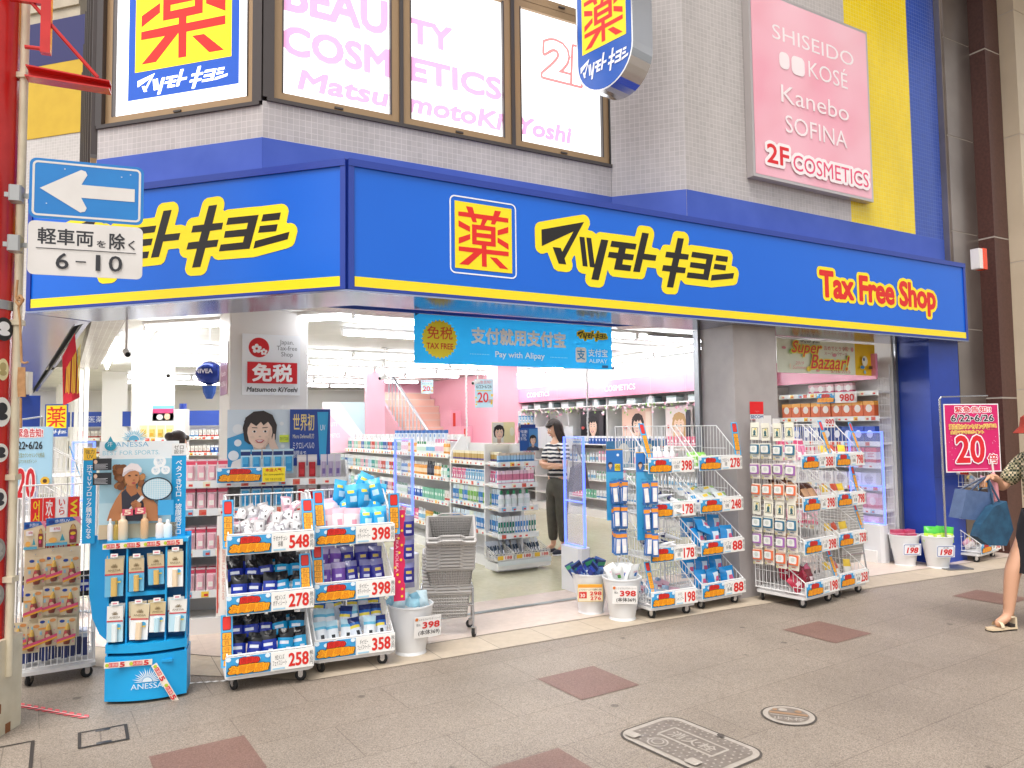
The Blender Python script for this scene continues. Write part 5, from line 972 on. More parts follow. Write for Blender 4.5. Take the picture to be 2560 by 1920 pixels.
def tube_mesh(w, h, c, cap, lab=None):
    m = MB(); m.use(flat(cap, .3)).lathe([(.001, 0), (w * .42, 0), (w * .42, h * .2)], 10); m.use(flat(c, .25)); V = []
    for j in range(7):
        q = j / 6
        for i in range(12): a = i * pi / 6; V.append((w * .5 * cos(a) * (.84 + .16 * q), w * .42 * sin(a) * (1 - q ** 1.5 * .96), h * (.2 + .8 * q)))
    m.add(V, [(j * 12 + i, j * 12 + (i + 1) % 12, (j + 1) * 12 + (i + 1) % 12, (j + 1) * 12 + i) for j in range(6) for i in range(12)])
    if lab: m.use(flat(lab, .3)).quad((-w * .25, -w * .44, h * .35), (w * .25, -w * .44, h * .35), (w * .25, -w * .36, h * .6), (-w * .25, -w * .36, h * .6))
    return m.mesh('tube', None, True)
def price_strip(par, w, text, price, loc, h=.12, note=None):
    m = MB(); m.use(flat('#f4f4f2', .4)).box(0, w, 0, .004, 0, h); o = m.build('price_strip', None, par, False, loc)
    a = Art(.0008); okaidoku(a, .004, .004, w * .5, h - .004)
    a.rect(w * .505, .004, w - .004, h - .004, '#f3f1ec').text(text, w * .52, h * .3, w * .68, h * .86, '#1d1d1f').text(price, w * .7, h * .16, w * .935, h * .86, '#d8291f', bold=.035).text('税\n込\n円', w * .945, h * .15, w * .985, h * .88, '#3a3a3c').rect(w * .52, h * .1, w * .66, h * .18, '#a9d4ea')
    a.build('print', o); return o
_SB = [None]
def side_banner(par, loc, h=.3, w=.075, lean=30., rz=0.):
    if not _SB[0]:
        a = Art(.0008); a.board(-.5, 0, .5, 1, '#4aa8dc', .02)
        a.rrect(-.36, .7, .36, .97, .08, '#5a1512').rrect(-.32, .715, .32, .955, .07, '#da2d25')
        for k, c in enumerate('お買得品'): a.rrect(-.4, .52 - k * .125, .4, .66 - k * .125, .05, '#5b3510').rrect(-.36, .53 - k * .125, .36, .65 - k * .125, .04, '#f5a923').text(c, -.24, .545 - k * .125, .24, .635 - k * .125, '#a05a10')
        a.poly([(-.3, .03), (-.1, .03), (-.02, .13), (-.26, .13)], '#f5a923').poly([(.02, .03), (.2, .03), (.28, .13), (.06, .13)], '#f5a923')
        _SB[0] = a.b.mesh('side_banner')
    o = link('side_banner', _SB[0], par, loc, 0, (radians(-lean), 0, rz)); o.scale = (w, .2, h); return o
def caster(par, x, y, r=.035, yaw=0.):
    c = bpy.data.objects.new('caster', None); COL.objects.link(c); c.parent = par; c.location = (x, y, 0); c.rotation_euler = (0, 0, yaw); c.empty_display_size = .02
    m = MB(); m.use(M_BLACKR).lathe([(.001, -.011), (r * .8, -.011), (r, -.007), (r, .007), (r * .8, .011), (.001, .011)], 14, (0, .012, r), 'x'); m.use(M_CHROME).lathe([(.001, -.012), (r * .4, -.012), (r * .4, .012), (.001, .012)], 8, (0, .012, r), 'x'); m.build('wheel', None, c)
    m = MB(); m.use(M_CHROME).box(-.017, -.013, -.005, .025, r, r * 2.1).box(.013, .017, -.005, .025, r, r * 2.1).box(-.018, .018, -.014, .02, r * 2.1, r * 2.1 + .006); m.build('fork', None, c)
def wagon(name, label, x, y, yaw, w, tiers, top, texts, d=.44, strips=True, banners=(), group='white wire sales wagons', yawc=.5):
    t = thing(name, label, 'sales wagon', (x, y, 0), radians(yaw), group)
    m = MB(); r = .0028; R = .0055
    zlo = tiers[0] + .02
    for X in (0, w):
        m.path([(X, d, zlo), (X, d, top)], R, 6)
    n = max(8, int(w / .033))
    for k in range(1, n): m.tube((w * k / n, d, zlo), (w * k / n, d, top - .01), r)
    m.path([(0, d, top), (w, d, top)], R, 6)
    for z in [zlo] + [q + .2 for q in tiers]: m.tube((0, d - .004, z), (w, d - .004, z), r * 1.2)
    m.build('back_grid', M_WIRE, t)
    for i, z in enumerate(tiers):
        zn = tiers[i + 1] - .015 if i + 1 < len(tiers) else top; lip = z + .125; f = z + .025
        dep = d * (.42 if i + 1 < len(tiers) else .55)
        m = MB(); m.path([(0, 0, lip), (w, 0, lip)], R, 6).path([(0, d, f), (0, 0, f), (w, 0, f), (w, d, f)], R, 6)
        for k in range(1, n): m.tube((w * k / n, 0, f), (w * k / n, d, f), r, cap=False).tube((w * k / n, 0, f), (w * k / n, 0, lip), r, cap=False)
        for k in (.3, .6): m.tube((0, d * k, f), (w, d * k, f), r)
        m.tube((0, 0, (f + lip) / 2), (w, 0, (f + lip) / 2), r); m.build('basket', M_WIRE, t)
        for X in (0, w):
            m = MB(); ns = max(6, int(d / .036)); yt = d - dep * .75
            m.path([(X, 0, f), (X, 0, lip), (X, yt, zn), (X, d, zn)], R * .9, 6)
            for k in range(1, ns):
                yy = d * k / ns; zt_ = lip + (zn - lip) * min(1, yy / yt); m.tube((X, yy, f), (X, yy, zt_), r, cap=False)
            m.tube((X, 0, (f + lip) / 2), (X, d, (f + lip) / 2), r).tube((X, d * .35, lip + .06), (X, d, lip + .06), r); m.build('side_grid', M_WIRE, t)
        if texts and texts[i]: price_strip(t, w + .02, texts[i][0], texts[i][1], (-.01, -.012, z), .12)
    m = MB(); m.use(pbr('white_base', '#dedcd9', .4)).bbox(-.01, w + .01, 0, d + .01, .078, .1, .03); m.build('base', None, t)
    for q, (cx_, cy_) in enumerate(((.05, .05), (w - .05, .05), (.05, d - .04), (w - .05, d - .04))): caster(t, cx_, cy_, .036, yawc + q * .7)
    for b in banners: side_banner(t, *b)
    return t
def in_wagon(t, me, name, x, y, z, label, cat, group, lean=-18., yaw=0., roll=0.):
    M = Matrix.Translation(t.location) @ Matrix.Rotation(t.rotation_euler.z, 4, 'Z') @ Matrix.Translation((x, y, z)) @ Matrix.Rotation(radians(yaw), 4, 'Z') @ Matrix.Rotation(radians(lean), 4, 'X') @ Matrix.Rotation(radians(roll), 4, 'Y')
    o = bpy.data.objects.new(name, me); COL.objects.link(o); o.matrix_world = M; tag(o, label, cat, group); return o
def row(t, mes, name, z, y, x0, x1, label, cat, group, lean=-18., jit=6., zj=.01, seed=1):
    rnd = random.Random(seed); n = len(mes); cnt = {}; kinds = [k[1] for k in mes]
    for i, (me, desc) in enumerate(mes):
        c = cnt.get(desc, 0); cnt[desc] = c + 1
        in_wagon(t, me, name, x0 + (x1 - x0) * (i + .5) / n + rnd.uniform(-.006, .006), y + rnd.uniform(-.01, .01), z + rnd.uniform(0, zj), '%s %s %s' % (nth(c, kinds.count(desc)), desc, label), cat, group, lean + rnd.uniform(-jit, jit) * .6, rnd.uniform(-jit, jit) * 1.5, rnd.uniform(-jit, jit))
def pile(t, mes, name, n, x0, x1, y0, y1, z0, z1, place, cat, group, seed=1, tilt=70.):
    rnd = random.Random(seed); ks = [mes[rnd.randrange(len(mes))] for _ in range(n)]; cnt = {}
    pts = sorted([(rnd.uniform(x0, x1), rnd.uniform(y0, y1)) for _ in range(n)])
    for (x, y), (me, desc) in zip(pts, ks):
        c = cnt.get(desc, 0); cnt[desc] = c + 1; q = (y - y0) / max(y1 - y0, .01)
        in_wagon(t, me, name, x, y, z0 + (z1 - z0) * q * rnd.uniform(.5, 1.), '%s %s from the left %s' % (nth(c, sum(k[1] == desc for k in ks)), desc, place), cat, group, rnd.uniform(-tilt, 0), rnd.uniform(-40, 40), rnd.uniform(-35, 35))
tiersA, tiersC = [.1, .468, .835], [.1, .468, .835, 1.205]
bn = lambda w: [(( .02, -.004, .98), .26, .07, 22.), ((w - .03, -.004, .98), .26, .07, 22.)]
wA = wagon('sales_wagon', 'white wire wagon of black men\'s pouches, price strips 548, 278 and 258', -1.765, 4.69, 24.5, .51, tiersA, 1.17,
    [('MZメンズ\nフェイスシート', '258'), ('MZメンズ\nボディシート', '278'), ('テオナチュレ\n各種', '548')], .45, banners=[((.0, -.006, .16), .31, .07, 14.), ((.0, -.006, .88), .3, .065, 14.), ((.49, -.006, .9), .27, .075, 22.), ((.47, -.006, .55), .26, .07, 14.)])
wB = wagon('sales_wagon', 'white wire wagon of purple, pink and cyan pouches with price strips 398, 398 and 358', -1.305, 5.005, 24.5, .52, tiersA, 1.17,
    [('ギャツビー\nフェイスペーパー', '358'), ('ギャツビー\nボディペーパー', '398'), ('ギャツビー\nボディペーパー', '398')], .45, banners=[((.03, -.006, .93), .28, .07, 22.), ((.02, -.006, .55), .3, .07, 14.), ((.53, -.008, .88), .28, .075, 5.)])
wC1 = wagon('sales_wagon', 'four-tier white wire wagon with white bottles, price strips 398, 178, 178 and 198', 1.13, 6.3, 26., .46, tiersC, 1.6,
    [('ドテラ\nシャンプー', '198'), ('ダヴ洗顔料\n各種', '178'), ('ダヴ洗顔料\n各種', '178'), ('ハトムギ\n化粧水', '398')], .48, banners=[((.02, 0, .22), .26, .055, 18.), ((.02, 0, .59), .3, .05, 18.), ((.02, 0, 1.33), .32, .055, 22.)])
wC2 = wagon('sales_wagon', 'four-tier white wire wagon of light blue pad packs, price strips 278, 248, 88 and 88', 1.625, 6.6, 32., .52, tiersC, 1.6,
    [('ソフィ\n各種', '88'), ('ソフィ\n各種', '88'), ('ナイーブ\n各種', '248'), ('クロロパーム\n各種', '278')], .46, banners=[((.5, -.004, 1.33), .3, .08, 8.)])
wE1 = wagon('sales_wagon', 'four-tier white wire wagon of bronze pouches beside the hanging soap cards, topmost strip 388', 2.52, 6.6, 37., .5, tiersC, 1.6,
    [('クリア\n歯磨き', '198'), ('テーブル\n各種', '398'), ('テーブル\n各種', '398'), ('ゴム手袋\n各種', '388')], .5, banners=[((.47, -.004, 1.33), .32, .06, 18.), ((.5, -.004, .22), .28, .06, 18.)])
wE2 = wagon('sales_wagon', 'white wire wagon behind the bronze pouches, price strips 798, 798, 758 and 258', 2.98, 6.98, 36., .46, tiersC, 1.6,
    [('サプリ\n各種', '258'), ('サプリ\n各種', '758'), ('サプリ\n各種', '798'), ('サプリ\n各種', '798')], .46, banners=[((.42, -.004, 1.33), .3, .05, 18.), ((.36, -.004, .96), .24, .06, 12.), ((.42, -.004, .6), .26, .05, 18.)])
# goods, wagon A
def men(c, s): return pouch_mesh(.1, .17, .05, [(.22, '#0f1014'), (.72, c), (1, '#101116')], s, .18, band=[(-.7, .3, .42, .5, '#e8ecf4'), (-.7, .5, .32, .36, '#c8d2e6'), (-.15 + .1 * s, .45 + .1 * s, .22, .32, '#dfe6f2')])
PM = [(men('#1c36a8', 1), 'royal blue panelled black pouch'), (men('#1b2f98', 2), 'royal blue panelled black pouch'), (men('#1e9fd8', 3), 'cyan panelled black pouch'), (men('#22a6dc', 4), 'black pouch with cyan panel')]
gA = 'men\'s sheet pouches on the wire wagon'
for z, nm in ((.468, 'middle'), (.1, 'lowest')):
    row(wA, [PM[0], PM[1], PM[0], PM[2], PM[3]], 'pouch', z + .05, .09, .02, .49, 'from the left, front row of the %s men\'s basket' % nm, 'pouch', gA, -14, 7, seed=int(z * 100))
    row(wA, [PM[1], PM[0], PM[1], PM[3], PM[2]], 'pouch', z + .13, .2, .02, .49, 'from the left, back row of the %s men\'s basket' % nm, 'pouch', gA, -20, 7, seed=int(z * 100) + 1)
    row(wA, [PM[0], PM[1], PM[2], PM[3]], 'pouch', z + .15, .31, .04, .48, 'from the left, rear row of the %s men\'s basket' % nm, 'pouch', gA, -10, 7, seed=int(z * 100) + 2)
def clearp(c, s): return pouch_mesh(.075, .1, .035, [(1, c)], s, .2, 6, 6, band=[(-.5, .6, .3, .75, '#f4f3f2'), (-.1, .25, .42, .6, '#6f6a6c')])
PC = [(clearp('#b9b4b4', 11), 'small clear bag with barcode label'), (clearp('#a9a6ab', 12), 'small grey bag with barcode label'), (clearp('#cfa3b0', 13), 'small pink bag with barcode label'), (clearp('#cdc8c8', 14), 'small white bag with barcode label')]
pile(wA, PC, 'bag', 46, .05, .46, .04, .36, .87, 1.08, 'in the 548 basket', 'bag', 'small bags heaped in the 548 basket', 3)
pile(wA, PC, 'bag', 18, .06, .45, .05, .3, .86, .95, 'low in the 548 basket', 'bag', 'small bags heaped in the 548 basket', 7)
# wagon B
PKP = [(pouch_mesh(.12, .18, .05, [(.8, '#f6dfe3'), (1, '#f3b9c6')], s, .25, band=[(-.2, .4, .35, .6, '#ee9cae'), (-.8, .8, .76, .82, '#2a2226')]), 'pink and white pouch') for s in (1, 2)]
CYP = [(pouch_mesh(.11, .18, .06, [(.75, '#2fa9e4'), (1, '#58bfec')], s, .15, band=[(-.3, .3, .3, .5, '#bfe4f6'), (-.6, .2, .72, .8, '#f0dc58')]), 'cyan pouch') for s in (3, 4, 5)]
PUP = [(pouch_mesh(.095, .18, .05, [(.2, '#cfc9d8'), (.78, '#7049a4'), (1, '#a89cc0')], s, .15, band=[(-.4, .4, .4, .5, '#d8cce8')]), 'purple pouch') for s in (6, 7)]
NVP = [(pouch_mesh(.095, .18, .05, [(.2, '#8f90b4'), (.76, '#2b2a86'), (1, '#70709c')], s, .15, band=[(-.5, .5, .55, .64, '#c8b25a'), (-.3, .5, .36, .42, '#c5c8e4')]), 'navy pouch') for s in (8, 9)]
WTP = [(pouch_mesh(.085, .17, .05, [(.15, '#2e4f9e'), (.62, '#eef3f7'), (.8, '#6fc3e4'), (1, '#bfe2f0')], s, .2, band=[(-.2, .3, .2, .45, '#2a2d33'), (-.9, .6, .62, .7, '#f0dc50')]), 'white and light blue pouch') for s in (10, 11)]
WNP = [(pouch_mesh(.085, .17, .05, [(.6, '#e3eaf4'), (.8, '#2f6cc0'), (1, '#1e2f6e')], 12, .2, band=[(-.2, .3, .2, .45, '#2a2d33'), (-.9, .6, .6, .68, '#f0dc50')]), 'white and navy pouch')]
gB = 'sheet pouches on the second wire wagon'
row(wB, [PKP[0], PKP[1], PKP[0], CYP[0], CYP[1]], 'pouch', .885, .08, .02, .5, 'from the left, front of the upper 398 basket', 'pouch', gB, -12, 5, seed=4)
row(wB, [PKP[1], PKP[0], CYP[1], CYP[2], CYP[0]], 'pouch', .95, .2, .02, .5, 'from the left, second row of the upper 398 basket', 'pouch', gB, -25, 8, seed=5)
pile(wB, CYP, 'pouch', 9, .2, .48, .16, .34, 1.02, 1.17, 'on top of the upper 398 basket', 'pouch', gB, 12, 60)
for y, z, nm in ((.09, .52, 'front'), (.2, .6, 'back'), (.31, .62, 'rear')): row(wB, [PUP[0], PUP[1], NVP[0], NVP[1], NVP[0]], 'pouch', z, y, .02, .5, 'from the left, %s row of the lower 398 basket' % nm, 'pouch', gB, -15, 6, seed=int(y * 100))
for y, z, nm, q in ((.08, .15, 'front', [WTP[0], WTP[1], WTP[0], WNP[0], WTP[1], WNP[0]]), (.18, .21, 'second', [WTP[1], WTP[0], WNP[0], WTP[0], WNP[0], WNP[0]]), (.29, .27, 'rear', [WNP[0], WTP[0], WNP[0], WNP[0], WTP[1], WNP[0]])): row(wB, q, 'pouch', z, y, .02, .5, 'from the left, %s row of the 358 basket' % nm, 'pouch', gB, -22, 9, seed=int(y * 90))
# wagon C1, C2
HB = [(b_bottle(.055, .19, '#f2eef0', '#f4f2f2', '#e9a3bd'), 'white bottle with pink label')]
row(wC1, HB * 6, 'bottle', 1.235, .16, .04, .4, 'from the left, upper basket of the bottle wagon', 'bottle', 'lotion bottles', 0, 2, 0, 5); row(wC1, HB * 6, 'bottle', 1.235, .26, .04, .4, 'from the left, rear row of the bottle wagon', 'bottle', 'lotion bottles', 0, 2, 0, 6)
TU = [(tube_mesh(.05, .19, '#f2f2f4', '#1e2a66', '#aab4cc'), 'white tube with navy cap')]
for z, n, s in ((.86, 12, 3), (.5, 15, 4)):
    rnd = random.Random(s)
    for k in range(n): in_wagon(wC1, TU[0][0], 'tube', rnd.uniform(.08, .36), rnd.uniform(.08, .34), z + .04 + .035 * (k % 4), '%s white navy-capped tube lying in the %s 178 basket' % (nth(k, n), 'upper' if z > .6 else 'lower'), 'tube', 'tubes lying in the wire wagon', rnd.uniform(60, 110), rnd.uniform(-80, 80), rnd.uniform(-20, 20))
SBX = [(b_box(.08, .05, .05, c, s_, None, None, t_), d) for c, s_, t_, d in (('#a9c8e0', '#f2f4f6', None, 'small pale blue carton'), ('#e6b8c6', '#c84a72', None, 'small pink carton'), ('#e8ebee', '#4f86b8', None, 'small white blue-striped carton'), ('#7fa6c8', None, '#e8f0f6', 'small blue carton'))]
pile(wC1, SBX, 'small_carton', 26, .06, .4, .05, .4, .14, .2, 'in the lower 198 basket', 'small carton', 'small cartons heaped in the 198 basket', 5, 30)
GP = [(pouch_mesh(.13, .09, .05, [(1, '#8fcf5a')], 2, .3, band=[(-.6, .6, .3, .6, '#d9efc0')]), 'light green pack')]
row(wC2, GP * 3, 'pack', 1.24, .12, .02, .42, 'from the left in the 278 basket', 'pack', 'green packs', -30, 8, seed=2); row(wC2, GP * 2, 'pack', 1.28, .2, .1, .36, 'from the left, rear of the 278 basket', 'pack', 'green packs', -30, 8, seed=3)
WP = [(pouch_mesh(.18, .13, .06, [(1, '#eef1f2')], 3, .25, band=[(-.6, -.2, .3, .7, '#4aa3d6'), (-.1, .7, .15, .25, '#2c58a8')]), 'white wet wipe pack with blue drop'), (pouch_mesh(.18, .13, .06, [(1, '#d8dfe0')], 4, .25, band=[(-.6, -.2, .4, .7, '#f0d050'), (.2, .6, .5, .8, '#9cc070')]), 'grey flowered wipe pack')]
row(wC2, [WP[0], WP[1], WP[1]], 'pack', .9, .1, .0, .5, 'from the left in the 248 basket', 'pack', 'wipe packs', -45, 8, seed=4); row(wC2, [WP[0], WP[1], WP[1]], 'pack', .96, .24, .0, .5, 'from the left, rear of the 248 basket', 'pack', 'wipe packs', -60, 8, seed=5)
SP = [(pouch_mesh(.16, .17, .09, [(1, '#1f8fd4')], s, .18, band=[(-.5, .5, .25, .75, '#d9eaf6'), (-.1, .5, .36, .5, '#e2668c')]), 'light blue pad pack') for s in (5, 6)]
for z, nm in ((.468, 'upper'), (.1, 'lower')): 
    row(wC2, [SP[0], SP[1], SP[0]], 'pad_pack', z + .05, .1, .0, .52, 'from the left, front of the %s 88 basket' % nm, 'pad pack', 'light blue pad packs', -8, 6, seed=int(z * 50)); row(wC2, [SP[1], SP[0], SP[1]], 'pad_pack', z + .13, .24, .0, .52, 'from the left, rear of the %s 88 basket' % nm, 'pad pack', 'light blue pad packs', -8, 6, seed=int(z * 50) + 1)
in_wagon(wC2, SP[0][0], 'pad_pack', .1, .04, .66, 'light blue pad pack tumbled on top of the upper 88 basket', 'pad pack', 'light blue pad packs', -50, 20, 40)
# wagon E1, E2
M_BRZ = pbr('bronze_foil', '#d0a27c', .22, .45); BZ = pouch_mesh(.13, .22, .05, [(.7, '#b98562'), (1, '#5a3426')], 3, .2)
for i in range(len(BZ.materials)): BZ.materials[i] = M_BRZ if i == 0 else pbr('dark_bronze', '#5a3a2c', .22, .6)
row(wE1, [(BZ, 'bronze foil pouch')] * 4, 'pouch', .88, .1, .02, .46, 'from the left, front of the bronze pouch basket', 'pouch', 'bronze pouches', -38, 10, seed=4); row(wE1, [(BZ, 'bronze foil pouch')] * 4, 'pouch', .94, .24, .02, .46, 'from the left, rear of the bronze pouch basket', 'pouch', 'bronze pouches', -45, 12, seed=5); in_wagon(wE1, BZ, 'pouch', .16, .2, .53, 'lone bronze pouch lying in the basket under the others', 'pouch', 'bronze pouches', -55, 20, 15)
RDP = [(pouch_mesh(.12, .15, .07, [(1, c)], s, .25, band=[(-.5, .4, .3, .6, '#f0d8dc')]), d) for c, s, d in (('#b8304a', 1, 'crimson bag'), ('#d86a88', 2, 'rose bag'), ('#7a3038', 3, 'dark red bag'))]
pile(wE1, RDP, 'bag', 9, .06, .42, .08, .36, .14, .2, 'in the lowest basket of the bronze wagon', 'bag', 'red bags in the lowest basket', 2, 40)
GLV = [(b_pack(.1, .22, '#e88fb0', '#f3e4ea', .02, '#f6f0f2', '#d94a78'), 'pink glove pack')]
row(wE1, GLV * 4, 'glove_pack', 1.25, .22, .04, .44, 'from the left in the 388 basket', 'glove pack', 'glove packs', -10, 6, seed=1)
YLP = [(pouch_mesh(.1, .16, .05, [(.6, '#e8e4dc'), (1, c)], s, .3), d) for c, s, d in (('#e8c33a', 4, 'white and yellow pouch'), ('#c8502e', 5, 'white and red pouch'))]
for z, nm in ((1.24, 'top'), (.87, 'second'), (.5, 'third'), (.14, 'lowest')): row(wE2, [YLP[0], YLP[1], YLP[0]], 'pouch', z, .14, .02, .44, 'from the left, %s basket behind the bronze wagon' % nm, 'pouch', 'pouches behind the bronze wagon', -15, 8, seed=int(z * 10))
for k, (u, dz) in enumerate(((.08, 0), (.2, .03), (.34, 0))): 
    m = b_box(.12, .2, .004, '#e9e5e2'); in_wagon(wE1, m, 'blank_card', u, .46, 1.46 + dz, '%s blank white card from the left behind the 388 basket' % nth(k, 3), 'card', 'blank cards', 0, 0, 0)
# hanging soap cards on the left flank of wagon E1
def soap(c, c2): 
    a = Art(.001); a.board(-.05, 0, .05, .14, '#ece5d2', .003); a.b.use(flat(c, .3)).bbox(-.047, .047, -.025, -.001, .045, .128, .012); a.y = -.025; a.rrect(-.036, .056, .036, .118, .012, '#e4e4de').ell(.0, .09, .02, .02, '#c9cdc4', 10); a.y = -.001; a.rect(-.04, .012, .04, .036, '#f4efe2').rect(-.02, .02, .02, .027, c); a.ell(-.038, .012, .012, .012, '#d9cf9a', 8); return a.b.mesh('soap_card')
def thin(c): a = Art(.001); a.board(-.045, 0, .045, .16, '#ebe6d4', .003); a.rect(-.032, .03, .032, .115, '#2e3430').rect(-.028, .034, .028, .111, '#e8e2c4').ell(.0, .07, .014, .022, '#3c6a70', 8).poly([(-.018, .04), (.02, .04), (.0, .066)], '#2f5a66').ell(.008, .1, .012, .008, '#d8c65a', 8); return a.b.mesh('soap_card')
SC_ = [(thin('#888888'), 'cream soap card with small picture'), (soap('#2f6a86', 1), 'teal framed soap card'), (soap('#9a62a6', 1), 'mauve framed soap card'), (soap('#d8673a', 1), 'orange framed soap card')]
wf = Fr(2.52, 6.6, 37.); sdF = Fr(*P2(wf.w(-.012, .5)), 37. - 90)    # its +X runs from the back to the front corner
pb2 = at(sdF, 'hanging_rail_panel', 'white wire panel carrying rows of soap cards on the wagon flank', 'hanging panel', 0, 0, 0)
m = MB(); m.use(M_WIRE)
for k in range(5): m.tube((.02 + k * .115, -.004, .5), (.02 + k * .115, -.004, 1.66), .003)
for k in range(6): m.tube((0, -.004, .58 + k * .19), (.5, -.004, .58 + k * .19), .003)
m.build('grid', None, pb2)
for r_, (k, z) in enumerate(((0, 1.52), (1, 1.35), (2, 1.17), (3, .99), (0, .84), (1, .69), (2, .54), (3, .40))):
    for c in range(4):
        if r_ == 0: nmr = 'topmost row'
        else: nmr = '%s row' % ORD[r_]
        put(SC_[k][0], 'soap_card', sdF.w(.06 + c * .122, -.03 - .004 * c, z - .06 + random.uniform(-.008, .008)), 0, '%s %s from the left, %s on the wagon flank' % (nth(c, 4), SC_[k][1], nmr), 'soap card', 'soap cards on the wagon flank', (radians(random.uniform(-6, 2)), radians(random.uniform(-3, 3)), sdF.a + radians(random.uniform(-5, 5))))
# ---- brush packs hanging on two blue boards left of wagon C1
for i, (px_, dd) in enumerate(((1537, 6.5), (1612, 6.36))):
    r_ = _ray(px_ - 0, 1200); bf = Fr(r_.x / r_.y * dd, dd, 10)
    t = thing('display_board', '%s narrow blue hanging board of toothbrush packs beside the bottle wagon' % ('left', 'right')[i], 'display board', bf.w(0), bf.a)
    kB5 = Crop(1500, 1050, 5.185); zt_ = bf.uv(px_, 1123 if i == 0 else 1130)[1]; zm = bf.uv(px_, 1180)[1]; zb2 = .55
    m = MB(); m.use(mottled('blue_board', '#2f9bd4', '#58b2dc', 2, .4)).box(-.075, .075, 0, .006, zb2 + (.25 if i == 0 else .1), zm); m.build('board', None, t)
    a = Art(); a.rect(-.075, zm, .075, zt_, '#2f78c0').rect(-.075, zt_ - .008, .075, zt_, '#d8a848').ell(.03, zt_ - .05, .012, .012, '#e8f2fa', 10).rect(.0, zm + .01, .05, zm + .07, '#f2d83a').text('498', .004, zm + .02, .046, zm + .06, '#8a5a10'); face(a, -.04, zm + .06, .022, '#3a241c'); a.build('header', t)
    m = MB(); m.use(M_CHROME)
    for z in (zm - .06, zm - .26, zm - .47): m.tube((-.03, 0, z), (-.03, -.14, z + .01), .003).tube((.035, 0, z), (.035, -.14, z + .01), .003)
    m.build('hook', None, t)
    HP = b_pack(.055, .19, '#e7e4e8', '#3f74b8', .014, '#f4f2ee', '#e8923a')
    c = 0
    for ri, z in enumerate((zm - .26, zm - .47, zm - .68)):
        for h_ in (-.03, .035):
            for q in range(4 if i == 0 else 2): c += 1; put(HP, 'toothbrush_pack', bf.w(h_ + random.uniform(-.004, .004), -.13 + q * .028, z + random.uniform(-.01, .01)), 0, '%s boxed toothbrush pack in row %s on the %s blue board' % (nth((q if h_ < 0 else q + (4 if i == 0 else 2)), 8 if i == 0 else 4), ('one', 'two', 'three')[ri], ('left', 'right')[i]), 'toothbrush pack', 'toothbrush packs on blue boards', (0, radians(random.uniform(-5, 5)), bf.a + radians(random.uniform(-9, 9))))
# ---- buckets
def bucket(label, x, y, s=1., sign=None):
    t = thing('bucket', label, 'bucket', (x, y, .004), 0, 'white sale buckets'); r0, r1, h = .112 * s, .16 * s, .345 * s
    m = MB(); pr = [(.001, .0), (r0, 0)]
    for k in range(15): q = k / 14; rr_ = r0 + (r1 - r0) * q - .004; pr += [(rr_ - .0025, h * (.06 + .8 * q)), (rr_ + .001, h * (.06 + .8 * q) + .008)]
    pr += [(r1 - .002, h * .96), (r1 + .006, h * .97), (r1 + .006, h), (r1 - .006, h), (r1 - .012, h * .9), (r0 * .95, h * .5), (.001, h * .48)]
    m.lathe(pr, 36); m.build('body', pbr('white_plastic', '#e6e7e8', .35), t, True)
    if sign: sign(t, r0, r1, h)
    return t
def card298(t, r0, r1, h):
    a = Art(.001); a.board(-.105, 0, .105, .15, '#e9c86a', .003); a.rect(-.1, .005, .1, .145, '#f4ead0').rect(-.1, .12, .1, .145, '#efa53a').text('ニベアクリームケア洗顔料 各種', -.095, .095, .095, .112, '#2a2420').rect(-.095, .03, -.03, .085, '#d8342a').text('30', -.085, .038, -.045, .07, '#f4f0e8', bold=.02).text('298', -.005, .055, .095, .088, '#d8342a', bold=.03).text('276', .0, .015, .09, .045, '#d8342a', bold=.02); a.build('price_card', t, (-.02, -r1 * .93, h * .36), 0, (radians(8), 0, radians(0)))
def card398(rot=0, off=(0, 0, 0)):
    def f(t, r0, r1, h):
        a = Art(.001); a.board(-.1, 0, .1, .15, '#f1efec', .003); a.text('ビオレさらさらパウダーシート', -.095, .122, .095, .138, '#3a3a3a').text('税込', -.085, .085, -.055, .105, '#333333').text('398', -.04, .065, .09, .112, '#d5302e', bold=.035).text('(本体369)', -.07, .015, .09, .055, '#2a2a2c', bold=.01).ell(-.085, .135, .012, .012, '#d8762e', 8); a.build('price_card', t, (off[0], -r1 * .95 + off[1], h * .38 + off[2]), 0, (radians(7), 0, radians(rot)))
    return f
def card198(t, r0, r1, h):
    a = Art(.001); a.board(-.1, 0, .1, .13, '#e9ebf0', .003); a.polys(ring(-.092, .008, .092, .122, .015, .006), '#4a64a8'); a.text('198', -.06, .025, .07, .09, '#d02c30', bold=.04, shear=.15).text('各種', -.03, .095, .03, .115, '#8a8a90'); a.build('price_card', t, (.0, -r1 * .96, h * .38), 0, (radians(7), 0, 0))
def heap(t, mes, n, R, z, place, cat, group, seed, hh=.1):
    rnd = random.Random(seed); cnt = {}; ks = [mes[rnd.randrange(len(mes))] for _ in range(n)]
    for me, d in ks:
        c = cnt.get(d, 0); cnt[d] = c + 1; a = rnd.uniform(0, 6.28); r_ = R * rnd.uniform(0, 1) ** .6
        o = put(me, cat.replace(' ', '_'), (t.location.x + r_ * cos(a), t.location.y + r_ * sin(a), z + hh * rnd.random() * (1 - r_ / R * .5)), 0, '%s %s %s' % (nth(c, sum(k[1] == d for k in ks)), d, place), cat, group, (radians(rnd.uniform(-40, 25)), radians(rnd.uniform(-40, 40)), rnd.uniform(-.9, .9)))
bk1 = bucket('white ribbed bucket of pale blue bags beside the basket trolley, 398 card on its flank', -.75, 5.5, 1., card398(28, (.13, .05, .0)))
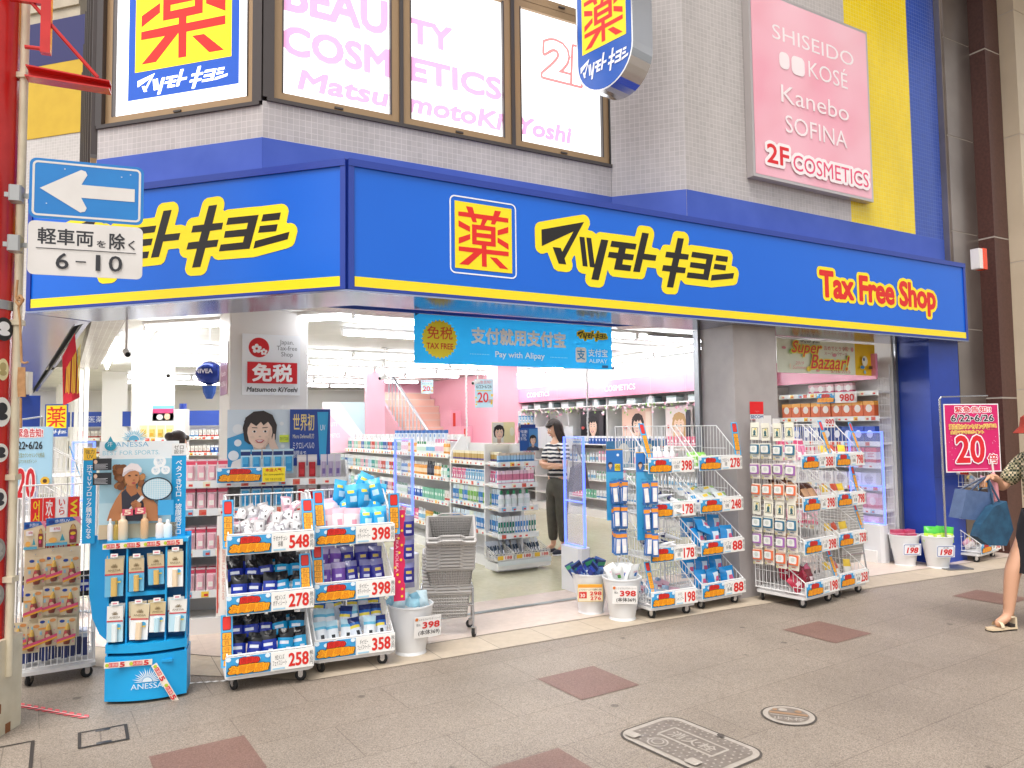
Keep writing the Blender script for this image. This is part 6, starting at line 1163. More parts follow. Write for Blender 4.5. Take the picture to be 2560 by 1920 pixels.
CB = [(pouch_mesh(.1, .12, .05, [(.5, '#e9f1f4'), (1, '#9fd4e8')], 2, .2, band=[(-.4, .4, .2, .4, '#7fc0de')]), 'pale blue bag'), (pouch_mesh(.1, .12, .05, [(1, '#cfe6ee')], 3, .2), 'clear blue bag')]
heap(bk1, CB, 11, .11, .27, 'in the bucket by the basket trolley', 'bag', 'bags in the first bucket', 3)
bk2 = bucket('white bucket of navy razors with an orange bordered 298 card beside the blue-lit gate', .66, 6.6, 1.0, card298)
NR = [(b_pack(.09, .2, '#2a3a8c', '#3c5a9c', .03, '#c4ccdc', '#1b2450'), 'navy razor pack'), (b_pack(.09, .2, '#5a7ab4', '#25356e', .03, '#dfe4ec', '#2f8a5a'), 'blue razor pack')]
heap(bk2, NR, 12, .09, .26, 'in the bucket by the gate', 'razor pack', 'razor packs in the bucket', 4, .06)
bk3 = bucket('white bucket of white sachets with a 398 card, in front of the razor bucket', .9, 6.38, 1., card398(-4, (.0, 0, .02)))
WS = [(pouch_mesh(.1, .15, .035, [(1, '#f1f2f0')], 4, .3, band=[(-.2, .3, .3, .5, c), (-.5, .4, .6, .7, '#e8c4cc')]), d) for c, d in (('#3a7ac0', 'white sachet with blue print'), ('#5aa84a', 'white sachet with green print'), ('#2f4f9a', 'white sachet with navy print'))]
heap(bk3, WS, 12, .1, .29, 'in the front bucket', 'sachet', 'sachets in the front bucket', 6, .04)
bk4 = bucket('white bucket of pink packs with a 198 card at the blue pillar foot', 4.42, 8.6, 1.0, card198)
PB = [(b_box(.13, .05, .09, '#c8486a', '#e8a0b4'), 'flat pink pack')]
for k in range(4): put(PB[0][0], 'pack', bk4.location + Vector((-.06 + .12 * (k % 2), -.05, .3 + .045 * (k // 2))), .2 * k, '%s flat pink pack on the left 198 bucket' % nth(k, 4), 'pack', 'pink packs on the bucket', (0, 0, .15 * k))
bk5 = bucket('white bucket of green pouches with a 198 card, right of the pink pack bucket', 4.7, 8.44, 1.02, card198)
GB = [(pouch_mesh(.13, .17, .06, [(.5, '#b8d84a'), (1, '#4cb83c')], 7, .25, band=[(-.3, .3, .3, .45, '#f2e8d0')]), 'bright green pouch')]
for k in range(5): put(GB[0][0], 'pouch', bk5.location + Vector((-.1 + .05 * k, -.04 + .03 * (k % 2), .28)), 0, '%s bright green pouch from the left in the right bucket' % nth(k, 5), 'pouch', 'green pouches in the bucket', (radians(-12), radians(random.uniform(-8, 8)), random.uniform(-.3, .3)))
# ---- shopping baskets
M_BSK = pbr('grey_basket_plastic', '#bdb9b5', .45)
def basket_mesh(w=.345, d=.26, h=.19):
    m = MB(); w2, d2 = w * .84, d * .82
    def wall(a, b, c, e, n, k):                          # bottom a-b, top c-e
        a, b, c, e = map(Vector, (a, b, c, e))
        for i in range(n + 1): q = i / n; m.tube(a.lerp(b, q), c.lerp(e, q), .0052, 4, cap=False)
        for j in range(k + 1): q = j / k; m.tube(a.lerp(c, q), b.lerp(e, q), .0055, 4, cap=False)
    B = [(-w2 / 2, -d2 / 2, 0), (w2 / 2, -d2 / 2, 0), (w2 / 2, d2 / 2, 0), (-w2 / 2, d2 / 2, 0)]; T = [(-w / 2, -d / 2, h), (w / 2, -d / 2, h), (w / 2, d / 2, h), (-w / 2, d / 2, h)]
    for i in range(4): j = (i + 1) % 4; wall(B[i], B[j], T[i], T[j], 17 if i % 2 == 0 else 12, 8)
    wall(B[0], B[1], B[3], B[2], 16, 10)
    rim = [(p[0] * 1.04, p[1] * 1.05, h + .006) for p in T]; m.path(rim, .011, 6, True); m.path([(p[0] * 1.03, p[1] * 1.04, h - .012) for p in T], .006, 4, True)
    m.path([(-w * .3, -d * .53, h + .01), (-w * .2, -d * .55, h + .03), (w * .2, -d * .55, h + .03), (w * .3, -d * .53, h + .01)], .008, 6)
    m.path([(-w * .3, d * .53, h + .01), (-w * .2, d * .55, h + .03), (w * .2, d * .55, h + .03), (w * .3, d * .53, h + .01)], .008, 6)
    return m.mesh('shopping_basket', M_BSK)
BK = basket_mesh()
def trolley(label, x, y, yaw, w=.38):
    t = thing('basket_trolley', label, 'trolley', (x, y, .004), radians(yaw)); m = MB(); m.use(M_CHROME)
    for s in (-1, 1): m.path([(s * w * .52, .14, .07), (s * w * .52, .12, .36), (s * w * .52, -.1, .36), (s * w * .52, -.14, .07)], .009, 8)
    m.tube((-w * .52, .0, .22), (w * .52, .0, .22), .008, 8).tube((-w * .52, -.12, .24), (w * .52, -.12, .24), .008, 8); m.build('frame', None, t)
    for s in (-1, 1):
        for q in (-1, 1): caster(t, s * w * .52, q * .14, .034, .6 * s + q)
    return t
def at_local(t, x, y, z): a = t.rotation_euler.z; return (t.location.x + x * cos(a) - y * sin(a), t.location.y + x * sin(a) + y * cos(a), t.location.z + z)
tr1 = trolley('chrome wheeled trolley under the grey basket stack in the main doorway', -.53, 5.98, 6)
nlow, nup = 12, 11
for k in range(nlow + nup):
    up = k >= nlow; q = k - nlow
    p = at_local(tr1, .03 if up else 0, -.02 if up else 0, .15 + k * .026 + (.07 if up else 0)) if not up else at_local(tr1, .02 + q * .001, -.03 - q * .0075, .42 + q * .026)
    put(BK, 'shopping_basket', p, 0, 'grey shopping basket, %s from the bottom of the front stack' % (ORD[k] if k < 12 else '%dth' % (k + 1) if k < nlow + nup - 1 else 'topmost, far') , 'shopping basket', 'stacked grey shopping baskets', (radians(38 if k == nlow + nup - 1 else 24) if up else 0, 0, radians(6)))
tr2 = trolley('chrome trolley under the basket stack behind the bronze pouch wagon', 3.45, 8.0, 30)
for k in range(17): put(BK, 'shopping_basket', at_local(tr2, 0, 0, .16 + k * .028), 0, 'grey shopping basket, %s from the bottom of the right stack' % (ORD[k] if k < 12 else '%dth' % (k + 1)), 'shopping basket', 'stacked grey shopping baskets', (0, 0, radians(30)))
# ---- security gates
M_ACR = pbr('clear_acrylic', '#dfe6ff', .05, 0, .5, None, 1, .16); M_LED = pbr('blue_led_edge', '#6f8cff', .3, 0, .5, '#4a62ff', 1.5)
def gate(label, x, y, yaw, h=1.5, w=.42):
    t = thing('security_gate', label, 'security gate', (x, y, .008), radians(yaw), 'blue-lit security gates')
    m = MB(); m.bbox(-w / 2, w / 2, -.07, .07, 0, .43, .03); m.build('base', pbr('gate_white', '#e2e2e4', .35), t)
    m = MB(); m.box(-w / 2 + .012, w / 2 - .012, -.008, .008, .44, h - .012); m.build('panel', M_ACR, t)
    m = MB(); m.box(-w / 2, -w / 2 + .011, -.011, .011, .432, h).box(w / 2 - .011, w / 2, -.011, .011, .432, h).box(-w / 2 + .011, w / 2 - .011, -.011, .011, h - .011, h).box(-w / 2 + .011, w / 2 - .011, -.009, .009, .86, .87).box(-w / 2 + .011, w / 2 - .011, -.009, .009, .432, .44); m.build('lit_edge', M_LED, t); return t
gt = lambda px, py, yaw, lab, w=.42, h=1.5: (lambda g: gate(lab, g.x, g.y, yaw, h, w))(G(px, py))
gt(1440, 1478, 118, 'blue-lit security gate in the middle of the main doorway, beside the razor bucket', .36); gt(1010, 1492, 118, 'blue-lit security gate behind the basket trolley on the left of the doorway', .5)
gt(2175, 1402, -60, 'blue-lit security gate in the right hand doorway', .44, 1.5)
r_ = _ray(210, 1100); gate('blue-lit security gate at the side entrance behind the wire wagons', r_.x / r_.y * 8.2, 8.2, 150, 1.5, .4)
# ================================================================ left side: red arcade post, traffic signs, stands
M_REDP = mottled('glossy_red_paint', '#cf2a26', '#c2231f', 6, .22); M_CRM = mottled('chipped_cream_paint', '#d9ceb4', '#cbbfa4', 9, .5)
post = thing('arcade_post', 'glossy red arcade post on a rusty cream plinth at the left edge', 'post', (-2.925, 4.1, 0))
m = MB(); m.lathe([(.165, .5), (.165, 6.5)], 28); m.build('shaft', M_REDP, post, True)
m = MB(); m.bbox(-.2, .19, -.14, .16, .0, .5, .012); m.build('plinth', M_CRM, post)
m = MB(); m.use(pbr('rust', '#8a5630', .8)).box(.1905, .1925, -.1, -.06, .02, .1).box(.1905, .1925, -.12, -.02, .12, .17).box(.1905, .1925, .02, .06, .0, .05).box(.1, .19, -.1425, -.1405, .0, .03); m.build('rust_patch', None, post)
m = MB(); m.use(M_CRM).tube((.192, .03, .3), (.192, .03, 6.5), .022, 10); 
for z in (.8, 1.35, 2.2, 3.6): m.box(.15, .218, .002, .058, z, z + .03)
m.build('conduit', None, post, True)
m = MB(); m.use(pbr('galvanised', '#a8a8a6', .4, .7)).lathe([(.168, 2.28), (.171, 2.28), (.171, 2.33), (.168, 2.33)], 28); m.build('band', None, post, True)
for z, c1_, c2_, w_, h_ in ((2.17, '#151515', '#f2f2f2', .11, .13), (1.95, '#e9dfae', '#b4a46a', .07, .12), (1.72, '#f0efe9', '#26262a', .11, .16), (1.5, '#e6e4de', '#2e2e33', .09, .1), (1.25, '#e6e4de', '#33333a', .09, .12), (.98, '#8c8a86', '#a5a39e', .09, .13), (.74, '#8c8a86', '#9d9b96', .09, .12)):
    a0_ = radians(-14); mm = Art(.001); mm.ell(0, 0, w_ / 2, h_ / 2, c1_).ell(0, h_ * .12, w_ * .3, h_ * .2, c2_).ell(0, -h_ * .16, w_ * .32, h_ * .12, c2_); mm.build('sticker', post, (.172 * cos(a0_), .172 * sin(a0_), z), 0, (0, 0, a0_ + pi / 2))
kT = Crop(0, 0, 3.95); TF = Fr(-2.66, 4.05, 20); tv = lambda x, y: TF.uv(*kT(x, y))
arm = thing('truss_arm', 'red steel truss arm reaching right from the arcade post', 'truss', TF.w(0), TF.a)
def rod(mm, p, q, r): a, b = tv(*p), tv(*q); mm.tube((a[0], 0, a[1]), (b[0], 0, b[1]), r, 8)
A_, B_, C_, D_ = tv(255, 640), tv(1085, 800), tv(1085, 900), tv(255, 770)
m = MB(); m.use(M_REDP).slab([A_, B_, C_, D_], .05, .056).slab([(A_[0], A_[1]), B_, (B_[0], B_[1] - .008), (A_[0], A_[1] - .008)], -.01, .05).slab([(D_[0], D_[1] + .008), (C_[0], C_[1] + .008), C_, D_], -.03, .05); m.build('channel', None, arm)
m = MB(); m.use(M_REDP); rod(m, (280, -10), (965, 765), .011); m.build('diagonal', None, arm, True)
m = MB(); m.use(M_REDP); rod(m, (245, 462), (475, 490), .011); q0, q1 = tv(470, -200), tv(470, 535); m.box(q0[0] - .025, q0[0] + .025, -.02, .02, q1[1], q0[1]); q2 = tv(300, -2); m.box(q2[0] - .1, q0[0], -.015, .015, q2[1] - .02, q2[1] + .02); m.build('hanger', None, arm)
# one-way sign and its supplementary plate
SF = Fr(-2.566, 4.0, 20); sv = lambda x, y: SF.uv(x, y)
x0, z1 = sv(75, 390); x1 = sv(360, 422)[0]; z0 = (sv(75, 541)[1] + sv(360, 566)[1]) / 2; z1 = (z1 + sv(360, 422)[1]) / 2; w_, h_ = x1 - x0, z1 - z0
ow = thing('traffic_sign', 'blue one-way sign with a white arrow pointing left, on the red post', 'traffic sign', SF.w((x0 + x1) / 2, 0, z0), SF.a)
M_SBL = mottled('sign_blue', '#1977c0', '#1c7dc6', 5, .35); M_SWH = mottled('sign_white', '#dcd8d4', '#d3cfca', 5, .4)
m = MB(); m.use(pbr('sign_back', '#9b9b98', .4, .6)).slab(rr(-w_ / 2, 0, w_ / 2, h_, .035), .001, .004); m.box(-w_ / 2 + .02, w_ / 2 - .02, .004, .02, h_ * .3, h_ * .36); m.build('plate', None, ow)
a = Art(.0008); a.poly(rr(-w_ / 2, 0, w_ / 2, h_, .035), M_SBL); a.polys(ring(-w_ / 2 + .014, .014, w_ / 2 - .014, h_ - .014, .026, .011), M_SWH)
a.poly([(-w_ * .41, h_ * .5), (-w_ * .06, h_ * .86), (-w_ * .02, h_ * .84), (-w_ * .005, h_ * .78), (-w_ * .055, h_ * .61), (w_ * .42, h_ * .61), (w_ * .42, h_ * .39), (-w_ * .055, h_ * .39), (-w_ * .005, h_ * .22), (-w_ * .02, h_ * .16), (-w_ * .06, h_ * .14)], M_SWH)
for x, z in ((-.2, .85), (.3, .8), (-.35, .25), (.38, .85)): a.ell(w_ * x, h_ * z, .004, .003, '#c9d3da', 6)
a.build('face', ow)
z0b, z1b = (sv(72, 682)[1] + sv(360, 702)[1]) / 2, (sv(75, 546)[1] + sv(360, 574)[1]) / 2; h2 = z1b - z0b
sp_ = thing('traffic_sign', 'off-white supplementary plate reading 6-10 under the one-way sign', 'traffic sign', SF.w((x0 + x1) / 2, 0, z0b), SF.a)
m = MB(); m.use(pbr('sign_back', '#9b9b98', .4, .6)).slab(rr(-w_ / 2, 0, w_ / 2, h2, .03), .001, .004); m.build('plate', None, sp_)
a = Art(.0008); a.poly(rr(-w_ / 2, 0, w_ / 2, h2, .03), M_SWH); INK = '#2a2a2e'
a.text('軽車両', -w_ * .42, h2 * .57, w_ * .06, h2 * .88, INK, bold=.02).text('を', w_ * .09, h2 * .57, w_ * .17, h2 * .7, INK, bold=.015).text('除', w_ * .2, h2 * .55, w_ * .34, h2 * .86, INK, bold=.02).text('く', w_ * .37, h2 * .56, w_ * .43, h2 * .74, INK, bold=.015)
a.rect(-w_ * .43, h2 * .485, w_ * .44, h2 * .5, INK).text('6', -w_ * .26, h2 * .12, -w_ * .15, h2 * .42, INK, bold=.01).rect(-w_ * .09, h2 * .26, w_ * .0, h2 * .285, INK).text('1', w_ * .085, h2 * .12, w_ * .125, h2 * .42, INK).text('0', w_ * .2, h2 * .12, w_ * .32, h2 * .42, INK, bold=.01); a.build('face', sp_)
br_ = thing('sign_bracket', 'grey steel clamps holding the traffic signs to the red post', 'bracket', SF.w(x0, 0, 0), SF.a)
for z in (z0b + h2 * .5, z0 + h_ * .33): m = MB(); m.use(pbr('galvanised', '#a8a8a6', .4, .7)).box(-.12, .3, .02, .035, z, z + .025).bbox(-.09, -.03, -.03, .05, z - .03, z + .055, .008).lathe([(.012, 0), (.012, .012), (.001, .012)], 8, (-.06, -.03, z + .02), 'y'); m.build('clamp', None, br_)
# rope and small case on the conduit
m = MB(); M_ROPE = mottled('tan_rope', '#b58a5e', '#a4794f', 40, .8); m.use(M_ROPE); rp = lambda px, py, d=4.0: (lambda r_: (r_.x / r_.y * d, d, CAM_H + r_.z / r_.y * d))(_ray(px, py))
m.path([rp(44, 700), rp(40, 745), rp(55, 752), rp(46, 770), rp(50, 800), rp(54, 905), rp(62, 908), rp(70, 905)], .006, 6)
for k in range(7): m.path([rp(47 + 2.4 * k, 918), rp(45 + 2.8 * k, 960), rp(47 + 2.6 * k, 992), rp(49 + 2 * k, 960)], .005, 6)
m.path([rp(42, 750), rp(50, 738), rp(58, 750), rp(48, 764), rp(40, 752)], .008, 6).path([rp(52, 995), rp(52, 1070)], .006, 6)
tag(m.build('rope', None, None, True), 'coiled tan rope tied to the cream conduit of the red post', 'rope')
p = rp(66, 958, 4.08); t = thing('junction_box', 'small off-white plastic case hanging behind the tan rope', 'box', p); m = MB(); m.use(flat('#d8d3c4', .4)).bbox(-.018, .02, -.02, .03, -.06, .062, .008); m.build('case', None, t); m = MB(); m.use(flat('#c5c0b2', .4)).box(-.018, .02, -.0225, -.0205, .035, .05); m.build('lid', None, t)
# ================================================================ blue sunscreen stand
KF = Fr(-2.43, 4.53, 17.4); k6 = Crop(0, 1180, 3.607); kh = Crop(20, 900, 4.148); kb_ = Crop(0, 1580, 2.458)
ku = lambda c, x, y, o=0.: KF.uv(*c(x, y), o)
kk_ = at(KF, 'display_stand', 'bright blue sunscreen display stand with sunburst top and tennis poster', 'display stand')
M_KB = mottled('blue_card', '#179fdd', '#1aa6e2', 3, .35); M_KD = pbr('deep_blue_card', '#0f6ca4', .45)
bx0, bx1 = ku(kb_, 640, 450)[0], ku(kb_, 1146, 370)[0]; zt_ = ku(k6, 1000, 640)[1]; 
wx0, wx1 = ku(k6, 812, 700, .12)[0], ku(k6, 1722, 900, .12)[0]; zh = ku(k6, 900, 600, .12)[1]; zw = ku(k6, 850, 1560, .12)[1]
m = MB(); wing = [(wx0, zh + .02), (wx0, zw + .3), (wx0 + .02, zw + .16), (wx0 + .06, zw + .06), (wx0 + .12, zw), (wx1 - .12, zw), (wx1 - .06, zw + .06), (wx1 - .02, zw + .16), (wx1, zw + .3), (wx1, zh + .02)]
m.use(M_KB).slab(wing, .12, .128); m.build('back_board', None, kk_)
z_bin = ku(k6, 1300, 1560)[1]; w_k = bx1 - bx0
m = MB(); m.use(M_KB)
curve = [(bx0 + w_k * q, -.05 * sin(pi * q)) for q in np.linspace(0, 1, 13)]
m.prism(curve + [(bx1, .2), (bx0, .2)], .018, z_bin - .05); m.build('bin', None, kk_)
m = MB(); m.use(M_KB).box(bx0 + .006, bx0 + .014, .0, .12, z_bin - .05, zt_).box(bx1 - .014, bx1 - .006, .0, .12, z_bin - .05, zt_).box(bx0, bx1, .1, .118, z_bin - .05, zt_).prism([(x, y) for x, y in curve] + [(bx1, .12), (bx0, .12)], z_bin - .03, z_bin + .02)
mx = [ku(k6, q, 900)[0] for q in (1145, 1498)]; zm = ku(k6, 1300, 1095)[1]
for x in mx: m.box(x - .005, x + .005, .0, .1, z_bin + .02, zt_ - .04)
m.box(mx[0] + .005, mx[1] - .005, .0, .1, zm - .012, zm + .012); m.build('tray', None, kk_)
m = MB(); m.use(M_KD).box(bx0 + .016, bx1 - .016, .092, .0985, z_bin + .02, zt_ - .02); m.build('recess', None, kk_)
m = MB(); m.use(M_KB).box(bx0, bx1, -.012, .118, zt_ - .012, zt_ + .01); m.build('ledge', None, kk_)
def bargain_tape(par, p, q, w=.03, y=-.016, n=4, name='tape'):
    d = math.hypot(q[0] - p[0], q[1] - p[1]); an = math.atan2(q[1] - p[1], q[0] - p[0]); a = Art(.0008); a.y = 0; a.rect(0, -w / 2, d, w / 2, '#f0e3d2')
    for k in range(n): s_ = d * (k + .05) / n; e_ = d * .9 / n; a.ell(s_ + e_ * .08, 0, w * .3, w * .32, '#b9c93a', 8).rect(s_ + e_ * .16, -w * .34, s_ + e_ * .6, w * .36, '#d8363a').text('お買得', s_ + e_ * .18, -w * .26, s_ + e_ * .58, w * .28, '#f6e6e0').text('5', s_ + e_ * .66, -w * .42, s_ + e_ * .9, w * .42, '#cf2230', bold=.04)
    o = a.build(name, par, (p[0], y, p[1])); o.rotation_euler = (0, -an, 0); return o
bargain_tape(kk_, ku(k6, 930, 672), ku(k6, 1652, 625), .034)
bargain_tape(kk_, ku(kb_, 652, 190), ku(kb_, 945, 165), .034, -.058, 2); bargain_tape(kk_, ku(kb_, 955, 180), ku(kb_, 1090, 405), .034, -.06, 2)
def sunburst(a, cx, cz, r0, r1, col, n=19, a0=.05, a1=pi - .05, disc=None):
    for k in range(n):
        t = a0 + (a1 - a0) * k / (n - 1); d = (a1 - a0) / n * .42; rr_ = r1 * (1 if k % 2 else .86)
        a.poly([(cx + r0 * cos(t - d), cz + r0 * sin(t - d)), (cx + (r0 + rr_) * .5 * cos(t - d * .9), cz + (r0 + rr_) * .5 * sin(t - d * .9)), (cx + rr_ * cos(t), cz + rr_ * sin(t)), (cx + (r0 + rr_) * .5 * cos(t + d * .5), cz + (r0 + rr_) * .5 * sin(t + d * .5)), (cx + r0 * cos(t + d), cz + r0 * sin(t + d))], col, up=k == 0)
    a.ell(cx, cz, r0 * .9, r0 * .9, disc or col, 16, 0, pi)
a = Art(.001); a.y = -.052; c_ = ku(kb_, 905, 305, -.05); w2 = ku(kb_, 1010, 350, -.05)[0] - ku(kb_, 810, 350, -.05)[0]
sunburst(a, c_[0], c_[1], w2 * .17, w2 * .48, '#dcebf4', 17); a.text('ANESSA', c_[0] - w2 * .5, c_[1] - w2 * .22, c_[0] + w2 * .5, c_[1] - w2 * .04, '#dcebf4'); a.build('bin_print', kk_)
for x_ in (.13, w_k - .1): m = MB(); m.use(M_BLACKR).lathe([(.001, -.02), (.026, -.02), (.03, 0), (.026, .02), (.001, .02)], 12, (bx0 + x_, .06, .03), 'x'); m.build('wheel', None, kk_)
for xx in (ku(kb_, 730, 130)[0], ku(kb_, 1000, 90)[0]): m = MB(); m.use(flat('#1f9fdc')).box(xx, xx + .06, -.045, -.0, z_bin - .1, z_bin - .085); m.build('bin_flap', None, kk_)
def sunscreen_card(top, bot, bottle):
    a = Art(.0009); w, h = .075, .155; a.b.use(flat(bot, .3)).box(-w / 2, w / 2, 0, .012, 0, h); a.y = -.0005; a.rect(-w / 2, h * .6, w / 2, h, top).rect(-w / 2, h * .56, w / 2, h * .6, '#c9404a'); sunburst(a, 0, h * .76, .007, .018, '#7d6a48', 9); a.text('ANESSA', -w * .34, h * .66, w * .34, h * .72, '#7a6a50'); a.ell(w * .22, h * .45, .012, .009, '#4aa8d8', 10).rect(w * .1, h * .36, w * .36, h * .4, '#e9cf4a')
    a.b.use(flat(bottle, .2)).bbox(-.012, .014, -.02, -.003, h * .02, h * .5, .006); return a.b.mesh('sunscreen_card')
SCD = [sunscreen_card('#cbb894', '#6fb8dc', '#d9b56a'), sunscreen_card('#d8c9a8', '#f0f2f2', '#e9d3b4'), sunscreen_card('#e9e6df', '#bfe0ec', '#e3eef0'), sunscreen_card('#cdb98c', '#eef1f0', '#b9dce8')]
cells = [((940, 770, 1118, 1130), 0, 'tan and blue'), ((1158, 770, 1305, 1080), 0, 'tan and blue'), ((1335, 740, 1487, 1020), 0, 'tan and blue'), ((1505, 710, 1657, 1040), 1, 'cream and white'), ((955, 1200, 1115, 1540), 2, 'pale white'), ((1160, 1180, 1337, 1520), 1, 'cream and white'), ((1340, 1165, 1490, 1450), 3, 'tan and white'), ((1515, 1140, 1677, 1445), 2, 'pale white')]
for i, ((xa, ya, xb, yb), mi, ds) in enumerate(cells):
    p, q = ku(k6, xa, yb, -.02), ku(k6, xb, ya, -.02); rowi = 'upper' if i < 4 else 'lower'
    for dpt in range(2):
        o = put(SCD[mi], 'sunscreen_card', KF.w((p[0] + q[0]) / 2 - .006 * dpt, -.02 + .03 * dpt, p[1] + .01 * dpt), 0, '%s sunscreen card %s on the blue stand, %s row column %s' % (ds, ('in front', 'behind')[dpt], rowi, ('one', 'two', 'three', 'four')[i % 4]), 'sunscreen card', 'sunscreen cards on the blue stand', (0, radians(random.uniform(-3, 3)), KF.a + radians(random.uniform(-6, 6)))); o.scale = ((q[0] - p[0]) / .078, 1, (q[1] - p[1]) / .157)
    a = Art(.0008); a.board(-.02, 0, .02, .022, '#f3f2f0', .001); a.rect(-.012, .007, .012, .015, '#e28a96'); a.build('price_tag', kk_, ((p[0] + q[0]) / 2, -.03, q[1] + .004))
# header: side strips, poster, sunburst top
HO = .105; hu = lambda c, x, y: KF.uv(*c(x, y), HO)
hx0, hx1 = hu(k6, 885, 400)[0], hu(k6, 1605, 400)[0]; hz0 = zt_ + .01; hz1 = hu(kh, 1100, 1030)[1]; hz2 = hu(kh, 1100, 830)[1]
hd = Art(.001); hd.y = HO; hd.b.use(flat('#eef4f6', .3)).box(hx0, hx1, HO, HO + .006, hz0, hz2 - .01); hw_ = hx1 - hx0; hh_ = hz1 - hz0
hd.rect(hx0 + .004, hz0, hx1 - .004, hz1, '#a9d8ea').rect(hx0 + .004, hz0, hx1 - .004, hz0 + hh_ * .45, '#bfe2ee').rect(hx0 + .004, hz0, hx1 - .004, hz0 + hh_ * .18, '#d8c6a4')
P = lambda x, y: hu(kh, x, y); L = lambda pts, c: hd.poly([P(*q) for q in pts], c)
rn = random.Random(11)
for k in range(26): x, y = rn.uniform(1120, 1240), rn.uniform(1110, 1320); c = P(x, y); hd.ell(c[0], c[1], .022, .02, rn.choice(['#a06a3c', '#8a5630', '#b98250', '#754626']), 9)
for k in range(12): x, y = rn.uniform(1370, 1430), rn.uniform(1190, 1330); c = P(x, y); hd.ell(c[0], c[1], .016, .02, rn.choice(['#a06a3c', '#8a5630', '#b98250']), 9)
L([(1040, 1660), (1070, 1560), (1130, 1440), (1190, 1350), (1290, 1300), (1390, 1350), (1500, 1420), (1560, 1500), (1570, 1660)], '#b5794f')
L([(1190, 1370), (1235, 1330), (1290, 1400), (1350, 1360), (1380, 1400), (1420, 1480), (1430, 1660), (1200, 1660)], '#2f2f3c'); L([(1240, 1290), (1340, 1290), (1350, 1380), (1290, 1410), (1240, 1350)], '#a96c45')
c = P(1300, 1205); hd.ell(c[0], c[1], .042, .058, '#bd8157', 20); L([(1200, 1200), (1215, 1120), (1290, 1065), (1360, 1075), (1400, 1120), (1395, 1165), (1300, 1130), (1215, 1200)], '#e7dfe0'); L([(1200, 1200), (1215, 1160), (1280, 1130), (1340, 1140), (1280, 1150)], '#cfc4c8')
for x, y in ((1275, 1195), (1345, 1190)): c = P(x, y); hd.ell(c[0], c[1], .008, .004, '#2c1a14', 8)
c = P(1320, 1240); hd.ell(c[0], c[1], .006, .004, '#98603c', 8); c = P(1318, 1270); hd.ell(c[0], c[1], .012, .005, '#a84a48', 8)
c = P(1560, 1330); hd.ell(c[0], c[1], .088, .072, '#23303e', 28); hd.ell(c[0], c[1], .08, .064, '#b5d9e6', 28)
for k in range(9): z = c[1] - .05 + k * .0125; ww = .08 * math.sqrt(max(0, 1 - ((z - c[1]) / .064) ** 2)); hd.rect(c[0] - ww, z, c[0] + ww, z + .0018, '#f0f4f6', up=k == 0)
for k in range(11): x = c[0] - .066 + k * .0132; ww = .064 * math.sqrt(max(0, 1 - ((x - c[0]) / .08) ** 2)); hd.rect(x, c[1] - ww, x + .0018, c[1] + ww, '#f0f4f6', up=k == 0)
L([(1265, 1540), (1290, 1550), (1430, 1420), (1405, 1395)], '#d5dde2'); L([(1090, 1590), (1150, 1570), (1200, 1600), (1180, 1660), (1080, 1660)], '#b5794f'); L([(1290, 1480), (1340, 1440), (1400, 1480), (1390, 1560), (1320, 1540)], '#b5794f')
for k in range(4): L([(1300, 1462 + k * 22), (1350, 1448 + k * 24), (1355, 1462 + k * 24), (1303, 1478 + k * 22)], '#a4683f')
for (x, y, r) in ((1590, 1050, .036), (1550, 1140, .026), (1650, 1135, .026)): c = P(x, y); hd.ell(c[0], c[1], r, r, '#f2f6f8', 20); hd.text('強力\nUV', c[0] - r * .5, c[1] - r * .45, c[0] + r * .5, c[1] + r * .5, '#8cc0d8')
for y0, y1 in ((1015, 1140), (1160, 1290)):
    a0, b0 = P(905, y1), P(1100, y0); hd.rect(a0[0], a0[1], b0[0], b0[1], '#23252b'); w3 = b0[0] - a0[0]; h3 = b0[1] - a0[1]; hd.ell(a0[0] + w3 * .15, a0[1] + h3 * .72, w3 * .1, h3 * .18, '#d9b79e', 10)
    for k in range(5): hd.rect(a0[0] + w3 * .1, a0[1] + h3 * (.1 + .1 * k), a0[0] + w3 * (.8 - .1 * (k % 2)), a0[1] + h3 * (.13 + .1 * k), '#c9ccd2', up=k == 0)
hd.rect(*hu(k6, 1440, 380), *hu(k6, 1580, 240), '#3fa4dc')
a0, b0 = P(1010, 985), P(1590, 930); hd.text('BEST FOR SPORTS.', a0[0], a0[1], b0[0], b0[1], '#8fc6d8'); a0, b0 = P(1140, 900), P(1480, 845); hd.text('ANESSA', a0[0], a0[1], b0[0], b0[1], '#6fb0d0')
for s_ in (0, 1):
    a0, b0 = P(1210 + s_ * 130, 1600 - s_ * 15), P(1320 + s_ * 130, 1530 - s_ * 15); hd.rect(a0[0], a0[1], b0[0], b0[1], '#d8546c').text('5', a0[0] + .01, a0[1] + .004, b0[0] - .01, b0[1] - .004, '#f2d8c0', bold=.04)
hd.build('poster', kk_)
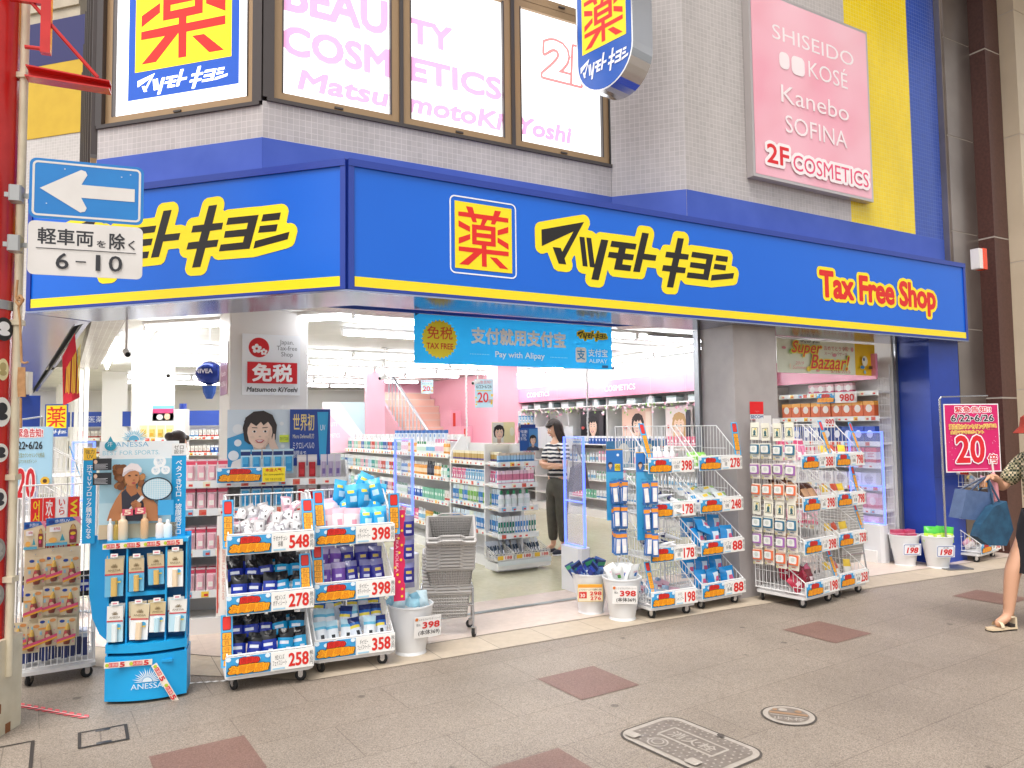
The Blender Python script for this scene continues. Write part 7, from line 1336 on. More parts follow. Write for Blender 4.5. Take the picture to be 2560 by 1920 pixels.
for (xa, xb, ya, yb, s_, top, tc) in ((783, 918, 1040, 1660, '汗\nで\nU\nV\nブ\nロ\nッ\nク\n膜\nが\n強\nく\nな\nる', '強力\nUV', '#f2c73a'), (1700, 1850, 990, 1660, 'ベ\nタ\nつ\nき\nゼ\nロ\n・\n被\n膜\n感\nゼ\nロ', 'ゼロ\n設計', '#f2f3f2')):
    a = Art(.001); a.y = HO - .004; A0, A1 = P(xa, ya), P(xb, ya); wst = A1[0] - A0[0]; zz0 = zt_ - .01; a.b.use(flat('#12a0dc', .3)).box(A0[0], A1[0], HO - .003, HO, zz0, A0[1]); a.y = HO - .0035
    a.text(s_, A0[0] + wst * .27, zz0 + .03, A1[0] - wst * .27, A0[1] - .03, '#eef6fb', bold=.02); a.rect(A0[0], A0[1], A1[0], A0[1] + .075, tc).text(top, A0[0] + wst * .15, A0[1] + .01, A1[0] - wst * .15, A0[1] + .065, '#5a5348'); a.build('side_strip', kk_)
a = Art(.001); a.y = HO; c = P(1305, 832); R_ = P(1490, 832)[0] - c[0]; a.b.use(flat('#eef4f6', .3)); a.y = HO + .002; sunburst(a, c[0], c[1], R_ * .36, R_ * .95, '#f2f7f9', 21); sunburst(a, c[0], c[1] , R_ * .35, R_ * .72, '#8fcbe2', 15, disc='#e8f3f7'); a.ell(c[0], c[1], R_ * .3, R_ * .3, '#5fb4d8', 16, 0, pi); a.build('sunburst_top', kk_)
a = Art(.001); a.y = HO - .008; c = P(1065, 890); a.poly([(c[0] + .032 * cos(t_), c[1] + .03 * sin(t_)) if not (1.2 < t_ < 1.94) else (c[0], c[1] + .06) for t_ in np.linspace(0, 6.1, 24)], '#1f97b4').text('汗', c[0] - .016, c[1] - .004, c[0] + .012, c[1] + .024, '#f2f8fa'); a.build('drop_badge', kk_)
for i, (xa, wv, hv, cb, cc_, lab) in enumerate(((990, .03, .13, '#eceae6', '#f4f2ee', 'white tester bottle at the left of the ledge'), (1045, .03, .12, '#b89a4a', '#8a7434', 'gold tester bottle next to the white one on the ledge'), (1105, .055, .16, '#e6cfae', '#efe2cc', 'cream tester tube in the middle of the ledge'), (1300, .045, .16, '#dcb184', '#e9d2b0', 'peach tester bottle right of the cream tube on the ledge'), (1440, .05, .12, '#f0e6de', '#e9d8cc', 'pale tester bottle right of the peach one on the ledge'), (1510, .05, .11, '#dfeef2', '#eef4f6', 'pale blue tester bottle at the right end of the ledge'))):
    q = ku(k6, xa, 600, .04); t = put(b_bottle(wv, hv, cb, cc_), 'tester_bottle', KF.w(q[0], .045, zt_ + .01), KF.a, lab, 'bottle', 'tester bottles on the blue stand')
# ================================================================ left wagon with peg board of sunscreen cards
LRp = G(47, 1676, .12); LRq = G(235, 1648, .12); LRF = Fr(LRp.x, LRp.y, math.degrees(math.atan2(LRq.y - LRp.y, LRq.x - LRp.x))); LW = (LRq - LRp).length
dW = .46; og = LRF.w(LW, dW)
wL = wagon('sales_wagon', 'white wire wagon turned away, hung with a cream peg board, left of the blue stand', og.x, og.y, math.degrees(LRF.a) + 180, LW, tiersA, 1.27, None, dW)
k4w = wagon('sales_wagon', 'white wire wagon with striped banners at the side entrance behind the pale blue poster', -3.75, 6.55, 120, .55, tiersC, 1.5, None, .45, banners=[((.1, -.004, 1.2), .3, .05, 18.), ((.42, -.004, 1.2), .3, .05, 18.)])
lu = lambda c, x, y, o=-.02: LRF.uv(*c(x, y), o)
pbz0, pbz1 = lu(k6, 300, 1560)[1], lu(k6, 500, 680)[1]; pbx0, pbx1 = lu(k6, 215, 1000)[0], lu(k6, 722, 1000)[0]
pg = at(LRF, 'peg_board', 'cream peg board of gold-topped sunscreen cards on the left wire wagon', 'display board', 0, -.03)
m = MB(); m.use(mottled('cream_peg_board', '#e0d2b4', '#dacbad', 4, .5)).box(pbx0, pbx1, 0, .008, pbz0 + .02, pbz1); m.build('board', None, pg)
m = MB(); m.use(M_CHROME)
for xa, ya in ((320, 750), (475, 715), (640, 715), (300, 1040), (455, 1000), (615, 1005), (270, 1335), (430, 1290), (590, 1285)): q = lu(k6, xa, ya); m.tube((q[0], 0, q[1] + .005), (q[0], -.05, q[1] + .012), .003)
m.build('hook', None, pg)
for (xa, ya, xb, yb) in ((412, 398, 728, 665), (212, 440, 412, 700)):
    a = Art(.001); q0, q1 = lu(k6, xa, yb), lu(k6, xb, ya); w, h = q1[0] - q0[0], q1[1] - q0[1]; a.board(0, 0, w, h, '#e3d4b2', .004); a.poly([(0, h * .72), (w, h * .9), (w, h), (0, h)], '#2468b4').poly([(w * .75, h), (w, h * .72), (w, h)], '#e58aa6').text('水感UV', w * .25, h * .82, w * .68, h * .95, '#eef3f8').ell(w * .15, h * .86, w * .09, h * .07, '#1f3f8a').poly([(w * .68, h * .05), (w * .66, h * .45), (w * .72, h * .7), (w * .78, h * .75), (w * .84, h * .7), (w * .9, h * .45), (w * .88, h * .05)], '#8a3a3c').poly([(w * .68, h * .55), (w * .78, h * .76), (w * .88, h * .55)], '#cfa860').ell(w * .78, h * .4, w * .08, h * .06, '#f0c83a').ell(w * .76, h * .25, w * .06, h * .07, '#d84a7a').rect(w * .1, h * .5, w * .42, h * .68, '#f2f0ee').text('698', w * .22, h * .56, w * .4, h * .66, '#c8384a').rect(0, 0, w * .62, h * .1, '#5fb0cc').ell(w * .2, h * .2, w * .12, h * .1, '#efb45a').poly([(w * .4, h * .16), (w * .47, h * .42), (w * .55, h * .16)], '#3a9cae'); a.build('header_card', pg, (q0[0], -.004, q0[1]))
def uvcard():
    a = Art(.0008); w, h = .1, .17; a.b.use(flat('#dfcfae', .35)).box(-w / 2, w / 2, 0, .003, 0, h); a.ell(-w * .28, h * .88, w * .14, h * .055, '#27499a', 12).ell(w * .26, h * .9, w * .17, h * .06, '#e0985a', 12).rect(-w * .5, h * .62, w * .1, h * .68, '#e8a24a').rect(-w * .42, h * .44, -w * .3, h * .56, '#9cc8d8')
    a.b.use(flat('#8a4a3e', .3)).lathe([(.001, .012), (.016, .014), (.021, .04), (.021, .07), (.015, .1)], 10, (.004, -.012, 0)); a.b.use(flat('#c9a350', .25)).lathe([(.0155, .1), (.010, .125), (.004, .14), (.001, .141)], 10, (.004, -.012, 0)); a.b.use(flat('#7ac0d4', .3)).lathe([(.004, .14), (.003, .155), (.001, .156)], 8, (.004, -.012, 0))
    a.b.v = [(x, y * .75 if y < -.004 else y, z) for x, y, z in a.b.v]; a.y = -.026; a.ell(.0, .07, .012, .012, '#e8c0a0', 8).ell(.012, .06, .009, .01, '#f0d8b0', 8).ell(-.006, .088, .008, .008, '#c8505a', 8).poly([(-w * .5, h * .17), (w * .5, h * .36), (w * .5, h * .47), (-w * .5, h * .29)], '#d9527c').poly([(-w * .46, h * .14), (w * .5, h * .31), (w * .5, h * .37), (-w * .46, h * .21)], '#e8a83c'); a.ell(w * .34, h * .6, .004, .004, '#e08aa0', 6).ell(w * .38, h * .2, .005, .005, '#e08aa0', 6); return a.b.mesh('uv_card')
UVC = uvcard(); i = 0
for r_, cs in enumerate((((320, 1020), (475, 990), (645, 1000)), ((300, 1315), (455, 1270), (618, 1270)), ((152, 1600), (270, 1610), (430, 1550), (590, 1545)))):
    for c_, (xa, yb) in enumerate(cs):
        q = lu(k6, xa, yb); put(UVC, 'uv_card', LRF.w(q[0], -.065 - .01 * r_, q[1]), 0, '%s gold-topped sunscreen card from the left, %s row of the cream board' % (nth(c_, len(cs)), ('top', 'middle', 'bottom')[r_]), 'sunscreen card', 'sunscreen cards on the cream board', (radians(4), radians(random.uniform(-3, 3)), LRF.a + radians(random.uniform(-5, 5)))).scale = (1.02, 1, 1.06)
def welcome(par, fr, x0, z0, w, h, y=-.015, rows=(('어서오십시오', '#e02a2a', '#f4d62a'), ('欢迎光临', '#e02a2a', '#f6f2f0'), ('いらっしゃいませ', '#f6f3f1', '#d8322e'), ('WELCOME', '#e02a2a', '#f4d62a'))):
    a = Art(.001); a.board(0, 0, w, h, '#f4f2f0', .003); n = len(rows)
    for k, (s_, bg, fg) in enumerate(rows):
        xa, xb = w * k / n + .002, w * (k + 1) / n - .002; a.rect(xa, .003, xb, h - .003, bg); wd = xb - xa
        if s_ == 'WELCOME':
            v, t_ = text_tris(s_, 0, .03); v2 = np.stack([v[:, 1], -v[:, 0]], 1); v2 = v2 - v2.min(0); a.tris(fit(v2, xa + wd * .2, .02, xb - wd * .2, h - .02), t_, fg)
        else: a.text('\n'.join(s_), xa + wd * .2, .015, xb - wd * .2, h - .015, fg, bold=.02)
    return a.build('welcome_banner', par, (x0, y, z0))
q0, q1 = lu(k6, 265, 640, -.012), lu(k6, 722, 215, -.012); t = at(LRF, 'welcome_sign', 'red and white multilingual welcome banner behind the cream peg board', 'banner', 0, 0); welcome(t, LRF, q0[0], q1[1] - .46, q1[0] - q0[0], .46, -.012)
rnd = random.Random(3)
for k in range(10): put(BZ2 if k else (BZ2 := b_box(.035, .16, .12, '#26356e', None, None, '#c9d2e2')), 'carton', LRF.w(LW * (.06 + .09 * k), .1 + .02 * (k % 3), .13), LRF.a, '%s navy carton from the left at the bottom of the left wagon' % nth(k, 10), 'navy carton', 'navy cartons in the left wagon')
for k in range(8): put(PM[k % 2][0], 'pouch', LRF.w(LW * (.1 + .11 * k), .2, .5), LRF.a, '%s dark blue pouch from the left inside the left wagon' % nth(k, 8), 'pouch', 'pouches in the left wagon')
# pale blue points poster on a wire stand
pf = Fr(-2.98, 5.25, 12); kw = Crop(20, 900, 4.148); q0, q1 = pf.uv(*kw(75, 1310)), pf.uv(*kw(470, 690)); w, h = q1[0] - q0[0], q1[1] - q0[1]
def pts(a, w, h):
    a.rect(-w / 2 + .004, .004, w / 2 - .004, h - .004, '#a8d4ea'); a.otext('緊急告知!', -w * .48, h * .82, w * .22, h * .97, '#d42c3c', '#f4eeee', .006, bold=.02, res=3).text('6/22▸6/26', -w * .62, h * .62, w * .22, h * .75, '#1f2226', bold=.02).text('資生堂カウンセリング化粧品', -w * .5, h * .48, w * .28, h * .56, '#8f8a3a').text('全品マツキヨポイント', -w * .5, h * .38, w * .08, h * .45, '#8f8a3a').otext('20', -w * .46, -.08, w * .05, h * .3, '#c8202c', '#f2e8ea', .008, bold=.03, res=3).ell(w * .32, h * .08, .03, .03, '#e8b83a', 10).ell(w * .32, h * .08, .014, .014, '#5a3a1c', 10)
poster('points_poster', 'pale blue points campaign poster on a wire frame behind the left wagon', pf, (q0[0] + q1[0]) / 2, 0, q0[1], w, h, '#bfe0ee', pts)
t = at(pf, 'poster_stand', 'thin chrome stand holding the pale blue points poster', 'stand', 0, .02); m = MB(); m.use(M_CHROME).path([(q0[0] + .02, 0, .01), (q0[0] + .02, 0, q1[1] + .05), (q1[0] - .08, 0, q1[1] + .07), (q1[0] - .08, 0, q1[1])], .006, 8).path([(q0[0] - .1, 0, .012), (q0[0] + .15, 0, .012)], .01, 8); m.build('frame', None, t)
# pink side panel with yellow dots beside wagon B, narrow white strip beside wagon A
bf = Fr(-1.305, 5.005, 24.5); q = bf.sub(.56, .02); t = at(q, 'hanging_strip', 'pink polka-dot hanging strip of blue pouches on the right flank of the second wagon', 'hanging strip', 0, 0, .42); m = MB(); m.use(flat('#d8285c', .35)).box(-.03, .05, -.003, 0, 0, .62); m.build('backing', None, t); a = Art(.001); a.y = -.003; rn = random.Random(6)
for k in range(12): a.ell(rn.uniform(-.02, .04), .03 + .05 * k, .009, .009, '#f2d23a', 8)
v, t_ = text_tris('HOLIKA HOLIKA', 0, .0); v2 = np.stack([v[:, 1], -v[:, 0]], 1); v2 = v2 - v2.min(0); a.tris(fit(v2, -.02, .2, .0, .5), t_, '#f2c8d4'); a.build('print', t)
for k in range(3): put(NVP[0][0], 'pouch', q.w(.075, .01, .5 + .16 * k), q.a, '%s navy pouch on the pink polka-dot strip' % ('lowest', 'middle', 'topmost')[k], 'pouch', 'navy pouches on the pink strip')
q = Fr(-1.765, 4.69, 24.5).sub(-.03, .1, 0); t = at(q, 'hanging_strip', 'narrow white strip with red vertical lettering on the left flank of the first wagon', 'hanging strip', 0, 0, .45); m = MB(); m.use(flat('#f0e8e0', .4)).box(-.03, .025, 0, .01, 0, .62); m.build('backing', None, t); a = Art(.001); a.text('薬用保湿美容液', -.026, .03, -.012, .5, '#d88a80') ; a.text('季\n節\nの\n保\n湿\nに\nも\n使\nえ\nる', .0, .1, .02, .56, '#e0a090'); a.rect(-.028, .02, -.02, .5, '#c8483c'); a.build('print', t)
# ================================================================ right side: pole sign, wagon, security plate
kp = Crop(2280, 960, 2.593); PF = Fr(4.832, 8.384, 8); pu = lambda x, y: PF.uv(*kp(x, y), -.03)
q = [pu(*p) for p in ((198, 137), (560, 120), (577, 573), (228, 568))]; x0, x1 = (q[0][0] + q[3][0]) / 2, (q[1][0] + q[2][0]) / 2; z0, z1 = (q[2][1] + q[3][1]) / 2, (q[0][1] + q[1][1]) / 2; w, h = x1 - x0, z1 - z0
def pk(a, w, h):
    a.rect(-w / 2 + .012, .012, w / 2 - .012, h - .012, mottled('magenta_print', '#d6246c', '#cf1c66', 1.5, .35)); a.otext('緊急告知!!', -w * .3, h * .87, w * .36, h * .96, '#d8283c', '#f6eef0', .008, bold=.02, res=3); a.otext('6/22▸6/26', -w * .38, h * .74, w * .4, h * .84, '#1d1d22', '#f4eef2', .006, bold=.02, res=3); a.otext('資生堂カウンセリング化粧品', -w * .42, h * .63, w * .44, h * .7, '#d6246c', '#efe06a', .006, res=3).otext('全品マツキヨポイント', -w * .4, h * .56, w * .2, h * .61, '#d6246c', '#efe06a', .005, res=3)
    a.otext('20', -w * .33, h * .13, w * .2, h * .54, '#d8202c', '#f4eaf0', .014, bold=.03, res=4).otext('倍', w * .24, h * .12, w * .42, h * .26, '#d8202c', '#f6f2f4', .008, bold=.02, res=3); rn = random.Random(1)
    for k in range(26): a.ell(rn.choice([-1, 1]) * w * rn.uniform(.3, .46), h * rn.uniform(.15, .55), .004, .004, '#f2b8d0', 6)
    a.rect(-w * .44, h * .045, w * .2, h * .055, '#e89abc')
poster('points_sign', 'magenta points campaign sign on a chrome pole by the blue pillar', PF, (x0 + x1) / 2, -.03, z0, w, h, '#f4f0f0', pk, 'sign')
t = at(PF, 'sign_pole', 'chrome pole stand carrying the magenta sign', 'pole stand', 0, 0, 0); m = MB(); m.use(M_CHROME).tube((x0 - .02, 0, .012), (x0 - .02, 0, z1 + .06), .012, 10).path([(x0 - .02, 0, z1 + .06), (x0 + .0, 0, z1 + .08), (x1 - .1, 0, z1 + .09)], .008, 8); m.build('pole', None, t, True); m = MB(); m.use(pbr('steel_base', '#8f8f8d', .35, .8)).bbox(-.16, .16, -.14, .14, .0, .014, .02); m.build('base', None, t)
wF = wagon('sales_wagon', 'four-tier white wire wagon of sweets behind the magenta sign', 5.3, 8.64, 40, .6, tiersC, 1.55, [('お菓子\n各種', '98')] * 4, .5)
CDY = [(pouch_mesh(.1, .1, .04, [(.5, '#efe4e0'), (1, c)], s, .3), d) for c, s, d in (('#d8a0b0', 1, 'pink sweet bag'), ('#e3c56a', 2, 'yellow sweet bag'), ('#8fb4cc', 3, 'pale blue sweet bag'))]
for z, n, nm in ((.14, 14, 'lowest'), (.5, 14, 'second'), (.87, 10, 'third'), (1.24, 6, 'top')): pile(wF, CDY, 'sweet_bag', n, .05, .5, .06, .42, z, z + .1, 'in the %s basket behind the magenta sign' % nm, 'sweet bag', 'sweet bags behind the magenta sign', int(z * 30), 40)
sF2 = Fr(*P2(Fr(5.3, 8.64, 40).w(-.01, .5)), -50); t = at(sF2, 'welcome_sign', 'red and yellow welcome banner hanging below the magenta sign', 'banner'); welcome(t, sF2, .05, 1.0, .38, .36, -.01)
sc = at(FR, 'security_plate', 'red and white security company plate on the grey pillar', 'sign', 0, .116); k7 = Crop(1860, 700, 3.073); q0, q1 = FR.uv(*k7(47, 1075), .115), FR.uv(*k7(147, 935), .115); w, h = q1[0] - q0[0], q1[1] - q0[1]
a = Art(.001); a.y = 0; a.rect(q0[0], q0[1] + h * .32, q1[0], q1[1], '#e0161c').rect(q0[0], q0[1], q1[0], q0[1] + h * .3, '#e9e9ec').text('SECOM', q0[0] + .006, q0[1] + h * .08, q1[0] - .006, q0[1] + h * .26, '#1f4f8c', bold=.03).rect(q0[0], q0[1], q1[0], q0[1] + h * .03, '#e0161c').text('Security\nby', q0[0] + w * .35, q0[1] + h * .4, q0[0] + w * .65, q0[1] + h * .5, '#f0b0b0'); a.build('plate', sc)
# ================================================================ covers and tape on the pavement
FLAT = lambda yaw: (-pi / 2, 0, radians(yaw))
M_IRON = mottled('worn_iron', '#857b71', '#776d64', 30, .5, .2); M_IRONW = mottled('pale_worn_iron', '#aba297', '#9f968b', 30, .5); 
t = thing('utility_cover', 'rounded rectangular hydrant cover with studs and raised lettering', 'street cover', (.87, 3.885, .003), 0, None, FLAT(-54))
w, h = .62, .42; a = Art(.0012); a.b.use(pbr('dark_gap', '#4d4640', .8)); a.poly(rr(-w / 2 - .012, -h / 2 - .012, w / 2 + .012, h / 2 + .012, .1, 8), pbr('dark_gap', '#4d4640', .8)).poly(rr(-w / 2, -h / 2, w / 2, h / 2, .09, 8), M_IRONW); a.poly(rr(-w / 2 + .03, -h / 2 + .03, w / 2 - .03, h / 2 - .03, .065, 8), M_IRON); up_ = True
for i in range(15):
    for j in range(10):
        x, z = -w / 2 + .055 + i * .037 + (.018 if j % 2 else 0), -h / 2 + .05 + j * .036
        if abs(x) < w / 2 - .04 and not (abs(x) < .19 and -.05 < z < .1) and not (-.16 < x < -.04 and z < -.04): a.ell(x, z, .0065, .0065, M_IRONW, 7, up=up_); up_ = False
a.build('lid', t)
a = Art(.0012); a.y = -.004; a.polys(ring(-.18, -.045, .18, .095, .012, .014), M_IRONW).text('消火栓', -.14, -.015, .14, .065, M_IRONW, bold=.02, up=False); a.ell(-.1, -.12, .055, .055, M_IRONW, 20, up=False).ell(-.1, -.12, .046, .046, M_IRON, 20).ell(-.1, -.12, .034, .034, M_IRONW, 16).ell(-.1, -.12, .026, .026, M_IRON, 16).rrect(-.27, -.19, -.2, -.13, .01, M_IRONW).rrect(.13, -.19, .2, -.13, .01, M_IRONW).ell(.05, .185, .02, .02, pbr('dark_gap', '#4d4640', .8), 12); a.build('relief', t)
t = thing('utility_cover', 'small round cover with raised letters right of the hydrant cover', 'street cover', (1.5, 4.235, .003), 0, None, FLAT(-20))
a = Art(.0012); R = .135; a.ell(0, 0, R + .012, R + .012, pbr('dark_gap', '#4d4640', .8), 32).ell(0, 0, R, R, M_IRONW, 32).ell(0, 0, R * .8, R * .8, M_IRON, 28); a.build('lid', t)
a = Art(.0012); a.y = -.004; a.text('止水栓', -.08, -.085, .08, -.035, M_IRONW, bold=.02).rect(-.095, -.022, .095, -.012, M_IRONW, up=False).rect(-.1, .0, .1, .03, '#94765a', up=False).ell(-.03, .065, .024, .024, M_IRONW, 12, up=False).ell(.05, .06, .02, .02, '#94765a', 10, up=False).rect(-.085, .045, -.06, .075, '#94765a', up=False); a.build('relief', t)
def frame_cover(label, x, y, yaw, w, h):
    t = thing('utility_cover', label, 'street cover', (x, y, .003), 0, None, FLAT(yaw)); a = Art(.0012); a.polys(ring(-w / 2, -h / 2, w / 2, h / 2, .004, .016), pbr('dark_frame', '#3f3a36', .6, .3)); a.rect(-w * .15, h / 2 - .04, w * .15, h / 2 - .016, '#2e2b29', up=False).rect(-w * .15, -h / 2 + .016, w * .15, -h / 2 + .04, '#2e2b29', up=False); a.build('frame', t); a = Art(.001); a.y = .0004; a.rect(-w / 2 + .017, -h / 2 + .017, w / 2 - .017, h / 2 - .017, M_STREET, up=False); a.build('lid', t)
frame_cover('small square paved inspection cover in a dark frame near the blue stand', -2.18, 4.068, 30, .235, .24); frame_cover('large paved inspection cover in a dark frame at the lower left corner', -2.6, 3.68, 31, .5, .5)
a = Art(.0008); L_ = math.hypot(.545, .217)
for k in range(10): x = k * L_ / 10; a.poly([(x, -.022), (x + .03, -.026), (x + .06, .004), (x + .03, .03), (x, .026), (x + .024, .002)], '#d9525a' if k % 1 == 0 else '#e8a0a0', up=k == 0)
a.rect(0, -.003, L_, .003, '#f0c8c4'); tag(a.build('tape', None, (-2.952, 4.542, .004), 0, FLAT(-21.7)), 'red zigzag tape stuck on the paving below the left wagon', 'tape')
a = Art(.0008)
for k in range(6): x = k * .048; a.poly([(x, 0), (x + .026, .016), (x + .052, 0), (x + .026, -.016)], '#e6e3e0', up=k == 0)
tag(a.build('tape', None, (-2.088, 4.879, .004), 0, FLAT(11)), 'white diamond tape between the blue stand and the first wagon', 'tape')
# ================================================================ people
def skin(J, E, mat, sub=2, root=None):               # joints {name: (x, y, z, radius)}, edges -> smooth tapered surface
    ns = list(J); me = bpy.data.meshes.new('s'); me.from_pydata([J[n][:3] for n in ns], [(ns.index(a), ns.index(b)) for a, b in E], []); o = bpy.data.objects.new('s', me); COL.objects.link(o)
    md = o.modifiers.new('skin', 'SKIN'); md.use_smooth_shade = True
    for i, n in enumerate(ns): v = me.skin_vertices[0].data[i]; r = J[n][3]; v.radius = (r, J[n][4] if len(J[n]) > 4 else r); v.use_root = (n == (root or ns[0]))
    s = o.modifiers.new('sub', 'SUBSURF'); s.levels = s.render_levels = sub
    dg = bpy.context.evaluated_depsgraph_get(); ev = o.evaluated_get(dg); m = ev.to_mesh(); b = MB(); b.use(mat); b.add([tuple(v.co) for v in m.vertices], [tuple(p.vertices) for p in m.polygons]); ev.to_mesh_clear(); bpy.data.objects.remove(o); bpy.data.meshes.remove(me); return b
def ellipsoid(m, c, r, n=18, k=12, f=None):
    V = []
    for j in range(k + 1):
        for i in range(n):
            t, p = 2 * pi * i / n, -pi / 2 + pi * j / k; v = Vector((cos(t) * cos(p), sin(t) * cos(p), sin(p)))
            if f: v = f(v)
            V.append((c[0] + v.x * r[0], c[1] + v.y * r[1], c[2] + v.z * r[2]))
    m.add(V, [(j * n + i, j * n + (i + 1) % n, (j + 1) * n + (i + 1) % n, (j + 1) * n + i) for j in range(k) for i in range(n)]); return m
def head_shape(v):
    v = v.copy()
    if v.z < 0: s = 1 + .28 * v.z; v.x *= s; v.y *= (1 + .12 * v.z); v.y -= .1 * -v.z * (1 if v.y < 0 else 0)
    return v
M_SKIN = pbr('skin', '#d9a98c', .5); M_HAIR = mottled('dark_hair', '#2b201c', '#382a24', 30, .4)
def head(m, H, tilt=0., yaw=0., sk=M_SKIN, s=1.):     # face towards -Y at H (centre of the head)
    h = MB(); h.use(sk); ellipsoid(h, (0, 0, 0), (.073 * s, .092 * s, .112 * s), f=head_shape)
    ellipsoid(h, (0, -.094 * s, -.016 * s), (.0115 * s, .017 * s, .02 * s), 10, 8); ellipsoid(h, (.074 * s, .008, -.01), (.009, .018, .027), 8, 6); ellipsoid(h, (-.074 * s, .008, -.01), (.009, .018, .027), 8, 6)
    for q in (-1, 1):
        h.use(flat('#f2eeea', .2)); ellipsoid(h, (q * .03 * s, -.079 * s, .012), (.0135, .007, .0075), 10, 6); h.use(flat('#1d1512', .2)); ellipsoid(h, (q * .03 * s, -.0845 * s, .012), (.006, .003, .0065), 8, 6); ellipsoid(h, (q * .031 * s, -.081 * s, .034), (.019, .006, .0032), 8, 5)
    h.use(flat('#b4605c', .4)); ellipsoid(h, (0, -.086 * s, -.057), (.023, .008, .0075), 10, 6)
    M = Matrix.Translation(H) @ Matrix.Rotation(yaw, 4, 'Z') @ Matrix.Rotation(tilt, 4, 'X'); m.merge(h, M); return M
def hand_nodes(J, E, pre, wrist, d, up, side, L=.17, curl=.3):
    """palm and five fingers from the wrist along d; 'side' is the thumb direction, 'up' the back of the hand"""
    d, up, side = Vector(d).normalized(), Vector(up).normalized(), Vector(side).normalized(); w = Vector(J[wrist][:3])
    p = w + d * L * .28; J[pre + 'p'] = (*p, .022, .018); E.append((wrist, pre + 'p'))
    for k, (o, ln) in enumerate(((.024, .9), (.008, 1.), (-.008, .94), (-.023, .76))):
        a = w + d * L * .5 + side * o; b = a + d * L * .25 * ln - up * L * .08 * curl * 2; c = b + d * L * .22 * ln * (1 - curl) - up * L * .24 * curl * 1.6
        for nm, q, r in (('a', a, .0095), ('b', b, .0085), ('c', c, .0072)): J[pre + nm + str(k)] = (*q, r)
        E += [(pre + 'p', pre + 'a%d' % k), (pre + 'a%d' % k, pre + 'b%d' % k), (pre + 'b%d' % k, pre + 'c%d' % k)]
    a = w + d * L * .24 + side * .03; b = a + d * L * .2 + side * .018 - up * .012
    J[pre + 't0'] = (*a, .0105); J[pre + 't1'] = (*b, .009); E += [(pre + 'p', pre + 't0'), (pre + 't0', pre + 't1')]
def stripes(name, c1, c2, pitch, axis='Z', duty=.5):
    m = pbr(name, c1, .7); nt, b = nodes(m); tc = N(nt, 'ShaderNodeTexCoord'); sx = N(nt, 'ShaderNodeSeparateXYZ'); nt.links.new(tc.outputs['Object'], sx.inputs[0])
    nz = N(nt, 'ShaderNodeTexNoise', Scale=9); nt.links.new(tc.outputs['Object'], nz.inputs['Vector']); ad = N(nt, 'ShaderNodeMath', operation='MULTIPLY_ADD'); ad.inputs[1].default_value = .03; nt.links.new(nz.outputs['Fac'], ad.inputs[0]); nt.links.new(sx.outputs[axis], ad.inputs[2])
    md = N(nt, 'ShaderNodeMath', operation='PINGPONG'); md.inputs[1].default_value = pitch / 2; nt.links.new(ad.outputs[0], md.inputs[0]); gt = N(nt, 'ShaderNodeMath', operation='GREATER_THAN'); gt.inputs[1].default_value = pitch / 2 * duty; nt.links.new(md.outputs[0], gt.inputs[0])
    mx = N(nt, 'ShaderNodeMix', data_type='RGBA'); mx.inputs[6].default_value = lin(c1); mx.inputs[7].default_value = lin(c2); nt.links.new(gt.outputs[0], mx.inputs[0]); nt.links.new(mx.outputs[2], b.inputs['Base Color']); return m
def checks(name, c1, c2, c3, s=.02):
    m = pbr(name, c1, .8); nt, b = nodes(m); tc = N(nt, 'ShaderNodeTexCoord'); ck = N(nt, 'ShaderNodeTexChecker', Scale=1 / s); ck.inputs['Color1'].default_value = lin(c1); ck.inputs['Color2'].default_value = lin(c2); nt.links.new(tc.outputs['Object'], ck.inputs['Vector'])
    n = N(nt, 'ShaderNodeTexChecker', Scale=1 / (s * 2.5)); n.inputs['Color1'].default_value = (1, 1, 1, 1); n.inputs['Color2'].default_value = lin(c3); nt.links.new(tc.outputs['Object'], n.inputs['Vector']); mx = N(nt, 'ShaderNodeMix', data_type='RGBA', blend_type='MULTIPLY'); mx.inputs[0].default_value = .6; nt.links.new(ck.outputs['Color'], mx.inputs[6]); nt.links.new(n.outputs['Color'], mx.inputs[7]); nt.links.new(mx.outputs[2], b.inputs['Base Color']); return m
LEG = lambda J, E, s, hip, knee, ank, toe: (J.update({s + 'hip': hip, s + 'knee': knee, s + 'ank': ank, s + 'toe': toe}), E.extend([('pel', s + 'hip'), (s + 'hip', s + 'knee'), (s + 'knee', s + 'ank'), (s + 'ank', s + 'toe')]))
def shoe(par, p, yaw, c, L=.24, strap=False):
    m = MB(); M = Matrix.Translation(p) @ Matrix.Rotation(yaw, 4, 'Z'); h = MB()
    if strap:
        h.use(flat('#d8c3a2', .25)).prism([(-.036, -.17), (.0, -.19), (.036, -.17), (.042, -.1), (.03, .0), (.034, .06), (-.034, .06), (-.03, .0), (-.042, -.1)], .012, .026); h.use(flat('#2b2624', .4)).box(-.03, .03, .0, .06, -.0, .05).prism([(-.036, -.17), (.036, -.17), (.042, -.1), (-.042, -.1)], 0, .012)
        h.use(flat('#d9c8aa', .2)).lathe([(.046, .0), (.046, .03)], 14, (0, -.1, .032), 'y', 0, pi).lathe([(.04, .0), (.04, .014)], 14, (0, .02, .1), 'z').box(-.034, .034, .04, .056, .026, .1)
    else:
        h.use(flat(c, .4)); ellipsoid(h, (0, -.07, .03), (.042, .125, .042), 14, 8, lambda v: Vector((v.x, v.y, max(v.z, -.7)))); h.use(flat('#e6e4e0', .5)).prism([(.04 * cos(t_), -.07 + .125 * sin(t_)) for t_ in np.linspace(0, 6.0, 16)], 0, .012)
    m.merge(h, M); return m.build('shoe', None, par, True)
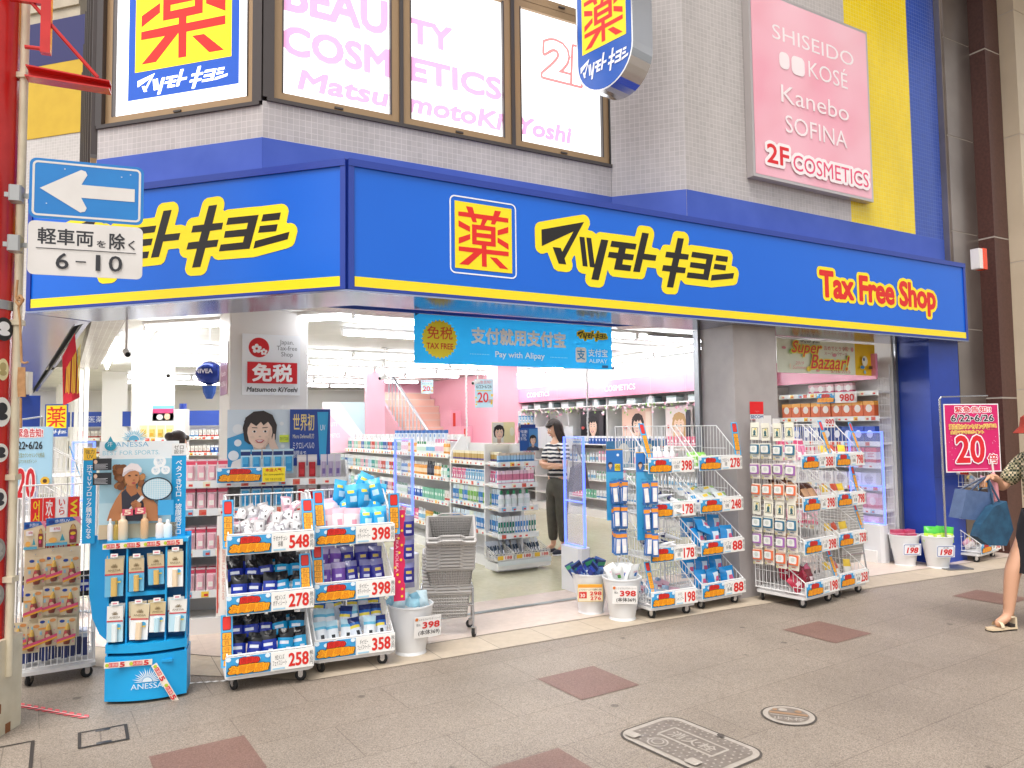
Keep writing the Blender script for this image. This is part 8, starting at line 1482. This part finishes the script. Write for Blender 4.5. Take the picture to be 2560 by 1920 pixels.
def hair_cap(M, s=1., length=0., bang=True, bun=False, mat=M_HAIR):
    h = MB(); h.use(mat)
    def f(v):
        v = v.copy()
        if v.y < -.3 and v.z < .35: k = (.35 - v.z); v.y = max(v.y, -.3 + .05 * k)
        if v.z < 0: v.z *= 1 + length; v.x *= 1.02
        return v
    ellipsoid(h, (0, .012, .018), (.084 * s, .104 * s, .114 * s), 22, 14, f)
    if bang: ellipsoid(h, (0, -.06, .07), (.07, .045, .035), 14, 8)
    if length > .2:
        for q in (-1, 1): ellipsoid(h, (q * .068, .0, -.06), (.022, .045, .1 + length * .08), 12, 8)
        ellipsoid(h, (0, .055, -.1), (.075, .05, .13 + length * .05), 14, 8)
    if bun: ellipsoid(h, (0, .11, .05), (.045, .045, .045), 12, 8)
    h.xf(M); return h
# ---- woman standing inside the shop, arms folded
wp = G(1396, 1383, .008); WS_ = 1.0
wo = thing('person', 'woman in a navy striped top and grey trousers standing with folded arms inside', 'person', wp, radians(-52))
J = {'pel': (0, 0, .9, .13, .1), 'waist': (0, 0, 1.04, .115, .085), 'chest': (0, -.005, 1.24, .13, .095), 'neckb': (0, .01, 1.38, .062, .055), 'neck': (0, -.005, 1.45, .043), 'hd': (0, -.02, 1.52, .05)}
E = [('pel', 'waist'), ('waist', 'chest'), ('chest', 'neckb'), ('neckb', 'neck'), ('neck', 'hd')]
LEG(J, E, 'l', (.08, 0, .82, .09), (.085, -.01, .46, .058), (.085, .02, .09, .036), (.09, -.1, .04, .03)); LEG(J, E, 'r', (-.08, 0, .82, .09), (-.085, -.02, .46, .058), (-.09, .0, .09, .036), (-.1, -.13, .04, .03))
for s, q in (('l', 1), ('r', -1)):
    J[s + 'sh'] = (q * .155, .005, 1.345, .052); J[s + 'el'] = (q * .215, -.06, 1.1, .04); E += [('neckb', s + 'sh'), (s + 'sh', s + 'el')]
J['lwr'] = (-.03, -.2, 1.13, .027); J['rwr'] = (.05, -.17, 1.09, .027); E += [('lel', 'lwr'), ('rel', 'rwr')]
hand_nodes(J, E, 'lh', 'lwr', (-.85, .2, .12), (0, -1, .1), (0, .1, 1)); hand_nodes(J, E, 'rh', 'rwr', (.8, .3, .1), (0, -1, .1), (0, .1, 1))
m = skin(J, E, M_SKIN, 2, 'pel'); HM = head(m, (0, -.035, 1.575), radians(20), radians(-14)); m.build('body', None, wo, True)
hair_cap(HM, 1.04, .75).build('hair', None, wo, True)
J2 = {'pel': (0, 0, .88, .142, .112), 'waist': (0, 0, 1.03, .132, .102), 'chest': (0, -.005, 1.24, .145, .112), 'neckb': (0, .01, 1.37, .085, .07), 'lsh': (.155, .005, 1.345, .068), 'lel': (.2, -.045, 1.16, .066), 'rsh': (-.155, .005, 1.345, .068), 'rel': (-.2, -.045, 1.16, .066)}
skin(J2, [('pel', 'waist'), ('waist', 'chest'), ('chest', 'neckb'), ('neckb', 'lsh'), ('lsh', 'lel'), ('neckb', 'rsh'), ('rsh', 'rel')], stripes('striped_cotton', '#e9e5df', '#1d2438', .052), 2, 'pel').build('top', None, wo, True)
J3 = {'wst': (0, 0, 1.0, .134, .105), 'pel': (0, 0, .9, .15, .122), 'lhip': (.085, 0, .8, .108), 'lknee': (.088, -.012, .46, .075), 'lank': (.088, .015, .14, .062), 'rhip': (-.085, 0, .8, .105), 'rknee': (-.088, -.022, .46, .075), 'rank': (-.092, -.0, .14, .062)}
skin(J3, [('wst', 'pel'), ('pel', 'lhip'), ('lhip', 'lknee'), ('lknee', 'lank'), ('pel', 'rhip'), ('rhip', 'rknee'), ('rknee', 'rank')], mottled('grey_trouser_cloth', '#5d594f', '#524e46', 14, .8), 2, 'pel').build('trousers', None, wo, True)
m = MB(); m.use(flat('#2a2624', .4)).lathe([(.142, .0), (.145, .012), (.142, .03)], 22, (0, 0, .98)); m.v = [(x, y * .82, z) for x, y, z in m.v]; m.build('belt', None, wo, True)
shoe(wo, (.09, .02, 0), 0, '#23283a'); shoe(wo, (-.095, -.01, 0), -.1, '#23283a')
bg = thing('shoulder_bag', 'speckled grey shoulder bag hanging at the striped woman\'s side', 'bag', wp + Vector((.26, -.02, .78)), radians(-52))
m = MB(); m.use(mottled('speckled_tweed', '#8a7a82', '#4c4652', 120, .8)).side([(-.14, .0), (.16, .03), (.1, .36), (-.08, .3)], -.05, .05); m.build('sack', None, bg); m = MB(); m.use(flat('#6b5f66', .6)).path([(0, -.08, .3), (-.06, -.02, .58), (-.06, .03, .58), (0, .1, .35)], .012, 6); m.build('strap', None, bg, True)
# ---- customer half hidden behind the blue stand
r_ = _ray(440, 1110); cp_ = Vector((r_.x / r_.y * 7.3, 7.3, .008)); cu = thing('person', 'customer with dark tied-up hair half hidden behind the blue stand', 'person', cp_, radians(150)); cu.scale = (.95, .95, .95)
J = {'pel': (0, 0, .88, .13, .1), 'waist': (0, 0, 1.02, .11, .085), 'chest': (0, 0, 1.22, .13, .095), 'neckb': (0, .01, 1.36, .06), 'neck': (0, 0, 1.43, .043), 'hd': (0, -.01, 1.5, .05)}
E = [('pel', 'waist'), ('waist', 'chest'), ('chest', 'neckb'), ('neckb', 'neck'), ('neck', 'hd')]
LEG(J, E, 'l', (.08, 0, .82, .09), (.085, -.01, .46, .058), (.085, .02, .09, .036), (.09, -.1, .04, .03)); LEG(J, E, 'r', (-.08, 0, .82, .09), (-.085, -.01, .46, .058), (-.09, .02, .09, .036), (-.1, -.1, .04, .03))
for s, q in (('l', 1), ('r', -1)): J[s + 'sh'] = (q * .155, .005, 1.33, .05); J[s + 'el'] = (q * .2, .02, 1.07, .04); J[s + 'wr'] = (q * .21, -.05, .86, .027); E += [('neckb', s + 'sh'), (s + 'sh', s + 'el'), (s + 'el', s + 'wr')]; hand_nodes(J, E, s + 'h', s + 'wr', (0, -.15, -1), (q, 0, 0), (0, -1, 0))
m = skin(J, E, M_SKIN, 2, 'pel'); HM = head(m, (0, -.02, 1.56), radians(12)); m.build('body', None, cu, True); hair_cap(HM, 1.04, .1, True, True).build('hair', None, cu, True)
J2 = {'pel': (0, 0, .9, .142, .112), 'chest': (0, 0, 1.22, .145, .112), 'neckb': (0, .01, 1.35, .085, .07), 'lsh': (.155, .005, 1.33, .066), 'lel': (.19, .01, 1.12, .06), 'rsh': (-.155, .005, 1.33, .066), 'rel': (-.19, .01, 1.12, .06)}
skin(J2, [('pel', 'chest'), ('chest', 'neckb'), ('neckb', 'lsh'), ('lsh', 'lel'), ('neckb', 'rsh'), ('rsh', 'rel')], pbr('dark_knit', '#3a3a44', .8), 2, 'pel').build('top', None, cu, True)
J3 = {'pel': (0, 0, .88, .138, .11), 'lhip': (.085, 0, .8, .105), 'lank': (.088, .015, .12, .07), 'rhip': (-.085, 0, .8, .105), 'rank': (-.092, .01, .12, .07)}
skin(J3, [('pel', 'lhip'), ('lhip', 'lank'), ('pel', 'rhip'), ('rhip', 'rank')], pbr('navy_trousers', '#2a3044', .8), 2, 'pel').build('trousers', None, cu, True); shoe(cu, (.09, .02, 0), 0, '#2a2624'); shoe(cu, (-.09, .02, 0), 0, '#2a2624')
# ---- walker with bags at the right edge; her front is towards the left of the picture
lp = G(2520, 1578); LA_ = radians(-78); la = thing('person', 'walking woman in a checked blouse, black skirt and red hat at the right edge', 'person', (lp.x + .34, lp.y + .02, 0), LA_)
J = {'pel': (0, .02, .88, .15, .12), 'waist': (0, .01, 1.02, .13, .105), 'chest': (0, 0, 1.2, .14, .11), 'neckb': (0, .02, 1.34, .065), 'neck': (0, .0, 1.41, .045), 'hd': (0, -.02, 1.48, .05)}
E = [('pel', 'waist'), ('waist', 'chest'), ('chest', 'neckb'), ('neckb', 'neck'), ('neck', 'hd')]
LEG(J, E, 'r', (-.08, 0, .8, .1), (-.08, -.24, .45, .062), (-.08, -.3, .1, .038), (-.08, -.42, .045, .03)); LEG(J, E, 'l', (.08, .02, .8, .1), (.085, .06, .44, .06), (.085, .26, .16, .038), (.085, .2, .07, .03))
J['rsh'] = (-.16, .01, 1.3, .055); J['rel'] = (-.25, -.14, 1.07, .045); J['rwr'] = (-.17, -.27, 1.17, .03); J['lsh'] = (.16, .01, 1.3, .055); J['lel'] = (.21, .06, 1.06, .043); J['lwr'] = (.22, .0, .86, .03); E += [('neckb', 'rsh'), ('rsh', 'rel'), ('rel', 'rwr'), ('neckb', 'lsh'), ('lsh', 'lel'), ('lel', 'lwr')]
hand_nodes(J, E, 'rh', 'rwr', (0, -1, -.1), (0, -.1, 1), (1, 0, 0), .17, .75); hand_nodes(J, E, 'lh', 'lwr', (0, -.2, -1), (1, 0, 0), (0, -1, 0))
M_SK2 = pbr('warm_skin', '#c9987a', .5); m = skin(J, E, M_SK2, 2, 'pel'); HM = head(m, (0, -.035, 1.53), 0, 0, M_SK2); m.build('body', None, la, True); hair_cap(HM, 1.03, .2).build('hair', None, la, True)
m = MB(); m.use(pbr('red_felt', '#96301f', .8)).lathe([(.15, -.055), (.155, -.05), (.11, .0), (.1, .07), (.06, .1), (.001, .105)], 22); m.xf(HM @ Matrix.Translation((0, .0, .035))); m.build('hat', None, la, True)
J2 = {'hem': (0, .02, .86, .165, .135), 'waist': (0, .01, 1.02, .155, .125), 'chest': (0, 0, 1.2, .162, .13), 'neckb': (0, .02, 1.33, .085, .075), 'rsh': (-.16, .01, 1.3, .075), 'rel': (-.24, -.12, 1.1, .075), 'lsh': (.16, .01, 1.3, .075), 'lel': (.205, .05, 1.07, .072)}
skin(J2, [('hem', 'waist'), ('waist', 'chest'), ('chest', 'neckb'), ('neckb', 'rsh'), ('rsh', 'rel'), ('neckb', 'lsh'), ('lsh', 'lel')], checks('checked_cotton', '#d8c7a6', '#3a4436', '#8a9a78', .018), 2, 'hem').build('blouse', None, la, True)
m = MB(); m.use(pbr('black_cloth', '#1b1c22', .85)).lathe([(.15, .92), (.175, .8), (.19, .6), (.2, .44), (.19, .44), (.12, .9)], 26); m.v = [(x, y * .95 - (.92 - z) * .1, z) for x, y, z in m.v]; m.build('skirt', None, la, True)
shoe(la, (-.08, -.31, .0), 0, '', .24, True); shoe(la, (.085, .27, .06), 0, '', .24, True)
hn = Matrix.Translation(la.location) @ Matrix.Rotation(LA_, 4, 'Z') @ Vector((-.17, -.35, 1.15))
def carried(name, label, cat): return thing(name, label, cat, hn, LA_)
t = carried('handbag', 'blue-grey handbag with a clear window, hanging from the walker\'s hand', 'bag')
m = MB(); m.use(mottled('blue_grey_leather', '#52678c', '#485d82', 20, .4)).slab([(-.05, -.42), (.05, -.42), (.07, -.18), (-.07, -.18)], 0, 0) if 0 else None
m = MB(); m.use(mottled('blue_grey_leather', '#52678c', '#485d82', 20, .4)).side([(-.31, -.29), (.0, -.33), (.0, -.1), (-.24, -.07)], -.06, .06); m.build('body', None, t); m = MB(); m.use(flat('#d8d2cc', .15)).side([(-.22, -.19), (-.04, -.22), (-.03, -.14), (-.19, -.12)], -.0625, -.0605); m.build('window', None, t)
m = MB(); m.use(flat('#2f3d58', .5))
for x in (-.05, .05): m.path([(x, -.2, -.08), (x * .3, -.05, -.0), (0, .0, .02), (x * .3, .0, -.02), (x, -.03, -.1)], .008, 6)
m.build('handle', None, t, True)
t = carried('tote_bag', 'dark teal patterned cloth bag under the handbag', 'bag'); m = MB(); m.use(mottled('teal_print', '#27536f', '#1d3f58', 14, .6)).side([(-.24, -.42), (-.14, -.49), (.02, -.5), (.09, -.38), (.04, -.16), (-.08, -.2), (-.2, -.33)], .065, .14); m.build('body', None, t); m = MB(); m.use(flat('#1c3a52', .6)).path([(.1, -.04, -.2), (.02, .0, .0), (.1, .02, -.18)], .008, 6); m.build('handle', None, t, True)
t = carried('umbrella', 'furled pink umbrella held with the bags by the walker', 'umbrella'); m = MB(); m.use(flat('#e59aa2', .5)).tube((-.03, .1, -.02), (-.03, .15, -.5), .026, 10, .012).tube((-.03, .097, .05), (-.03, .1, -.02), .012, 10, .026); m.build('canopy', None, t, True); m = MB(); m.use(flat('#e9d8d4', .3)).tube((-.03, .15, -.5), (-.03, .158, -.57), .005, 8).tube((-.03, .09, .14), (-.03, .097, .05), .008, 8); m.build('shaft', None, t, True)
